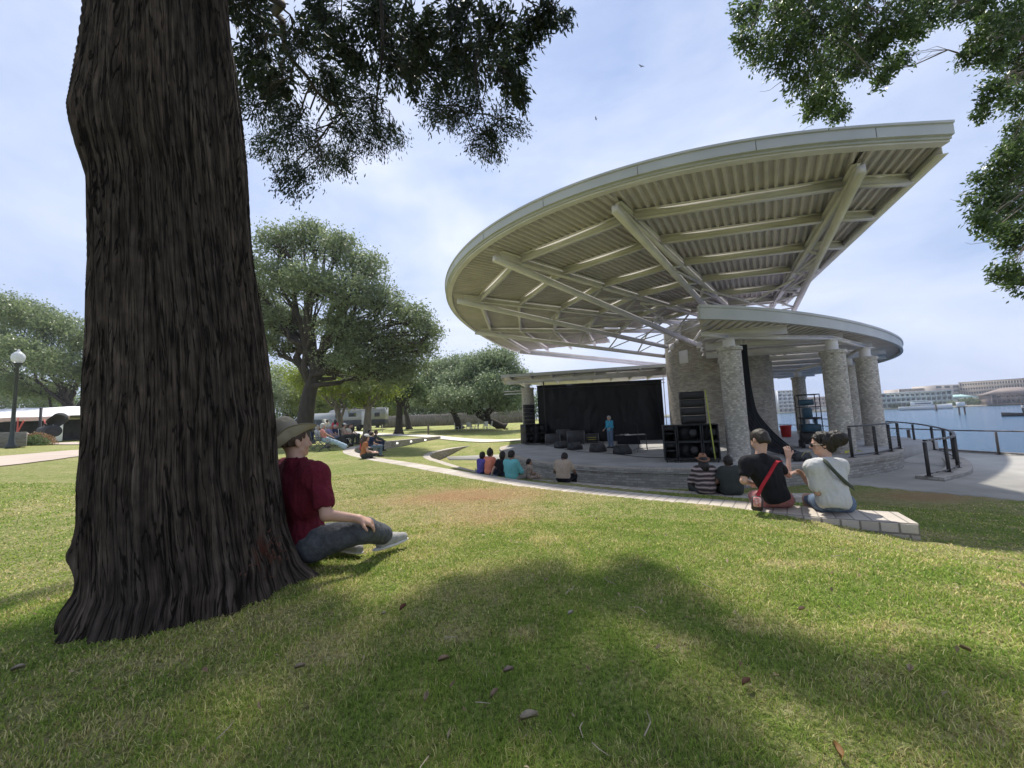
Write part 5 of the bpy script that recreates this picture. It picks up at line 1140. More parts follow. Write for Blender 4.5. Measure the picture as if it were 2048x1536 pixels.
o = strap(bag, [(atd(1562, 921, 4.50), (0, -.3, 1)), (atd(1552, 926, 4.33), vn), (atd(1539, 948, 4.27), vn), (atd(1524, 972, 4.20), vn), (atd(1515, 992, 4.13), vn)], .034, redstrap, 'strap'); o.location = -np.array(bag.location)
Rb = np.c_[nrm([.95, -.25, -.1]), nrm([.25, .95, 0]), nrm(np.cross([.95, -.25, -.1], [.25, .95, 0]))]
MB().box((0, 0, -.02), (.105, .05, .15), Rb, .015).build('pouch', bagm, bag)
fl = MB(); fl.box(np.array([-.016, -.028, -.0]), (.075, .02, .10), Rb, .009); fl.build('front_pocket', M('bag_red_print', (.50, .03, .03), .6, .1, 22, c2=(.80, .60, .55)), bag)
# --- woman in white T-shirt
R2 = seat_on(1672, 1024, -.2); yw = yaw_to(R2, R2+[.35, 1, 0]); l = lambda *q: lj(R2, yw, *q)
J = dict(pelvis=l(1668, 1006, 4.12), chest=l(1659, 958, 4.20), neck=l(1652, 921, 4.24), head=l(1644, 888, 4.28), shL=l(1626, 934, 4.14), shR=l(1680, 932, 4.34), elL=l(1636, 984, 4.12), wrL=l(1613, 962, 4.33), elR=l(1640, 968, 4.62), wrR=l(1597, 944, 4.68),
         hpL=(-.09, .03, .09), hpR=(.09, .05, .09), knL=(-.10, .46, .05), knR=(.12, .46, .05), anL=(-.1, .50, -.33), anR=(.12, .52, -.33), ftL=(0, 1, 0), ftR=(0, 1, 0), face=rotz(-yw)@np.array([-.90, .50, -.10]), hdL=rotz(-yw)@np.array([-.35, .1, .9]), hnL=rotz(-yw)@np.array([.8, 0, .4]), hdR=rotz(-yw)@np.array([-1, 0, -.1]), hnR=(0, 0, 1))
st = dict(shirt=whitec, pants=denim, plen=.7, pname='shorts', skin=skin, hair='bun', bunp=(.0, -.135, .045), bunr=(.085, .095, .085), hairm=hd, hth=.012, hw=.035, wide=.98, sleeve=.80, hem=-.06, loose=.016, wr=.013, curl=.5, shoes=shoem)
ww, J_, fr_ = person('dark-haired woman in white T-shirt and sunglasses seated near the end of the outer wall', R2, yw, J, st, h=.0075)
r, f, u = [rotz(yw)@v for v in fr_]; hc = wpt(R2, yw, J_['head'])
sg = empty('sunglasses', tuple(hc+f*.095+u*.0), label='dark sunglasses on the face of the woman in white', cat='sunglasses')
glm = M('dark_lens', (.01, .01, .012), .15, .1, 5)
Rg = np.c_[r, f, u]
for s_ in (-1, 1):
    MB().box(r*s_*.032+f*.006, (.054, .008, .040), Rg@rotz(-s_*.25), .003).build('lens', glm, sg)
    MB().tube([r*s_*.060+f*-.004+u*.008, r*s_*.082-f*.05+u*.006, r*s_*.083-f*.10+u*.004], .0035, 6).build('temple', cream, sg)
cb = empty('crossbody_strap', tuple(atd(1672, 945, 4.2)), label='olive strap running across the back of the woman in white', cat='strap')
vn = np.array([.05, -1, .15])
o = strap(cb, [(atd(1638, 916, 4.20), (-.3, -.4, 1)), (atd(1650, 922, 4.10), (-.1, -.8, .7)), (atd(1666, 940, 4.035), vn), (atd(1682, 956, 4.035), vn), (atd(1698, 970, 4.10), (.6, -.8, 0)), (atd(1707, 977, 4.24), (1, -.1, 0))], .040, olivestrap, 'strap'); o.location = -np.array(cb.location)
# --- row on the inner wall
def seated(label, px_, py_, z, st, yaw_to_=None, pose=None, h=.014, s=1.0, **k):
    P = seat_on(px_, py_, z); tgt = STC if yaw_to_ is None else np.array(yaw_to_); yw = yaw_to(P, tgt); J = pose or bench_pose(**k)
    return person(label, P, yw, J, st, h=h, s=s)+(P, yw)
zi = -.85
seated('woman in orange T-shirt with dark hair pinned up, arm around the person in purple', 979, 952, zi, dict(shirt=coral, pants=navy, hair='bun', bunp=(0, -.03, .13), bunr=(.04, .04, .04), fat=1.15, sleeve=.6, skin=skint), armL=(-.42, .18, .28), s=1.05)
seated('person in purple top sitting leftmost on the inner wall beside the orange T-shirt', 961, 951, zi, dict(shirt=purple, pants=navy, hair='bob', skin=skint), tilt=.06, s=.93)
seated('person in black T-shirt propped on one arm between the orange and teal shirts', 1003, 955, zi, dict(shirt=blackc, pants=navy, hair='bob', skin=skin), armL=(-.30, -.22, .0), tilt=.02, s=.97)
tl = seated('man in teal shirt with a dark fish print sitting on the inner wall', 1024, 962, zi, dict(shirt=teal, pants=khaki, hair='short', skin=skint, sleeve=1.5, fat=1.15, loose=.02), lean=.0, s=1.07)
seated('little girl with ponytail in a patterned outfit on the inner wall', 1057, 958, zi, dict(shirt=pat, pants=pat, hair='pony', skin=skint, loose=.01), yaw_to_=(12, 16), s=.72)
seated('man in tan T-shirt bowing his head alone on the inner wall', 1127, 964, zi, dict(shirt=tan_, pants=blackc, hair='short', skin=skind, fat=1.12, sleeve=.6, loose=.02, hem=.0), hunch=.05, headdrop=.22, face=(0, .8, -.6), armR=(.20, .35, .18), s=1.03)
hw_ = seated('long-haired woman in striped woven poncho and brown hat on the inner wall', 1413, 987, zi, dict(shirt=poncho(), pants=charc, hair='long', hairm=hd, skin=skint, sleeve=1.5, loose=.035, fat=1.1, hem=-.09), s=1.0)
fr = wfr(hw_[2], hw_[4]); hcw = wpt(hw_[3], hw_[4], hw_[1]['head'])
hatobj('brown straw hat with pale band on the woman in the striped poncho', hcw+fr[2]*.045, (fr[0], nrm(fr[1]+fr[2]*.15), nrm(fr[2]-fr[1]*.15)), M('brown_straw', (.30, .15, .085), .85, .2, 60, bump=.4, bscale=200), M('pale_band', (.55, .42, .36), .8), 1.0, brim=.165, crown=.105, curl=.02, h=.008)
seated('broad person in charcoal shirt beside the woman in the striped poncho', 1466, 989, zi, dict(shirt=charc, pants=charc, hair='short', skin=skind, fat=1.3, loose=.02), s=1.0, hunch=.03, headdrop=.06)
# fish print on the teal shirt: low relief strokes following the back
P_, yw = tl[3], tl[4]
fm = M('fish_print', (.03, .06, .10), .8, .2, 30); mb = MB(); bk = lambda x, z: wpt(P_, yw, np.array([x, -.128-.02*math.cos(x*9)+.03*(1-abs(z-.35)*3) if 0 else -.135, z])*1.07)
fish = MB()
def printline(pts, r_): fish.tube([bk(x, z) for x, z in pts], r_, 5)
printline([(-.09, .40), (-.03, .435), (.05, .42), (.08, .385), (.04, .345), (-.02, .335), (-.09, .40)], .006); printline([(.02, .42), (.03, .38), (.02, .35)], .006); printline([(-.09, .40), (-.12, .43), (-.115, .37), (-.09, .40)], .006); printline([(-.10, .36), (-.08, .29), (-.10, .24)], .005); printline([(-.02, .44), (.02, .465), (.06, .45)], .006)
# --- others
ct = M('white_cap', (.62, .60, .56), .8)
def cap_(label, world, fr, m, s=1.0):
    r, f, u = fr; R = np.c_[r, f, u]; c = empty('cap', tuple(world), label=label, cat='cap'); S = SDF((-.12, -.13, -.03), (.12, .24, .16), .012); S.ell((0, -.005, .0), (.092, .112, .098)); S.ell((0, .13, .0), (.065, .075, .012), None, .02); S.cut((0, 0, -.005), (0, 0, -1)); V, F = S.mesh(); mk('cap_crown', V@R.T*s, F[(F >= 0).all(1)], m, c, True)
cw_ = seated('woman in rust top and white cap sitting cross-legged on the outer wall', 727, 917, -.2, dict(shirt=orangeb, pants=charc, plen=1.0, pname='shorts', hair='long', hairm=hb, skin=skin, sleeve=.4), pose=ground_pose(kind='cross', lean=.06), yaw_to_=(2, 17), h=.014)
cap_('white cap on the woman in the rust top', wpt(cw_[3], cw_[4], cw_[1]['head'])+[0, 0, .045], wfr(cw_[2], cw_[4]), ct)
seated('person in dark clothes sitting on the outer wall with feet on the lower lawn', 741, 898, -.2, dict(shirt=navy, pants=denim, hair='short', hairm=hb, skin=skin), yaw_to_=(0, 24))
seated('small person in red sitting behind the woman in the white cap', 724, 903, -.2, dict(shirt=redc, pants=charc, hair='long', hairm=hb, skin=skin), yaw_to_=(2, 20), s=.85)
seated('person in denim jacket stretched out with legs along the wall', 742, 884, -.2, dict(shirt=denim, pants=charc, hair='short', skin=skin, sleeve=1.9), pose=ground_pose(kind='out', lean=-.12, armL=(-.25, -.25, .02), armR=(.3, -.1, .02)), yaw_to_=(4, 26))
# performer on stage
P = atz(1222, 896, -.8); yw = yaw_to(P, P+[-.8, -.45, 0])
J = dict(pelvis=(0, 0, .95), chest=(0, .02, 1.22), neck=(0, 0, 1.44), head=(0, .03, 1.59), face=(-.1, 1, 0), shL=(-.18, 0, 1.40), shR=(.18, 0, 1.40), elL=(-.24, .02, 1.12), wrL=(-.20, .24, 1.05), elR=(.26, -.02, 1.12), wrR=(.22, .18, 1.0), hpL=(-.09, 0, .90), hpR=(.09, 0, .90), knL=(-.11, .02, .48), knR=(.11, .0, .48), anL=(-.12, -.02, .09), anR=(.12, -.02, .09), ftL=(-.2, 1, 0), ftR=(.2, 1, 0))
person('grey-haired performer in blue patterned shirt and jeans standing on the stage', P, yw, J, dict(shirt=bluep, pants=denim, hair='short', hairm=hg, skin=skin, hem=-.14, sleeve=1.5, loose=.012), h=.013)
# --- chairs and their sitters
chairm = M('chair_frame', (.10, .11, .13), .5); 
def fold_chair(label, P, yw, m, seatw=.5, arms=True, group=None):
    c = empty('folding_chair', tuple(P), yw, label=label, cat='chair', group=group); w2 = seatw/2
    mb = MB(); mb.box((0, 0, .42), (seatw, .46, .02), None, .008); mb.build('seat', m, c); mb = MB(); mb.box((0, -.26, .68), (seatw, .02, .46), rotx(.18), .008); mb.build('backrest', m, c)
    for sx in (-1, 1):
        MB().tube([(sx*w2, -.26, .0), (sx*w2, .20, .42), (sx*w2, .22, .60)], .014, 6).build('leg', chairm, c); MB().tube([(sx*w2, .24, .0), (sx*w2, -.22, .42), (sx*w2, -.33, .92)], .014, 6).build('leg', chairm, c)
        if arms: MB().box((sx*(w2+.01), 0, .61), (.05, .42, .02), None, .006).build('armrest', m, c)
    return c
def on_chair(lab_p, lab_c, px_, d, cm, st, yt=(3, 24), s=1.0, pose=None, seat=.43, ybase=None, bench=False):
    q = atd(px_, 880, d); z = ground_z(q[:2])[0]; P = np.array([q[0], q[1], z]); yw = yaw_to(P, yt)
    if lab_c: fold_chair(lab_c, P, yw, cm)
    P2 = P+np.array([0, 0, seat*1.0]); return person(lab_p, P2, yw, pose or bench_pose(lean=-.06), st, h=.015, s=s)
chn = M('chair_navy', (.02, .03, .06), .8); chb = M('chair_blue', (.18, .30, .36), .7); cht = M('chair_teal', (.05, .14, .18), .8); chg = M('chair_green', (.04, .09, .05), .8)
on_chair('elderly woman in pink top and long pale blue skirt with legs stretched out', 'pale blue metal lawn chair at the edge of the outer wall', 650, 18.2, chb, dict(shirt=cloth('pink', (.62, .27, .25)), skirt=palebl, hair='bob', hairm=hg, skin=skin), pose=bench_pose(lean=-.12, feetL=(-.08, .84, -.28), feetR=(.08, .86, -.28)), s=1.05)
on_chair('white-haired person in white shirt seated behind the pale blue lawn chair', 'navy camp chair left of the white-haired person', 636, 20.5, chn, dict(shirt=whitec, pants=khaki, hair='bob', hairm=hg, skin=skin))
fold_chair('empty navy canvas camp chair closest to the felt hat', np.array([*atd(619, 880, 19)[:2], ground_z(atd(619, 880, 19)[:2])[0]]), yaw_to(atd(619, 880, 19), (3, 24)), chn, .62)
on_chair('grey-haired person in lavender top in the second row of chairs', 'dark teal folding chair in the second row', 661, 21.5, cht, dict(shirt=lav, pants=denim, hair='short', hairm=hg, skin=skin))
on_chair('man in navy shirt with grey hair in the third folding chair', 'dark green folding chair behind the lavender top', 672, 23.5, chg, dict(shirt=navy, pants=denim, hair='short', hairm=hg, skin=skin))
q = atd(689, 880, 21.5); zq = ground_z(q[:2])[0]; Pq = np.array([q[0], q[1], zq]); ywq = yaw_to(Pq, (3, 24))
wc = empty('wheelchair', tuple(Pq), ywq, label='black wheelchair with large spoked wheels at the right end of the chair group', cat='wheelchair')
MB().box((0, 0, .46), (.44, .44, .03), None, .01).build('seat', blackm, wc); MB().box((0, -.23, .72), (.44, .03, .48), rotx(.1), .01).build('backrest', blackm, wc)
for sx in (-1, 1):
    w_ = MB(); w_.lathe((sx*.29, -.10, .30), [(.285, -.015), (.30, -.015), (.30, .015), (.285, .015)], 28, roty(math.pi/2)); 
    for i in range(12): a = i*math.pi/6; w_.beam((sx*.29, -.10, .30), (sx*.29, -.10+math.cos(a)*.285, .30+math.sin(a)*.285), .006, .006)
    w_.build('wheel', blackm, wc); MB().lathe((sx*.24, .34, .09), [(.02, -.015), (.09, -.015), (.09, .015), (.02, .015)], 14, roty(math.pi/2)).build('caster', blackm, wc)
    MB().tube([(sx*.25, -.26, 1.0), (sx*.25, -.22, .46), (sx*.25, .24, .46), (sx*.24, .40, .14)], .013, 6).build('side_frame', steel, wc)
pw = person('person in cap and patterned shirt sitting in the wheelchair', Pq+[0, 0, .48], ywq, bench_pose(lean=-.04, drop=-.36), dict(shirt=pat, pants=charc, hair='short', skin=skin), h=.015)
cap_('pale cap on the person in the wheelchair', wpt(Pq+[0, 0, .48], ywq, pw[1]['head'])+[0, 0, .045], wfr(pw[2], ywq), ct)
on_chair('person in dark red top in a low chair beside the trailer hitch', 'red folding chair on the far lawn near the trailer', 703, 26, M('chair_red', (.35, .03, .02), .8), dict(shirt=blackc, pants=charc, hair='short', hairm=hb, skin=skin))
on_chair('person in light grey shirt leaning back between the teal and green chairs', 'grey folding chair in the middle of the seated group', 655, 24.5, M('chair_grey', (.2, .2, .21), .7), dict(shirt=lightg, pants=navy, hair='short', hairm=hg, skin=skin))
on_chair('person in white top at the far right end of the seated group', 'black folding chair right of the wheelchair', 699, 23.0, M('chair_black', (.03, .03, .03), .7), dict(shirt=cream, pants=charc, hair='bob', hairm=hb, skin=skin))
seated('person in dark shirt on the wall beside the denim jacket', 750, 889, -.2, dict(shirt=charc, pants=navy, hair='short', hairm=hb, skin=skin), yaw_to_=(2, 26))
def standing(label, px_, d, st, yaw=0.0, s=1.0, bend=0.0, h=.016, **k):
    q = atd(px_, 880, d); P = np.array([q[0], q[1], ground_z(q[:2])[0]]); b = bend
    J = dict(pelvis=(0, -.1*b, .95), chest=(0, .02+.22*b, 1.22-.06*b), neck=(0, .40*b, 1.44-.14*b), head=(0, .03+.52*b, 1.59-.18*b), face=(0, 1, -.3*b), shL=(-.18, .36*b, 1.40-.13*b), shR=(.18, .36*b, 1.40-.13*b), elL=(-.24, .04+.40*b, 1.12-.1*b), wrL=(-.18, .26+.45*b, 1.02-.05*b), elR=(.25, .0+.40*b, 1.12-.1*b), wrR=(.18, .22+.5*b, 1.0-.05*b), hpL=(-.09, -.1*b, .90), hpR=(.09, -.1*b, .90), knL=(-.10, .04, .48), knR=(.12, -.02, .48), anL=(-.11, .0, .09), anR=(.13, -.08, .09), ftL=(0, 1, 0), ftR=(0, 1, 0))
    return person(label, P, yaw, J, st, h=h, s=s)
standing('person in pink top standing behind the chairs near the dark pickup', 670, 33, dict(shirt=cloth('hot_pink', (.60, .06, .12)), pants=charc, hair='long', skin=skin), .6)
standing('person in pale shirt standing between the chairs and the dark pickup', 654, 31, dict(shirt=cream, pants=khaki, hair='short', skin=skin), -.5)
standing('person in black T-shirt and red shorts bending over the smoker', 103, 31, dict(shirt=blackc, pants=cloth('brick_red', (.25, .05, .04)), pname='shorts', plen=.9, hair='short', skin=skin), 1.9, bend=.8)
# ================================================================ stage gear
def Rz(a): return rotz(a)
spk = speakm; grill = M('speaker_grille', (.012, .012, .014), .5, .4, 300, bump=.6, bscale=400)
def cabinet(name, label, cat, P, yw, dims, kind='sub', group=None):
    """front faces local -y"""
    wd, dp, ht = dims; c = empty(name, tuple(P), yw, label=label, cat=cat, group=group); t = .03
    if kind == 'sub':     # open-mouthed horn bin: frame, recessed grille and shelf
        mb = MB(); mb.box((0, 0, t/2), (wd, dp, t), None, .005).box((0, 0, ht-t/2), (wd, dp, t), None, .005)
        for sx in (-1, 1): mb.box((sx*(wd/2-t/2), 0, ht/2), (t, dp, ht-2*t-.004), None, .004)
        mb.box((0, dp/2-t/2, ht/2), (wd-2*t-.004, t, ht-2*t-.004)); mb.build('case', spk, c)
        MB().box((-wd*.14, -dp*.10, ht/2), (wd*.6, .02, ht-2*t-.01)).build('grille', grill, c)
        mb = MB(); mb.lathe((wd*.2, -dp*.30, ht/2), [(.0, .0), (.05, .02), (.11, .0), (.13, -.02), (.14, -.02)], 20, rotx(math.pi/2)); mb.build('driver', blackm, c)
    elif kind == 'shelf':
        mb = MB(); mb.box((0, 0, t/2), (wd, dp, t), None, .005).box((0, 0, ht-t/2), (wd, dp, t), None, .005)
        for sx in (-1, 1): mb.box((sx*(wd/2-t/2), 0, ht/2), (t, dp, ht-2*t-.004), None, .004)
        mb.box((0, dp/2-t/2, ht/2), (wd-2*t-.004, t, ht-2*t-.004)); mb.box((0, -.02, ht*.55), (wd-2*t-.006, dp-.1, .02), rotx(.12)); mb.build('case', spk, c)
        MB().box((0, -dp*.44, ht*.82), (wd-2*t-.01, .015, ht*.26)).build('grille', grill, c)
    else:                 # line array box: trapezoid case, rounded grille, side plates
        mb = MB(); mb.box((0, .03, ht/2), (wd, dp-.06, ht-.012), None, .02); mb.build('case', spk, c)
        MB().box((0, -dp/2+.01, ht/2), (wd-.10, .05, ht-.05), None, .018).build('grille', grill, c)
        mb = MB()
        for sx in (-1, 1): mb.box((sx*(wd/2+.012), 0, ht/2), (.02, dp*.7, ht-.004), None, .004)
        mb.build('rigging_plate', blackm, c)
    return c
BS = atz(1384, 921, -.8); ya = rad(-18)         # right stack: front faces the audience on the left
B0 = np.array([6.15, 13.75, -.796]); ax = np.array([math.cos(ya), math.sin(ya), 0]); ay = np.array([-math.sin(ya), math.cos(ya), 0])
doll = M('dolly_black', (.02, .02, .02), .8, .3, 10)
names = [('left', 0, 'shelf'), ('middle', 1, 'sub'), ('right', 2, 'sub')]
for nm, i, kd in names:
    wds = (.42, .78, .52)[i]; xo = (-.62, 0, .67)[i]
    P = B0+ax*xo
    dz = empty('speaker_dolly', tuple(P), ya, label='black wheeled dolly under the %s column of the right speaker stack' % nm, cat='dolly')
    MB().box((0, 0, .10), (wds, .7, .03), None, .006).build('platform', doll, dz)
    for sx in (-1, 1):
        for sy in (-1, 1): MB().lathe((sx*(wds/2-.07), sy*.27, .042), [(.01, -.02), (.042, -.02), (.042, .02), (.01, .02)], 12, roty(math.pi/2)).build('caster', blackm, dz)
    for row in (0, 1):
        cabinet('subwoofer', '%s %s black bass cabinet of the right speaker stack' % (('bottom', 'upper')[row], nm), 'speaker', P+[0, 0, .118+row*.592], ya, (wds-.01, .78, .59), kd, 'bass cabinets of the right speaker stack')
for k in range(4):
    P = B0+ax*.22+ay*(.02*k)+np.array([0, 0, 1.33+k*.285]); cabinet('line_array_box', '%s box of the four in the right line array' % ('lowest', 'second lowest', 'second highest', 'topmost')[k], 'speaker', P, ya+.08, (.74, .42, .275), 'arr', 'line array boxes on the right stack')
MB().box((0, 0, 0), (.74, .5, .025), None, .006).build('array_base_plate', blackm, None, label='black base plate between the right line array and bass cabinets', cat='plate').location = B0+ax*.22+[0, 0, 1.315]
o = bpy.data.objects['array_base_plate']; o.rotation_euler = (0, 0, ya)
st_ = MB(); a_ = B0+ax*.62-ay*.36; st_.tube([a_+[0, 0, 2.48], a_+ax*.04+[0, 0, 1.7], a_+ax*.08-ay*.05+[0, 0, .9], a_+ax*.12-ay*.08+[0, 0, .12]], .022, 5)
st_.build('ratchet_strap', M('strap_yellow', (.42, .48, .10), .7), None, label='yellow-green ratchet strap hanging down the right speaker stack', cat='strap')
# cases next to column
rk = empty('equipment_rack', (7.1, 14.2, -.8), ya, label='black wheeled equipment rack between the right speakers and the nearest column', cat='rack')
MB().box((0, 0, .52), (.42, .6, .84), None, .012).build('case', spk, rk); MB().tube([(-.15, -.32, .15), (-.15, -.34, .9), (.12, -.34, .9)], .015, 6).build('handle', steel, rk)
for sx in (-1, 1):
    for sy in (-1, 1): MB().lathe((sx*.15, sy*.22, .048), [(.01, -.02), (.045, -.02), (.045, .02), (.01, .02)], 10, roty(math.pi/2)).build('caster', blackm, rk)
# left stack, seen small
C0 = np.array([1.35, 26.6, -.796]); yb = rad(25); bx = np.array([math.cos(yb), math.sin(yb), 0])
for row in (0, 1):
    for i, nm in ((0, 'left'), (1, 'right')):
        cabinet('subwoofer', '%s %s black bass cabinet of the far left speaker stack' % (('bottom', 'upper')[row], nm), 'speaker', C0+bx*(-.42+i*.82)+[0, 0, .06+row*.66], yb, (.78, .8, .65), 'sub', 'bass cabinets of the left speaker stack')
for k in range(5):
    cabinet('line_array_box', '%s box of the five in the far left line array' % ('lowest', 'second lowest', 'middle', 'second highest', 'topmost')[k], 'speaker', C0+bx*-.3+[0, 0, 1.39+k*.265], yb, (.72, .42, .255), 'arr', 'line array boxes on the left stack')
# backdrop with its frame
bd = empty('backdrop', (0, 0, 0), label='black cloth backdrop stretched on a truss frame at the back of the stage', cat='backdrop')
A, B = np.array([1.75, 27.2]), np.array([10.0, 25.6]); n_ = 150; m_ = 30
uu, vv = np.meshgrid(np.linspace(0, 1, n_), np.linspace(0, 1, m_)); wr = (fbm(np.stack([uu*9, vv*2.2+uu*3, uu*0], -1), 4)-.5)*.34+(1-np.abs(2*fbm(np.stack([uu*14, vv*4, uu*0+4], -1), 2)-1))*.10
nn = np.array([-(B-A)[1], (B-A)[0]])/np.linalg.norm(B-A); V = np.stack([A[0]+(B-A)[0]*uu+nn[0]*wr, A[1]+(B-A)[1]*uu+nn[1]*wr, -.80+(3.22-.04*uu+.8)*vv+np.sin(uu*40)*.01*(vv > .98)], -1).reshape(-1, 3)
ii = np.arange(n_*m_).reshape(m_, n_); F = np.stack([ii[:-1, :-1], ii[:-1, 1:], ii[1:, 1:], ii[1:, :-1]], -1).reshape(-1, 4)
mk('cloth', V, F, M('backdrop_cloth', (.004, .0045, .008), .42, .3, 3, spec=.28, bump=.5, bscale=12), bd, True)
mb = MB(); A3 = np.array([1.7, 26.95, 3.22]); B3 = np.array([10.1, 25.35, 3.18])
for dz_, dy in ((0, 0), (-.22, 0), (0, .22)): mb.tube([A3+[0, dy, dz_], B3+[0, dy, dz_]], .022, 6)
for i in range(34): a = A3+(B3-A3)*i/34; b = A3+(B3-A3)*(i+1)/34; mb.beam(a+[0, 0, 0 if i % 2 else -.22], b+[0, 0, -.22 if i % 2 else 0], .014, .014)
mb.build('truss', blackm, bd)
for t, mt in ((.06, blackm), (.985, steel)): p = A3+(B3-A3)*t; MB().tube([p+[0, -.12, .25], [p[0], p[1]-.12, -.79]], .04 if t < .5 else .028, 8).build('upright', mt, bd)
# wedge monitors
def wedge(px_, py_, i):
    P = atz(px_, py_, -.8); c = empty('stage_monitor', (P[0], P[1], -.796), rad(-150), label='%s wedge monitor from the left along the stage front' % ('first', 'second', 'third', 'fourth')[i], cat='stage monitor', group='wedge monitors on the stage')
    prof_ = [(-.26, 0), (.26, 0), (.26, .14), (.05, .40), (-.16, .38), (-.26, .12)]; w2 = .33; V = [(s_*w2, y, z) for s_ in (-1, 1) for y, z in prof_]; f = [list(range(6)), list(range(6, 12))[::-1]]+[[j, 6+j, 6+(j+1) % 6, (j+1) % 6] for j in range(6)]
    mb = MB(); mb.add(V, f); mb.build('case', spk, c); mb = MB(); sl = math.atan2(.26, -.21); mb.box((0, .163, .276), (.56, .30, .012), rotx(-math.atan2(.26, .21))); mb.build('grille', M('grille_grey', (.05, .052, .055), .6, .2, 200), c)
for i, (a, b) in enumerate(((1123, 896), (1150, 899), (1196, 903), (1245, 908))): wedge(a, b, i)
MB().tube(spline([np.r_[atz(x, y, -.8)[:2], -.795] for x, y in ((1080, 888), (1150, 902), (1210, 906), (1280, 914), (1335, 916))], 40), .018, 6).build('cable', blackm, None, label='black cable lying along the stage floor behind the wedge monitors', cat='cable')
# road cases and tables before the backdrop
def case_(label, px_, d, w_, h_, k=0, name='road_case'):
    q = atd(px_, 880, d); c = empty(name, (q[0], q[1], -.796), rad(-12+k), label=label, cat='case' if name == 'road_case' else 'table')
    if name == 'road_case':
        MB().box((0, 0, h_/2+.06), (w_, .6, h_), None, .01).build('case', M('case_black', (.03, .03, .033), .5, .3, 6), c); mb = MB()
        for sx in (-1, 1):
            for sz in (.07, h_+.05): mb.box((0, -.30, sz), (w_+.012, .02, .03))
            mb.box((sx*w_/2, -.302, h_/2+.06), (.03, .02, h_))
        mb.build('metal_edge', M('case_edge', (.25, .25, .25), .4, .1, 8), c)
        for sx in (-1, 1): MB().lathe((sx*(w_/2-.08), -.2, .03), [(.01, -.02), (.03, -.02), (.03, .02), (.01, .02)], 10, roty(math.pi/2)).build('caster', blackm, c)
    else:
        MB().box((0, 0, h_), (w_, .6, .035), None, .005).build('table_top', blackm, c); MB().box((-.12, -.29, h_-.22), (w_*.72, .03, .42)).build('drape', blackc, c)
        for sx in (-1, 1):
            for sy in (-1, 1): MB().tube([(sx*(w_/2-.05), sy*.26, h_-.02), (sx*(w_/2-.02), sy*.28, 0)], .014, 6).build('leg', blackm, c)
    return c
case_('black road case with metal edges left of the performer under the backdrop', 1106, 25.5, .95, .62, 4); case_('tall black road case in the middle of the row under the backdrop', 1128, 26.0, .85, .85, -3); case_('wide black road case second from the right in the row', 1152, 25.3, 1.1, .78, 2); case_('small black road case directly left of the performer', 1184, 25.6, .8, .55, 7)
ylo = MB(); q = atd(1184, 880, 25.2)
for k in range(2): ylo.box((q[0], q[1], -.56+k*.13), (.55, .02, .035))
ylo.build('yellow_stripes', M('hazard_yellow', (.55, .50, .08), .6), None, label='two yellow straps on the small road case left of the performer', cat='strap')
tb = case_('black table holding small instruments right of the performer', 1262, 19.2, 1.5, .72, -4, 'stage_table'); tp_ = np.array(tb.location)
rg = np.random.default_rng(8)
cl_ = MB(); 
for i in range(15): cl_.box(tp_+[rg.uniform(-.6, .6), rg.uniform(-.22, .22), .745+rg.uniform(0, .02)], (rg.uniform(.06, .2), rg.uniform(.05, .14), rg.uniform(.02, .06)), rotz(rg.uniform(0, 3)), .006)
cl_.build('table_clutter', M('clutter', (.20, .16, .12), .7, .5, 9, c2=(.6, .55, .5)), None, label='small instruments and papers spread over the black stage table', cat='instruments', kind='stuff')
uu, vv = np.meshgrid(np.linspace(-.42, .42, 26), np.linspace(-.31, .31, 12)); V = np.stack([uu+.05, vv, .742+.012*fbm(np.stack([uu*12, vv*12, uu*0], -1), 2)-.25*np.clip(np.abs(vv)-.28, 0, 1)*3], -1).reshape(-1, 3)
ii = np.arange(26*12).reshape(12, 26); F = np.stack([ii[:-1, :-1], ii[:-1, 1:], ii[1:, 1:], ii[1:, :-1]], -1).reshape(-1, 4); o = mk('table_cloth', V, F, cloth('stage_white', (.55, .54, .52)), None, True, label='crumpled white cloth lying on the black stage table', cat='cloth'); o.location = tp_
P = atz(1278, 903, -.8); ms = empty('microphone_stand', (P[0], P[1], -.796), 0, label='black tripod microphone stand at the right side of the stage table', cat='mic stand')
MB().tube([(0, 0, .15), (0, 0, 1.25)], .012, 6).build('pole', blackm, ms); MB().tube([(0, 0, 1.25), (-.5, .1, 1.45)], .009, 6).build('boom', blackm, ms); MB().lathe((-.52, .1, 1.42), [(.012, 0), (.02, .05), (.028, .08), (.02, .11), (0, .12)], 12).build('microphone', blackm, ms)
for i in range(3): a = i*2.1; MB().tube([(0, 0, .18), (math.cos(a)*.38, math.sin(a)*.38, .01)], .011, 5).build('leg', blackm, ms)
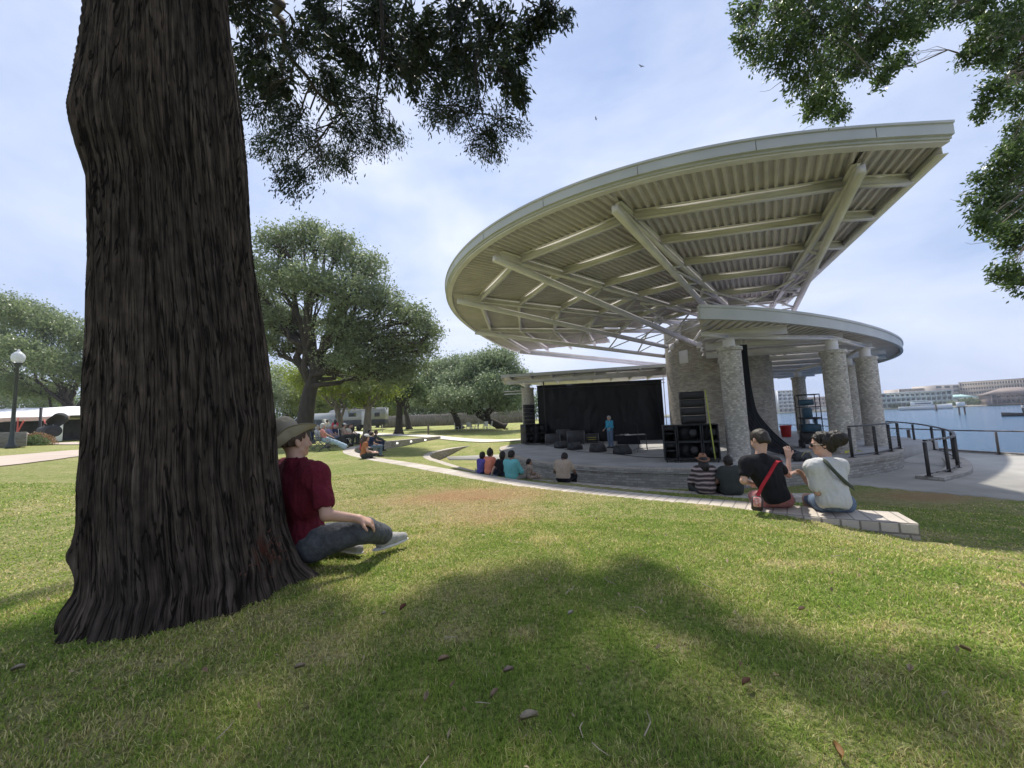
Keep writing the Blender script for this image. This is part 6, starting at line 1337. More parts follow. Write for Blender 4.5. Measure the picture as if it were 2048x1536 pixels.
# gathered curtain hanging by the nearest column
cu = empty('curtain', (0, 0, 0), label='gathered black curtain hanging beside the nearest column and trailing onto the stage', cat='curtain')
path = [(1487, 690, 13.9), (1489, 740, 13.95), (1494, 790, 14.0), (1503, 830, 14.1), (1523, 865, 14.3), (1550, 893, 14.6), (1578, 905, 14.8)]; wds = [7, 9, 11, 14, 22, 30, 24]
PP_ = spline([atd(x, y, d) for x, y, d in path], 60); W_ = np.interp(np.linspace(0, 1, 60), np.linspace(0, 1, 7), wds)*14.2/FPX; k_ = 90; V = []
for i, (p, w_) in enumerate(zip(PP_, W_)):
    for j in range(k_):
        u = (j/(k_-1)-.5)*2; ph = u*22+math.sin(i*.12+u*3)*1.2; V.append(p+np.array([u*w_, .06*math.sin(ph)*(.6+w_*2), .02*math.cos(ph)])+[0, 0, -abs(u)*0])
ii = np.arange(60*k_).reshape(60, k_); F = np.stack([ii[:-1, :-1], ii[:-1, 1:], ii[1:, 1:], ii[1:, :-1]], -1).reshape(-1, 4)
mk('cloth', V, F, M('curtain_cloth', (.035, .04, .052), .55, .5, 2.5, spec=.5, stretch=(3, 3, .3)), cu, True)
MB().tube([atd(1480, 668, 13.9), atd(1484, 690, 13.9)], .02, 6).tube([atd(1494, 668, 13.95), atd(1489, 690, 13.9)], .02, 6).build('chain', steel, cu)
hp = MB(); rg = np.random.default_rng(31)
for i in range(9): c = atz(1560+i*6, 897+i*2.6, -.72); hp.tube(spline([c+rg.normal(size=3)*[.18, .12, .05] for _ in range(6)], 26), .06, 8)
hp.build('cloth_heap', M('heap_cloth', (.05, .055, .07), .6, .5, 6), cu, True, kind='stuff')
bgp = atz(1604, 921, -.78); b2 = empty('gear_bag', tuple(bgp), .3, label='black padded gear bag on the stage edge between the two seated women', cat='bag'); S = SDF((-.5, -.3, -.06), (.5, .3, .4), .02); S.ell((0, 0, .12), (.36, .17, .14)); S.cap((-.2, 0, .1), (.22, 0, .1), .13, None, .05); S.cut((0, 0, -.0), (0, 0, -1)); S.wrinkle(.02, (10, 10, 10)); S.build('bag_body', spk, b2)
MB().tube([(-.2, -.14, .15), (-.1, -.2, .3), (.1, -.2, .3), (.2, -.14, .15)], .015, 6).build('handle', M('bag_trim', (.4, .38, .2), .7), b2)
# scissor lift
P = atz(1624, 895, -.8); lf = empty('scissor_lift', (P[0], P[1], -.796), rad(-30), label='small dark blue scissor lift with guard rails parked behind the columns', cat='lift')
bl = M('lift_blue', (.02, .07, .11), .5, .2, 5)
MB().box((0, 0, .42), (.72, 1.1, .5), None, .03).build('chassis', blackm, lf); MB().box((0, 0, .86), (.66, 1.1, .30), None, .02).build('battery_box', bl, lf)
mb = MB()
for k in range(4):
    for sx in (-1, 1): mb.beam((sx*.2, -.45, 1.02+k*.06), (sx*.2, .45, 1.08+k*.06), .05, .03)
mb.build('scissor_arms', bl, lf); MB().box((0, 0, 1.28), (.74, 1.2, .05), None, .01).build('platform', blackm, lf); MB().box((-.1, -.5, 1.50), (.34, .22, .42), None, .03).build('control_box', bl, lf); MB().box((-.05, 0, 1.95), (.5, .6, .25), None, .03).build('load', bl, lf)
mb = MB()
for x in (-.36, .36):
    for y in (-.58, .58): mb.tube([(x, y, .7), (x, y, 2.28)], .02, 6)
for z in (1.75, 2.28): mb.tube([(-.36, -.58, z), (.36, -.58, z), (.36, .58, z), (-.36, .58, z), (-.36, -.58, z)], .02, 6)
mb.tube([(-.42, -.62, .1), (-.42, -.62, .95), (-.2, -.62, .95)], .02, 6); mb.build('guard_rail', blackm, lf)
for sx in (-1, 1):
    for sy in (-1, 1): MB().lathe((sx*.34, sy*.42, .16), [(.03, -.06), (.16, -.06), (.16, .06), (.03, .06)], 18, roty(math.pi/2)).build('wheel', blackm, lf)
P = atz(1573, 874, -.8); bn = empty('trash_can', (P[0], P[1], -.796), 0, label='red plastic trash can beside the brick tower', cat='trash can'); redp = M('red_plastic', (.55, .03, .03), .4, .1, 5)
MB().lathe((0, 0, 0), [(.24, 0), (.30, .66), (.33, .67), (.33, .70), (.29, .70), (.24, .05)], 24).build('bin', redp, bn, True)
# ---------------------------------------------------------------- railings
railm = M('rail_bronze', (.045, .042, .042), .45, .2, 6); cabm = M('rail_cable', (.25, .25, .25), .35, .1, 6, metal=.8)
def railing(name, label, pts, ht, posts, cables=8, pw=.09, group=None, top=.05, mat=None, skip=()):
    mat = mat or railm; r_ = empty(name, (0, 0, 0), label=label, cat='railing', group=group); P = spline(np.array(pts, float), 70); s_ = np.r_[0, np.cumsum(np.linalg.norm(np.diff(P, axis=0), axis=1))]
    at = lambda u: np.array([np.interp(u*s_[-1], s_, P[:, i]) for i in range(3)])
    mb = MB(); q = P+[0, 0, ht]
    for a, b in zip(q[:-1], q[1:]): mb.beam(a, b+(b-a)*.02, .075, top)
    mb.build('top_rail', mat, r_)
    for k in range(posts):
        p = at(k/(posts-1)); p2 = at(min(1, k/(posts-1)+.01)) if k < posts-1 else p*2-at(.99); d = p2-p; a = math.atan2(d[1], d[0])
        mb = MB(); mb.box(p+[0, 0, ht/2-.02], (.02, pw, ht-.05), rotz(a)); mb.box(p+[0, 0, ht/2-.02], (.06, .02, ht-.05), rotz(a)); mb.box(p+[0, 0, .008], (.14, .16, .014), rotz(a)); mb.build('post', mat, r_)
    mb = MB()
    for j in range(cables):
        z = .10+(ht-.2)*j/max(cables-1, 1)
        for a, b in zip(P[:-1:2], P[2::2]): mb.beam(a+[0, 0, z], b+[0, 0, z], .008, .008)
        if len(P) % 2 == 0: mb.beam(P[-2]+[0, 0, z], P[-1]+[0, 0, z], .008, .008)
    if cables: mb.build('cable', cabm if cables > 2 else mat, r_, kind='stuff')
    mb = MB(); q = P+[0, 0, .07]
    for a, b in zip(q[:-1:2], q[2::2]): mb.beam(a, b, .04, .03)
    mb.build('bottom_rail', mat, r_)
    return r_
Z0 = -.795
railing('railing', 'dark cable railing along the stage edge between the columns and ramp', [(11.3, 13.1, Z0), (12.6, 13.6, Z0), (13.85, 14.35, Z0), (14.9, 15.1, Z0)], 1.03, 4, 9)
rw = [(12.3, 11.7, -1.25), (14.0, 12.3, -1.26), (15.5, 13.3, -1.26), (16.9, 14.7, -1.24), (17.9, 16.0, -1.2), (18.5, 17.3, -1.1), (18.2, 18.6, -.98), (17.0, 19.2, -.88), (15.6, 18.6, -.8)]
rw = [(12.3, 11.7, -1.25), (14.1, 12.6, -1.26), (15.7, 13.9, -1.26), (17.1, 15.3, -1.24), (18.3, 16.9, -1.18), (19.0, 18.4, -1.08), (19.1, 20.2, -.96), (18.6, 22.2, -.85), (18.0, 24.0, -.80)]
railing('railing', 'curved dark railing around the outside of the ramp', rw, 1.05, 12, 0)
PW = spline([(p[0], p[1]) for p in rw], 90); wallband('ramp_wall', PW, 0, 70, .62, -1.7, -1.262, (capbrick, facebrick), 'low curved pale stone wall carrying the ramp railing', 'wall')
ramp = MB(); Ri = spline([(15.2, 15.6), (16.4, 17.3), (17.0, 19.5), (17, 22), (16.4, 24)], 30); Ro = spline([(15.6, 13.9), (17.1, 15.3), (18.3, 16.9), (19.0, 18.4), (19.1, 20.2), (18.6, 22.2), (18.0, 24.0)], 30)
V = []; 
for i, (a, b) in enumerate(zip(Ri, Ro)): z = -1.36+.55*(i/29); V += [(*a, z), (*b, z)]
mk('ramp', V, [[2*i, 2*i+1, 2*i+3, 2*i+2] for i in range(29)], concm, None, kind='structure')
pts = [(float(shore_x(np.array(y_)))-.25, y_, -1.36) for y_ in (1.5, 4, 7, 10, 13, 15.6, 17.6, 20, 24, 28, 32, 37)]
railing('railing', 'long dark railing along the seawall promenade beside the water', pts, .98, 20, 1, pw=.16, mat=M('rail_brown', (.11, .09, .08), .6, .2, 5))
sw = MB(); 
for a, b in zip(pts[:-1], pts[1:]): sw.beam((a[0]+.35, a[1], -1.75), (b[0]+.35, b[1], -1.75), .4, .9)
sw.build('seawall', concm, None, kind='structure')
yt = cloth('caution_tape', (.62, .60, .08)); mb = MB(); tpz = [(*atz(1690, 905, -.6),), (*atz(1710, 900, -.75),), (*atz(1745, 909, -.9),), (*atz(1770, 914, -1.2),), (*atz(1795, 912, -1.33),), (*atz(1812, 908, -1.34),)]
TP = spline(tpz, 50); V = []
for i, p in enumerate(TP): V += [p+[0, 0, .035+.02*math.sin(i)], p-[0, 0, .03]+[0, .01*math.sin(i*1.7), 0]]
mk('caution_tape', V, [[2*i, 2*i+2, 2*i+3, 2*i+1] for i in range(49)], yt, None, True, label='yellow caution tape trailing from the railing post to the pavement', cat='tape')
# ---------------------------------------------------------------- small things near
P = onground(700, 985)
bs = empty('stone_bench', tuple(np.array([*atd(640, 980, 5.4)[:2], 0])), rad(35), label='low pale stone bench showing behind the man in the maroon shirt', cat='bench'); stn = M('pale_stone', (.50, .44, .36), .9, .2, 8, bump=.8, bscale=30)
zb = ground_z(np.array(bs.location)[:2])[0]; bs.location = (bs.location[0], bs.location[1], zb)
MB().box((-.42, 0, .27), (1.1, .34, .085), None, .012).build('slab', stn, bs)
for x in (-.85, .0): MB().box((x, 0, .11), (.12, .26, .235), None, .012).build('support', stn, bs)
P = atz(952, 951, -.85); wb_ = empty('water_bottle', (P[0], P[1], -.856), 0, label='clear plastic water bottle standing left of the purple top', cat='bottle'); MB().lathe((0, 0, 0), [(.035, 0), (.038, .02), (.038, .15), (.03, .18), (.014, .21), (.014, .225)], 16).build('bottle_body', M('clear_plastic', (.75, .8, .85), .1, .05, 3, trans=.8), wb_, True); MB().lathe((0, 0, .226), [(.016, 0), (.016, .02)], 12).build('cap', whitec, wb_)
P = atz(985, 962, -.80); S = SDF((-.2, -.15, -.05), (.25, .15, .25), .015); S.ell((0, 0, .06), (.15, .09, .08)); S.wrinkle(.02, (12, 12, 12)); S.cut((0, 0, 0), (0, 0, -1)); o = S.build('cloth_bag', cloth('bag_grey', (.12, .12, .13)), None, label='crumpled dark grey bag on the grass behind the black T-shirt', cat='bag'); o.location = (P[0], P[1], ground_z(P[:2])[0])
def bird(px_, py_, d, lab, a, s=1.0):
    c = empty('bird', tuple(atd(px_, py_, d)), a, label=lab, cat='bird'); S = SDF((-.2, -.4, -.2), (.2, .4, .2), .02); S.ell((0, 0, 0), (.05, .16, .045)); S.cap((0, .1, .0), (0, .2, .02), .03, .02); S.cap((0, -.12, 0), (0, -.26, 0), .03, .015); S.build('body', blackc, c)
    for sx in (-1, 1): mb = MB(); mb.add([(0, .07, .02), (sx*.28, .10, .16), (sx*.55, -.06, .10), (sx*.25, -.06, .12), (0, -.07, .02), (0, .0, .0)], [[0, 1, 2, 3, 4, 5][::1]]); mb.build('wing', blackc, c)
    c.scale = (s, s, s)
bird(1283, 133, 30, 'upper dark bird flying in the open sky left of the oak branches', .4, .6); bird(1192, 238, 36, 'lower tiny bird in the sky right of the cedar branches', 1.2, .6)
lf_ = [(806, 1226, .075, (.22, .075, .03), 'curled reddish brown fallen leaf, the largest on the shaded grass', 1.1), (768, 1238, .03, (.60, .55, .42), 'small pale round leaf just left of the reddish leaf', .3), (989, 1404, .06, (.40, .28, .17), 'oval tan fallen leaf low in the middle of the grass', .9), (1018, 1356, .06, (.42, .30, .24), 'folded pinkish tan leaf above the oval tan leaf', .2),
       (1060, 1453, .09, (.55, .46, .32), 'long pale leaf on a thin stem near the bottom of the grass', .1), (888, 1333, .07, (.45, .30, .18), 'narrow tan leaf left of the folded pinkish leaf', .2), (852, 1411, .06, (.42, .32, .2), 'slim upright straw-coloured leaf left of the oval tan leaf', 1.5), (36, 1350, .07, (.50, .42, .32), 'pale curled leaf in the shade at the far left of the lawn', .4),
       (1605, 1230, .05, (.55, .35, .24), 'pinkish leaf on the sunlit lawn below the seated women', .1), (1822, 1354, .06, (.55, .42, .26), 'tan leaf on the right part of the lawn', .6), (1932, 1312, .05, (.5, .36, .2), 'small tan leaf near the right edge of the lawn', 2.0), (1676, 1522, .07, (.42, .22, .06), 'golden brown leaf at the bottom edge of the lawn', 1.3), (1142, 1238, .05, (.6, .55, .45), 'whitish leaf right of the dark furrow in the grass', .5), (1494, 1381, .06, (.30, .14, .07), 'brown leaf on the grass right of the middle', .3), (600, 1348, .06, (.45, .36, .25), 'short straw-coloured leaf in the shade right of the cedar roots', .2)]
for i, (x, y, s_, c, lb, a) in enumerate(lf_):
    P = onground(x, y); n_ = 9; V = []; s_ *= .62; c = tuple(q_*.55 for q_ in c)
    for j in range(n_):
        t = j/(n_-1); w_ = math.sin(math.pi*t**.8)*.19*s_+.0012
        for k in (-1, 0, 1): V.append((s_*(t-.5), k*w_, .18*s_*math.sin(math.pi*t)*(.5 if k else .1)+.006*abs(k)+.16*s_*abs(k)))
    F = [[j*3+k, j*3+3+k, j*3+4+k, j*3+1+k] for j in range(n_-1) for k in (0, 1)]
    o = mk('fallen_leaf', V, F, M('dry_leaf_%d' % i, c, .7, .25, 60), None, True, label=lb, cat='leaf', group='fallen leaves on the grass'); o.location = (P[0], P[1], P[2]+.022); o.rotation_euler = (rad(10), rad(-8), a)
# ================================================================ left background
def gp(px_, d): q = atd(px_, 870, d); return np.array([q[0], q[1], ground_z(q[:2])[0]])
P = gp(24, 21); lp_ = empty('street_lamp', tuple(P), 0, label='dark lamp post with acorn globe at the far left in front of the tent', cat='lamp post'); lampdk = M('lamp_green', (.03, .04, .045), .5, .2, 6)
MB().lathe((0, 0, 0), [(.22, 0), (.22, .15), (.14, .3), (.10, .7), (.085, 1.0), (.07, 4.45), (.13, 4.5), (.16, 4.62), (.20, 4.68)], 18).build('pole', lampdk, lp_, True)
MB().lathe((0, 0, 4.69), [(.16, 0), (.24, .14), (.27, .32), (.24, .47), (.15, .58), (.06, .66), (.05, .74), (0, .80)], 24).build('globe', M('frosted_globe', (.80, .82, .84), .25, .05, 3, trans=.35), lp_, True)
P = gp(10, 22); c = empty('planter', tuple(P), rad(-40), label='long weathered grey planter box at the left edge near the path', cat='planter'); wd_ = M('weathered_wood', (.20, .19, .17), .9, .3, 4, stretch=(1, 1, 5))
MB().box((-3.0, 0, .38), (6.5, 1.2, .76), None, .02).build('box', wd_, c); MB().box((-3.0, 0, .79), (6.7, 1.4, .06), None, .01).build('rim', stn, c); MB().box((.4, .1, .42), (.9, 1.4, .84), None, .02).build('end_block', wd_, c)
def bush(label, P, r_, leafn, n, seed, mat2=None, ls=.09):
    rg = np.random.default_rng(seed); t = empty('bush', tuple(P), 0, label=label, cat='bush'); d = rg.normal(size=(n, 3)); d /= np.linalg.norm(d, axis=1)[:, None]; d[:, 2] = np.abs(d[:, 2]); P_ = d*r_*(rg.random(n)**.35)[:, None]*np.array([1, 1, .9])*(.8+.35*fbm(d*2+3, 2))[:, None]
    V, F, q = leafquads(P_, ls, rg); mk('foliage', V, F, leafs[leafn], t, attr={'rnd': q}); mb = MB()
    for i in range(7): mb.tube([(0, 0, 0), d[i]*r_*.8], [.02, .008], 4)
    mb.build('stem', barkd, t); return t
leafs['autumn'] = Mleaf('leaf_autumn', (.22, .12, .05), (.40, .26, .12), .3)
bush('round bush with reddish tips beside the planter box', gp(72, 25), .95, 'autumn', 2600, 3); bush('dark green bush under the reddish bush tips', gp(66, 24.4), .75, 'dark', 2200, 4)
# tent
TL, TR = np.array([-62, 33.5]), np.array([-40.6, 35.2]); zg = .62
tn = empty('tent', (0, 0, 0), label='white canopy tent with red poles beyond the path at the left', cat='tent'); tw_ = M('tent_vinyl', (.78, .78, .78), .6, .06, 2, bump=.2, bscale=4); rp_ = M('tent_red', (.55, .10, .07), .6)
mb = MB(); n_ = 30; V = []; F = []
def tp3(u, v): p = TL+(TR-TL)*u; nn_ = np.array([-.08, 1.0]); q = p+nn_*v*9; ridge = 1-abs(2*v-1); return (q[0], q[1], 2.95+1.15*ridge**1.15*(1-max(0, (u-.93)/.07)*.75)-.05*abs(math.sin(u*16)))
V = [tp3(i/60, j/12) for i in range(61) for j in range(13)]; F = [[i*13+j, (i+1)*13+j, (i+1)*13+j+1, i*13+j+1] for i in range(60) for j in range(12)]
mk('canopy', V, F, tw_, tn, True)
V = []; 
for i in range(61): p = tp3(i/60, 0); V += [p, (p[0], p[1]-.02, p[2]-.32-.05*abs(math.sin(i*.9)))]
mk('valance', V, [[2*i, 2*i+2, 2*i+3, 2*i+1] for i in range(60)], M('valance_pink', (.62, .42, .36), .7), tn, True)
MB().box((TR[0]-.9, TR[1]-.1, 1.75), (.75, .25, 2.3), None, .05).build('side_curtain', tw_, tn)
for u in (.2, .42, .62, .80, .955): p = TL+(TR-TL)*u; MB().tube([(p[0], p[1], zg-.3), (p[0]+(.0), p[1], 2.9)], .06, 8).build('pole', rp_, tn)
for u, s_ in ((.955, 1), (.80, -1)): p = TL+(TR-TL)*u; MB().tube([(p[0]-.9*s_, p[1]-.3, 2.6), (p[0]-.1*s_, p[1]-.4, zg)], .055, 8).build('brace_pole', rp_, tn)
MB().box((-52, 43, 1.6), (22, .1, 2.6)).build('back_wall', M('tent_dark', (.05, .05, .055), .8, .4, 1.5), tn)
# smoker
P = gp(96, 30.2); s_ = empty('smoker_grill', tuple(P), rad(-25), label='large black barrel smoker with raised lid and chimney in front of the tent', cat='smoker'); sk = M('smoker_metal', (.025, .026, .028), .8, .3, 4)
MB().lathe((-.9, 0, .95), [(0, 0), (.42, 0), (.45, .03), (.45, 2.0), (.42, 2.03), (0, 2.03)], 20, roty(math.pi/2)).build('barrel', sk, s_, True)
S = SDF((-1.1, -.8, -.5), (1.2, .8, .6), .03); S.cap((-.75, 0, 0), (.75, 0, 0), .45, .45); S.cut((0, 0, 0), (0, 0, -1)); S.carve((0, 0, -.1), (1.3, .42, .42)); o = S.build('lid', sk, s_); o.location = (.1, .35, 1.75); o.rotation_euler = (rad(-50), rad(-14), 0)
MB().tube([(-1.5, 0, 1.0), (-1.75, 0, 1.3), (-1.8, 0, 2.9)], .09, 10).build('chimney', sk, s_)
for x in (-.6, .9): MB().lathe((x, -.4, .3), [(.05, -.08), (.3, -.08), (.3, .08), (.05, .08)], 18, rotx(math.pi/2)).build('wheel', blackm, s_)
# vehicles
tyre = M('tyre', (.02, .02, .02), .85); glassd = M('car_glass', (.02, .025, .03), .08, .1, 3); chrome = M('chrome', (.3, .3, .3), .5, .05, 3, metal=.9)
def vehicle(name, label, cat, P, yw, prof, wid, colr, wins, wheels, wr=.36, rough=.55):
    """prof side outline (x forward, z); wins list of side window polygons; body narrows above the waist"""
    c = empty(name, tuple(P), yw, label=label, cat=cat); m = M('paint_%s' % name+str(len(MATS)), colr, rough, .04, 2, spec=.3); n = len(prof); waist = 1.0; V = []
    for s_ in (-1, 1):
        for x, z in prof: V.append((x, s_*(wid/2-(.16*(max(z-waist, 0)/.7))), z))
    f = [list(range(n)), list(range(n, 2*n))[::-1]]+[[j, n+j, n+(j+1) % n, (j+1) % n] for j in range(n)]; mb = MB(); mb.add(V, f); mb.build('body', m, c)
    for w_ in wins:
        for s_ in (-1, 1):
            V = [(x, s_*(wid/2-(.16*(max(z-waist, 0)/.7))+.006), z) for x, z in w_]; mb = MB(); mb.add(V, [list(range(len(V)))]); mb.build('side_window', glassd, c)
    for x in wheels:
        for s_ in (-1, 1):
            w2 = MB(); w2.lathe((x, s_*(wid/2-.08), wr), [(.0, -.10), (wr*.62, -.11), (wr, -.10), (wr, .10), (wr*.62, .11), (.0, .10)], 20, rotx(math.pi/2)); w = w2.build('wheel', tyre, c, True); MB().lathe((x, s_*(wid/2+.035), wr), [(wr*.55, -.004), (wr*.5, .006), (0, .01)], 16, rotx(-s_*math.pi/2)).build('rim', chrome, w)
    return c, m
pick = [(-2.9, .5), (2.6, .5), (2.85, .7), (2.8, 1.05), (1.35, 1.18), (.65, 1.82), (-.85, 1.85), (-1.2, 1.2), (-2.85, 1.15)]
P = gp(641, 47); v_, _ = vehicle('pickup_truck', 'dark green pickup truck parked between the tree trunks', 'pickup', P, rad(168), pick, 1.95, (.02, .035, .032), [[(1.2, 1.18), (.62, 1.70), (.05, 1.74), (.05, 1.18)], [(-.05, 1.18), (-.05, 1.74), (-.78, 1.74), (-1.0, 1.18)]], (-1.9, 1.75), .4)
P = gp(628, 53); vehicle('box_truck', 'white truck behind the dark green pickup', 'truck', P, rad(175), [(-3.2, .5), (3.0, .5), (3.1, 1.3), (2.5, 1.5), (1.9, 2.3), (1.5, 2.55), (-3.2, 2.55)], 2.1, (.36, .38, .40), [[(2.4, 1.5), (1.88, 2.2), (1.5, 2.2), (1.5, 1.5)]], (-2.1, 2.1), .42)
car = [(-2.2, .35), (2.2, .35), (2.3, .6), (2.2, .88), (1.2, .98), (.5, 1.42), (-.9, 1.45), (-1.7, 1.02), (-2.25, .95)]; cwin = [[(1.05, .98), (.45, 1.36), (-.15, 1.38), (-.15, .98)], [(-.25, .98), (-.25, 1.38), (-.85, 1.38), (-1.45, 1.0)]]
P = gp(548, 33); vehicle('parked_car', 'dark red car just left of the felt hat', 'car', P, rad(20), car, 1.8, (.14, .03, .025), cwin, (-1.35, 1.4), .33)
P = gp(566, 50); vehicle('parked_car', 'silver car behind the felt hat', 'car', P, rad(10), car, 1.8, (.50, .52, .54), cwin, (-1.35, 1.4), .33)
P = gp(160, 46); vehicle('parked_car', 'maroon car seen left of the cedar trunk beside the tent', 'car', P, rad(-120), car, 1.8, (.16, .02, .04), cwin, (-1.35, 1.4), .33)
# camper trailer
P = gp(716, 54); rv = empty('camper_trailer', tuple(P), rad(6), label='long white and black camper trailer behind the grey-barked trees', cat='camper'); 
rvw = M('camper_white', (.34, .35, .36), .5, .05, 1); rvb = M('camper_black', (.03, .032, .036), .4, .1, 1)
up_ = [(-4.2, 1.45), (3.9, 1.45), (3.9, 3.1), (-2.4, 3.1), (-3.3, 2.85), (-4.0, 2.1)]; V = [(x, s_*1.2, z) for s_ in (-1, 1) for x, z in up_]; mb = MB(); mb.add(V, [list(range(6)), list(range(6, 12))[::-1]]+[[j, 6+j, 6+(j+1) % 6, (j+1) % 6] for j in range(6)]); mb.build('upper_body', rvw, rv)
mb = MB(); mb.box((-.1, 0, 1.0), (8.0, 2.42, .90), None, .04); mb.build('lower_body', rvb, rv)
for x, w_, z in ((2.9, .7, 2.1), (-.4, 1.0, 2.2), (-2.3, .6, 2.1)): MB().box((x, -1.205, z), (w_, .02, .55), None, .006).build('window', glassd, rv)
MB().box((1.2, -1.21, 1.75), (.75, .025, 1.9), None, .01).build('door', M('camper_door', (.55, .56, .57), .4), rv); MB().box((.2, -1.35, 3.0), (5.2, .14, .14), None, .03).build('awning_roll', rvb, rv)
for x in (-.5, .45):
    MB().lathe((x, -1.1, .36), [(0, -.12), (.36, -.12), (.36, .12), (0, .12)], 18, rotx(math.pi/2)).build('wheel', tyre, rv)
MB().tube([(-4.1, 0, .6), (-5.4, 0, .5)], .06, 6).build('hitch', rvb, rv)
# fence
fwood = M('fence_wood', (.20, .175, .15), .9, .35, 1.5, stretch=(6, 6, 1)); fa, fb = atd(762, 840, 62), atd(1062, 845, 60)
fn = empty('board_fence', (0, 0, 0), label='long weathered board fence across the back of the far lawn', cat='fence'); n_ = 11; rg = np.random.default_rng(2)
for i in range(n_):
    a = fa+(fb-fa)*i/n_; b = fa+(fb-fa)*(i+1)/n_; mb = MB(); d = (b-a)[:2]; L_ = np.linalg.norm(d); k_ = int(L_/.16); a_ = math.atan2(d[1], d[0])
    for j in range(k_):
        p = a+(b-a)*(j+.5)/k_; z = ground_z(p[:2])[0]; h_ = 1.85+rg.uniform(-.02, .02); mb.box((p[0], p[1]-rg.uniform(0, .015), z+h_/2), (L_/k_-.008, .02, h_), rotz(a_))
    mb.build('panel', fwood, fn); z = ground_z(a[:2])[0]; MB().box((a[0], a[1]+.08, z+.95), (.11, .11, 1.95), rotz(a_), .01).build('post', fwood, fn)
P = gp(857, 37); ps = empty('wooden_post', tuple(P), 0, label='short brown wooden post standing on the far lawn', cat='post'); MB().box((0, 0, .42), (.16, .16, .95), rotx(.04), .02).build('post_body', barkg, ps); MB().box((-.02, 0, .91), (.26, .2, .06), None, .02).build('post_cap', barkg, ps)
P = gp(765, 47); MB().box((0, 0, .45), (.07, .07, .9), None, .01).build('marker_post', cream, None, label='thin pale marker post on the lawn below the camper trailer', cat='post').location = tuple(P)
wpl = M('white_plastic', (.78, .78, .78), .5)
for i, (x, lb) in enumerate(((934, 'left white picnic table set under the far oaks'), (962, 'right white picnic table set under the far oaks'))):
    P = gp(x, 43); t = empty('picnic_table', tuple(P), rad(12+i*20), label=lb, cat='table', group='white tables under the far oaks'); MB().box((0, 0, .72), (1.3, .8, .05), None, .01).build('table_top', wpl, t)
    for sx in (-1, 1):
        for sy in (-1, 1): MB().tube([(sx*.5, sy*.3, .7), (sx*.6, sy*.36, 0)], .03, 6).build('leg', wpl, t)
    for j, (cx2, cy2, a) in enumerate(((-1.1, .1, -1.5), (1.1, -.1, 1.6), (.1, -.9, 0))):
        q = P+rotz(rad(12+i*20))@np.array([cx2, cy2, 0]); c = empty('plastic_chair', tuple(q), rad(12+i*20)+a, label='white plastic chair %s of the %s far picnic table' % (('on the left side', 'on the right side', 'in front')[j], ('left', 'right')[i]), cat='chair', group='white chairs under the far oaks')
        MB().box((0, 0, .42), (.45, .45, .04), None, .01).build('seat', wpl, c); MB().box((0, -.22, .66), (.45, .04, .5), rotx(.15), .01).build('backrest', wpl, c)
        for sx in (-1, 1):
            for sy in (-1, 1): MB().tube([(sx*.18, sy*.18, .41), (sx*.21, sy*.22, 0)], .02, 5).build('leg', wpl, c)
# ================================================================ across the water
FL = [(60, 330), (170, 292), (215, 262), (262, 246), (300, 232), (380, 205), (700, 150), (1600, 100), (1600, 900), (60, 900)]
MB().prism(FL, -3.2, -1.7).build('far_shore', M('far_ground', (.20, .19, .12), .9, .3, .05), None, kind='structure')
FB = [(q[0]*.985, q[1]*.985) for q in FL[3:6]]+[(q[0]*1.03, q[1]*1.03) for q in FL[3:6]][::-1]
MB().prism(FB, -3.0, -1.55).build('beach', M('sand', (.62, .55, .42), .9), None, kind='structure')
winm = M('far_window', (.12, .14, .17), .2, .3, .3)
def block(label, pa, pb, d, ztop, dep, m, floors, bays, roofm=None, zb=-1.6, balc=True, name='building', overhang=0, hip=0, dB=None):
    """building whose front runs from image column pa to pb at distance d (dB at the far end)"""
    A = atd(pa, 812, d)[:2]; B = atd(pb, 808, dB or d)[:2]; L_ = np.linalg.norm(B-A); a = math.atan2(B[1]-A[1], B[0]-A[0]); c = empty(name, (A[0], A[1], zb), a, label=label, cat='building'); H = ztop-zb
    MB().box((L_/2, dep/2, H/2), (L_, dep, H)).build('wall', m, c); fh = H/floors
    if balc:
        sl = MB()
        for f in range(floors+1): sl.box((L_/2, -.7, min(f*fh+.1, H-.1)), (L_+.2, 1.4, .28))
        for b_ in range(bays+1): sl.box((L_*b_/bays, -.7, H/2), (.3, 1.36, H-.3))
        sl.build('balcony', m, c)
        rl = MB()
        for f in range(1, floors): rl.box((L_/2, -1.36, f*fh+.75), (L_, .05, .55))
        rl.build('balcony_rail', m, c)
    for f in range(floors):
        w_ = MB()
        for b_ in range(bays): w_.box((L_*(b_+.5)/bays, -.03, f*fh+fh*.52), (L_/bays*.62, .1, fh*.55))
        w_.build('window_row', winm, c, kind='stuff')
    if roofm:
        if hip: mb = MB(); o = overhang; mb.add([(-o, -o-1, H), (L_+o, -o-1, H), (L_+o, dep+o, H), (-o, dep+o, H), (dep*.4, dep/2, H+hip), (L_-dep*.4, dep/2, H+hip)], [[0, 1, 5, 4], [1, 2, 5], [2, 3, 4, 5], [3, 0, 4], [3, 2, 1, 0]]); mb.build('roof', roofm, c)
        else: MB().box((L_/2, dep/2-overhang/2, H+.25), (L_+1, dep+overhang+1, .5)).build('roof', roofm, c)
    return c
paleg = M('pale_green_wall', (.50, .58, .56), .8, .05, .1); beigew = M('beige_wall', (.46, .40, .35), .8, .06, .1); whitew = M('white_wall', (.66, .67, .66), .8, .05, .1); brw = M('brown_wall', (.24, .18, .16), .8, .1, .1); brr = M('brown_roof', (.22, .17, .15), .8, .1, .2); pinkw = M('pinkish_wall', (.48, .40, .37), .8, .05, .1); grr = M('green_roof', (.35, .52, .48), .7)
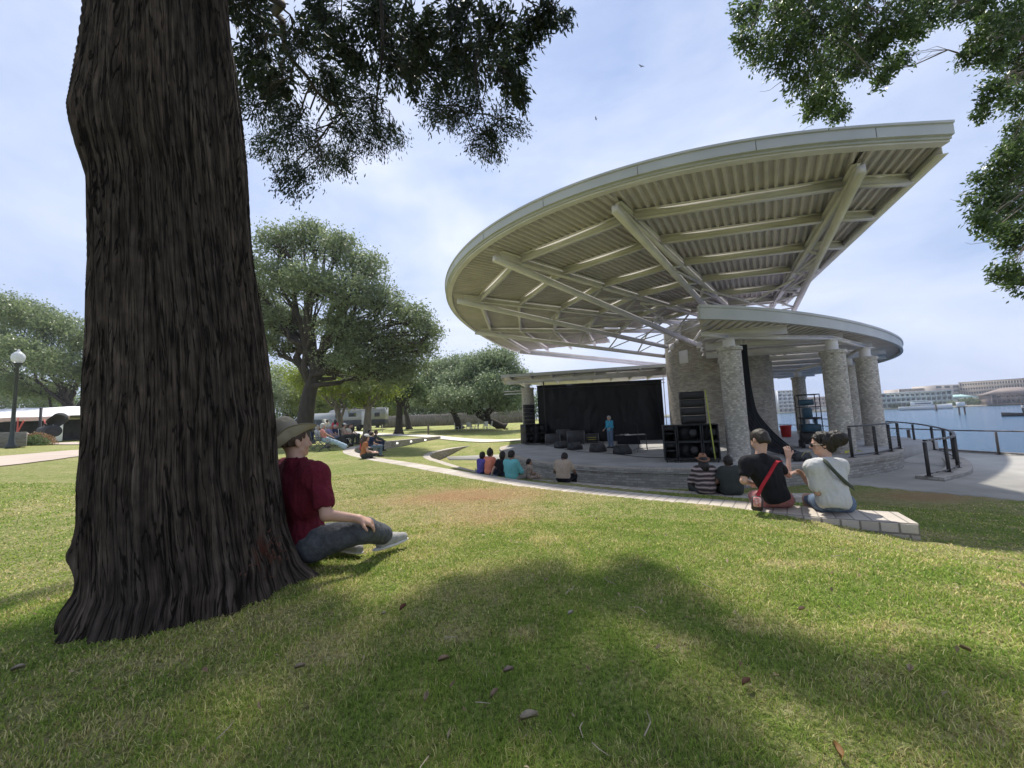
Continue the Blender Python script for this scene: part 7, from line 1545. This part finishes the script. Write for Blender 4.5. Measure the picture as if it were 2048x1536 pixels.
block('white six-storey apartment block across the water seen between the tower and columns', 1556, 1592, 290, 14.6, 16, whitew, 6, 4, zb=-1.7)
block('low pinkish building across the water behind the blue lift', 1592, 1680, 330, 9.6, 14, pinkw, 3, 12, whitew, dB=325)
block('low white building across the water right of the second column', 1700, 1766, 300, 7.0, 14, whitew, 2, 9, beigew)
block('long pale green three-storey motel across the water', 1764, 1905, 262, 8.2, 14, paleg, 3, 14, whitew, overhang=1.5, dB=246)
block('tall beige hotel wing with balconies behind the pale green motel', 1800, 1880, 330, 13.6, 16, beigew, 5, 16, dB=325)
block('plain beige hotel stair block standing taller than its balcony wings', 1874, 1925, 318, 15.3, 18, beigew, 5, 3, balc=False)
block('long hotel wing with many balconies at the right horizon', 1925, 2070, 318, 16.4, 16, beigew, 5, 26, brw, dB=290)
block('hotel wing continuing past the right edge of the view', 2072, 2200, 288, 17.0, 16, pinkw, 5, 20, brw, dB=270)
block('brown-roofed waterfront restaurant with dark porches at the right', 1985, 2100, 226, 4.2, 18, brw, 2, 12, brr, overhang=1, hip=4, dB=214)
block('small white building with green roof between the motel and restaurant', 1915, 1962, 250, 3.2, 12, whitew, 1, 5, grr, hip=2.5, overhang=.6, balc=False)
def fartree(px_, d, r_, lb, leafn='dark', seed=0, h_=None):
    q = atd(px_, 812, d); P = (q[0], q[1], -1.7); tree('shore_tree', lb, P, [(0, 0, 0), (0, 0, (h_ or r_)*.6)], [(0, 0, (h_ or r_)*.9, r_, r_, r_*.7), (r_*.7, 0, r_*.7, r_*.7, r_*.7, r_*.5), (-r_*.7, 0, r_*.7, r_*.7, r_*.7, r_*.5)], leafn, 1500, .7, .25, clump=1.1, seed=seed, group='trees along the far shore', twig=False)
for i, (x, d, r_, lb) in enumerate(((1936, 238, 3.2, 'large dark round tree left of the brown restaurant'), (1905, 240, 1.6, 'small palm-like tree at the right end of the motel'), (1958, 240, 2.4, 'green tree in front of the small white building'), (1870, 247, 1.5, 'small bush tree before the middle of the motel'), (1825, 252, 1.6, 'small bush tree before the left part of the motel'), (1740, 285, 3.0, 'dark tree between the columns across the water'), (1790, 258, 1.3, 'low shrub tree at the left end of the motel'), (2035, 222, 2.2, 'tree in front of the brown restaurant'))): fartree(x, d, r_, lb, 'dark' if i % 2 == 0 else 'oak', 70+i)
# pilings, marker, boats
pil = M('piling_wood', (.10, .08, .07), .9)
P = atz(1925, 829, -2.3); mkr = empty('channel_marker', (P[0], P[1], -2.3), 0, label='channel marker with a pale box on two pilings in the bay', cat='marker')
for x in (-.7, .7): MB().tube([(x, 0, -1), (x, 0, 1.9)], .16, 8).build('piling', pil, mkr)
MB().box((0, 0, 1.9), (2.0, 1, .2)).build('deck', pil, mkr); MB().box((-.1, 0, 2.6), (1.5, .8, 1.1), None, .05).build('box', whitew, mkr)
P = atz(1873, 822, -2.3); pp = empty('piling', (P[0], P[1], -2.3), 0, label='single dark piling in the bay before the pale green motel', cat='piling'); MB().tube([(0, 0, -1), (0, 0, 2.1)], .3, 8).build('piling_body', pil, pp); MB().lathe((0, 0, 2.1), [(.32, 0), (0, .4)], 10).build('piling_cap', pil, pp)
def boat(label, px_, py_, L_, m, a, cabin=True, d=None):
    P = atz(px_, py_, -2.3); c = empty('motorboat', (P[0], P[1], -2.3), a, label=label, cat='boat'); V = []; n_ = 10
    for i in range(n_):
        t = i/(n_-1); w_ = L_*.16*(1-t**3)+.02; hgt = L_*.10*(1+.5*t*t)
        V += [(L_*(t-.5), -w_, hgt), (L_*(t-.5), -w_*.6, -.1), (L_*(t-.5), w_*.6, -.1), (L_*(t-.5), w_, hgt)]
    F = [[i*4+k, i*4+4+k, i*4+5+k, i*4+1+k] for i in range(n_-1) for k in range(3)]+[[i*4+3, i*4+7, i*4+4, i*4] for i in range(n_-1)]+[[0, 1, 2, 3]]; mk('hull', V, F, m, c)
    if cabin: MB().box((-.05*L_, 0, L_*.17), (L_*.42, L_*.2, L_*.10), None, .1).build('cabin', whitew, c); MB().box((-.02*L_, 0, L_*.175), (L_*.30, L_*.204, L_*.035)).build('window', winm, c); MB().box((-.08*L_, 0, L_*.26), (L_*.30, L_*.18, .12), None, .03).build('hardtop', whitew, c)
    return c
boat('white motor yacht moored behind the blue scissor lift', 1652, 822, 15, whitew, rad(-30)); boat('long white boat moored in front of the pale green motel', 1850, 819.5, 18, whitew, rad(-48), True); 
b_ = boat('small dark open boat at the right edge of the bay', 2046, 832, 5.5, blackm, rad(150), False)
P = np.array(b_.location); person('person in pale shirt standing in the small dark boat', P+[.2, 0, .55], rad(60), dict(pelvis=(0, 0, .95), chest=(0, .02, 1.22), neck=(0, 0, 1.44), head=(0, .03, 1.59), shL=(-.18, 0, 1.40), shR=(.18, 0, 1.40), elL=(-.24, .02, 1.12), wrL=(-.20, .24, 1.05), elR=(.26, -.02, 1.12), wrR=(.22, .18, 1.0), hpL=(-.09, 0, .90), hpR=(.09, 0, .90), knL=(-.11, .02, .48), knR=(.11, .0, .48), anL=(-.12, -.02, .09), anR=(.12, -.02, .09), ftL=(-.2, 1, 0), ftR=(.2, 1, 0)), dict(shirt=lightg, pants=charc, hair='short'), h=.03)
# ================================================================ grass blades (near lawn), clippings and litter
def gz_fast(P):
    ix = np.clip(np.searchsorted(gx, P[:, 0])-1, 0, nx-2); iy = np.clip(np.searchsorted(gy, P[:, 1])-1, 0, ny-2); G2 = GZ.reshape(ny, nx)
    u = (P[:, 0]-gx[ix])/(gx[ix+1]-gx[ix]); v = (P[:, 1]-gy[iy])/(gy[iy+1]-gy[iy])
    return (G2[iy, ix]*(1-u)+G2[iy, ix+1]*u)*(1-v)+(G2[iy+1, ix]*(1-u)+G2[iy+1, ix+1]*u)*v
def grassblades():
    rg = np.random.default_rng(99); out = []
    def samp(n, r0, r1, p):      # radius distribution falling off with distance
        u = rg.random(n); r_ = (r0**(1-p)+u*(r1**(1-p)-r0**(1-p)))**(1/(1-p)); a = rg.uniform(rad(-61), rad(61), n); return np.c_[np.sin(a)*r_, np.cos(a)*r_]
    A = samp(320000, .75, 4.2, .35); B = samp(200000, 4.2, 22, .9)
    C = samp(130000, 9, 36, .5); P = np.r_[A, B, C]; near = np.r_[np.ones(len(A), bool), np.zeros(len(B)+len(C), bool)]
    s1, _ = sdist(P, W1); s2, _ = sdist(P, W2); s3, _ = sdist(P, STG); 
    inside_w1 = np.abs(s1) < .262; wend = np.hypot(P[:, 0]-W1[0, 0], P[:, 1]-W1[0, 1])
    ok = ~(np.abs(s1) < .262) & ~(np.abs(s2) < .245) & ~inpoly(P, PLAZA) & ~((s3 > -.2) & (P[:, 1] > 9)) & (np.hypot(P[:, 0]+1.93, P[:, 1]-2.36) > .45)
    for q_, hw_ in PATHS:
        m_ = np.hypot(P[:, 0], P[:, 1]) > 8; d_, i_ = sdist(P[m_], q_); ok[np.flatnonzero(m_)[np.abs(d_) < hw_[i_]+.06]] = False
    ok &= ~((P[:, 0] < -1) & (s2 > -.3) & (P[:, 1] > 19)); dr = dryness(P); br = brown(P); cl = fbm(np.c_[P*7, P[:, :1]*0], 2)
    ok &= rg.random(len(P)) < np.clip(1.15-.55*np.clip(dr-.45, 0, 1)-.35*br, .2, 1)
    P = P[ok]; near = near[ok]; dr = dr[ok]; br = br[ok]; cl = cl[ok]; n = len(P); z = gz_fast(P)
    rr = np.hypot(P[:, 0], P[:, 1]); h = rg.uniform(.009, .023, n)*(.6+.8*cl)*np.where(near, 1, 1.1)*(1-.45*br); w_ = np.clip(rr*.0016, .0022, .03)*rg.uniform(.7, 1.3, n)
    a = rg.uniform(0, 2*math.pi, n); ln = rg.uniform(.2, 1.5, n)*h; d = np.c_[np.cos(a), np.sin(a)]; s_ = np.c_[-d[:, 1], d[:, 0]]; b = np.c_[P, z-.004]
    b0 = b.copy(); b1 = b.copy(); b0[:, :2] -= s_*w_[:, None]/2; b1[:, :2] += s_*w_[:, None]/2
    m0 = b0.copy(); m1 = b1.copy(); 
    for m_ in (m0, m1): m_[:, :2] += d*(ln*.35)[:, None]; m_[:, 2] += h*.62
    t = b.copy(); t[:, :2] += d*ln[:, None]; t[:, 2] += h
    V = np.stack([b0, b1, m0*.5+m1*.5-np.c_[s_*w_[:, None]*.38, np.zeros(n)], m0*.5+m1*.5+np.c_[s_*w_[:, None]*.38, np.zeros(n)], t], 1).reshape(-1, 3)
    i = np.arange(n)*5; F4 = np.stack([i, i+1, i+3, i+2], 1); F3 = np.stack([i+2, i+3, i+4], 1)
    q = rg.random(n); dead = q < np.clip(.07+.55*np.clip(dr-.30, 0, 1)+.5*br, 0, .92)
    u = rg.random(n)[:, None]; g = np.array([.07, .125, .022])*(1-u)+np.array([.21, .29, .055])*u; ds = np.array([.24, .19, .085])*(1-u)+np.array([.58, .50, .27])*u; bn = np.array([.24, .13, .06])*(1-u)+np.array([.50, .32, .16])*u
    yel = np.clip(dr*1.1-.1, 0, 1)[:, None]; g = g*(1-yel*.5)+np.array([.26, .27, .07])*yel*.5*(.6+.8*u)
    c = np.where(dead[:, None], ds*(1-br[:, None])+bn*br[:, None], g); c = np.repeat(np.clip(c*np.array([1.62, 1.66, 1.45]), 0, .85), 5, 0)
    m, nt, b_ = newmat('grass_blade'); N = nt.nodes.new; L = nt.links.new; at = N('ShaderNodeAttribute'); at.attribute_name = 'col'; L(at.outputs['Color'], b_.inputs['Base Color']); b_.inputs['Roughness'].default_value = .5; b_.inputs['Specular IOR Level'].default_value = .15
    tr = N('ShaderNodeBsdfTranslucent'); L(at.outputs['Color'], tr.inputs['Color']); ms = N('ShaderNodeMixShader'); ms.inputs[0].default_value = .42; L(b_.outputs[0], ms.inputs[1]); L(tr.outputs[0], ms.inputs[2]); L(ms.outputs[0], nt.nodes['Material Output'].inputs['Surface'])
    print('blades', n)
    mk('grass', V, [F4, F3], m, None, True, attr={'col': c}, label='short mown grass blades covering the near lawn', cat='grass', kind='stuff')
grassblades()
rg = np.random.default_rng(15); P = []
while len(P) < 900:
    a = rg.uniform(-1.02, 1.02); r_ = .9+rg.random()**.8*9; q = np.array([math.sin(a)*r_, math.cos(a)*r_]); P.append(q)
P = np.array(P); s1, _ = sdist(P, W1); P = P[(s1 < -.3) & (np.hypot(P[:, 0]+1.93, P[:, 1]-2.36) > .7)]; z = ground_z(P)+.028
V, F, r_ = leafquads(np.c_[P, z], rg.uniform(.015, .035, (len(P), 1)), rg, .85, .42); lm = Mleaf('litter_leaf', (.20, .12, .07), (.40, .32, .21), .1, .7)
mk('leaf_litter', V, F, lm, None, attr={'rnd': r_}, label='scattered small dry leaves and clippings on the lawn', cat='leaves', kind='stuff')
rg = np.random.default_rng(16); mb = MB()
for i in range(26):
    a = rg.uniform(-.9, .9); r_ = rg.uniform(1.0, 3.5); q = np.array([math.sin(a)*r_, math.cos(a)*r_]); 
    if math.hypot(q[0]+1.93, q[1]-2.36) < .8: continue
    z = ground_z(q)[0]+.03; a2 = rg.uniform(0, 6.3); l_ = rg.uniform(.03, .11); p0 = np.r_[q, z]; p1 = p0+[math.cos(a2)*l_*.5, math.sin(a2)*l_*.5, .006]; p2 = p0+[math.cos(a2+.3)*l_, math.sin(a2+.3)*l_, 0]; mb.tube([p0, p1, p2], [.0022, .0018, .001], 4)
mb.build('twig_litter', M('twig_pale', (.40, .33, .24), .9), None, label='thin dry twigs scattered over the shaded grass', cat='twigs', kind='stuff')
# bare soil marks
# ================================================================ air
hm = bpy.data.materials.new('haze'); hm.use_nodes = True; nt = hm.node_tree; nt.nodes.clear(); o_ = nt.nodes.new('ShaderNodeOutputMaterial'); pv = nt.nodes.new('ShaderNodeVolumePrincipled')
pv.inputs['Color'].default_value = (.86, .91, 1, 1); pv.inputs['Density'].default_value = .0004; pv.inputs['Anisotropy'].default_value = .3; nt.links.new(pv.outputs[0], o_.inputs['Volume'])
hz_ = MB().box((200, 160, 9), (1500, 900, 30)).build('haze', hm, None, kind='stuff'); tag(hz_, 'thin pale haze over the lawn and bay', 'haze')
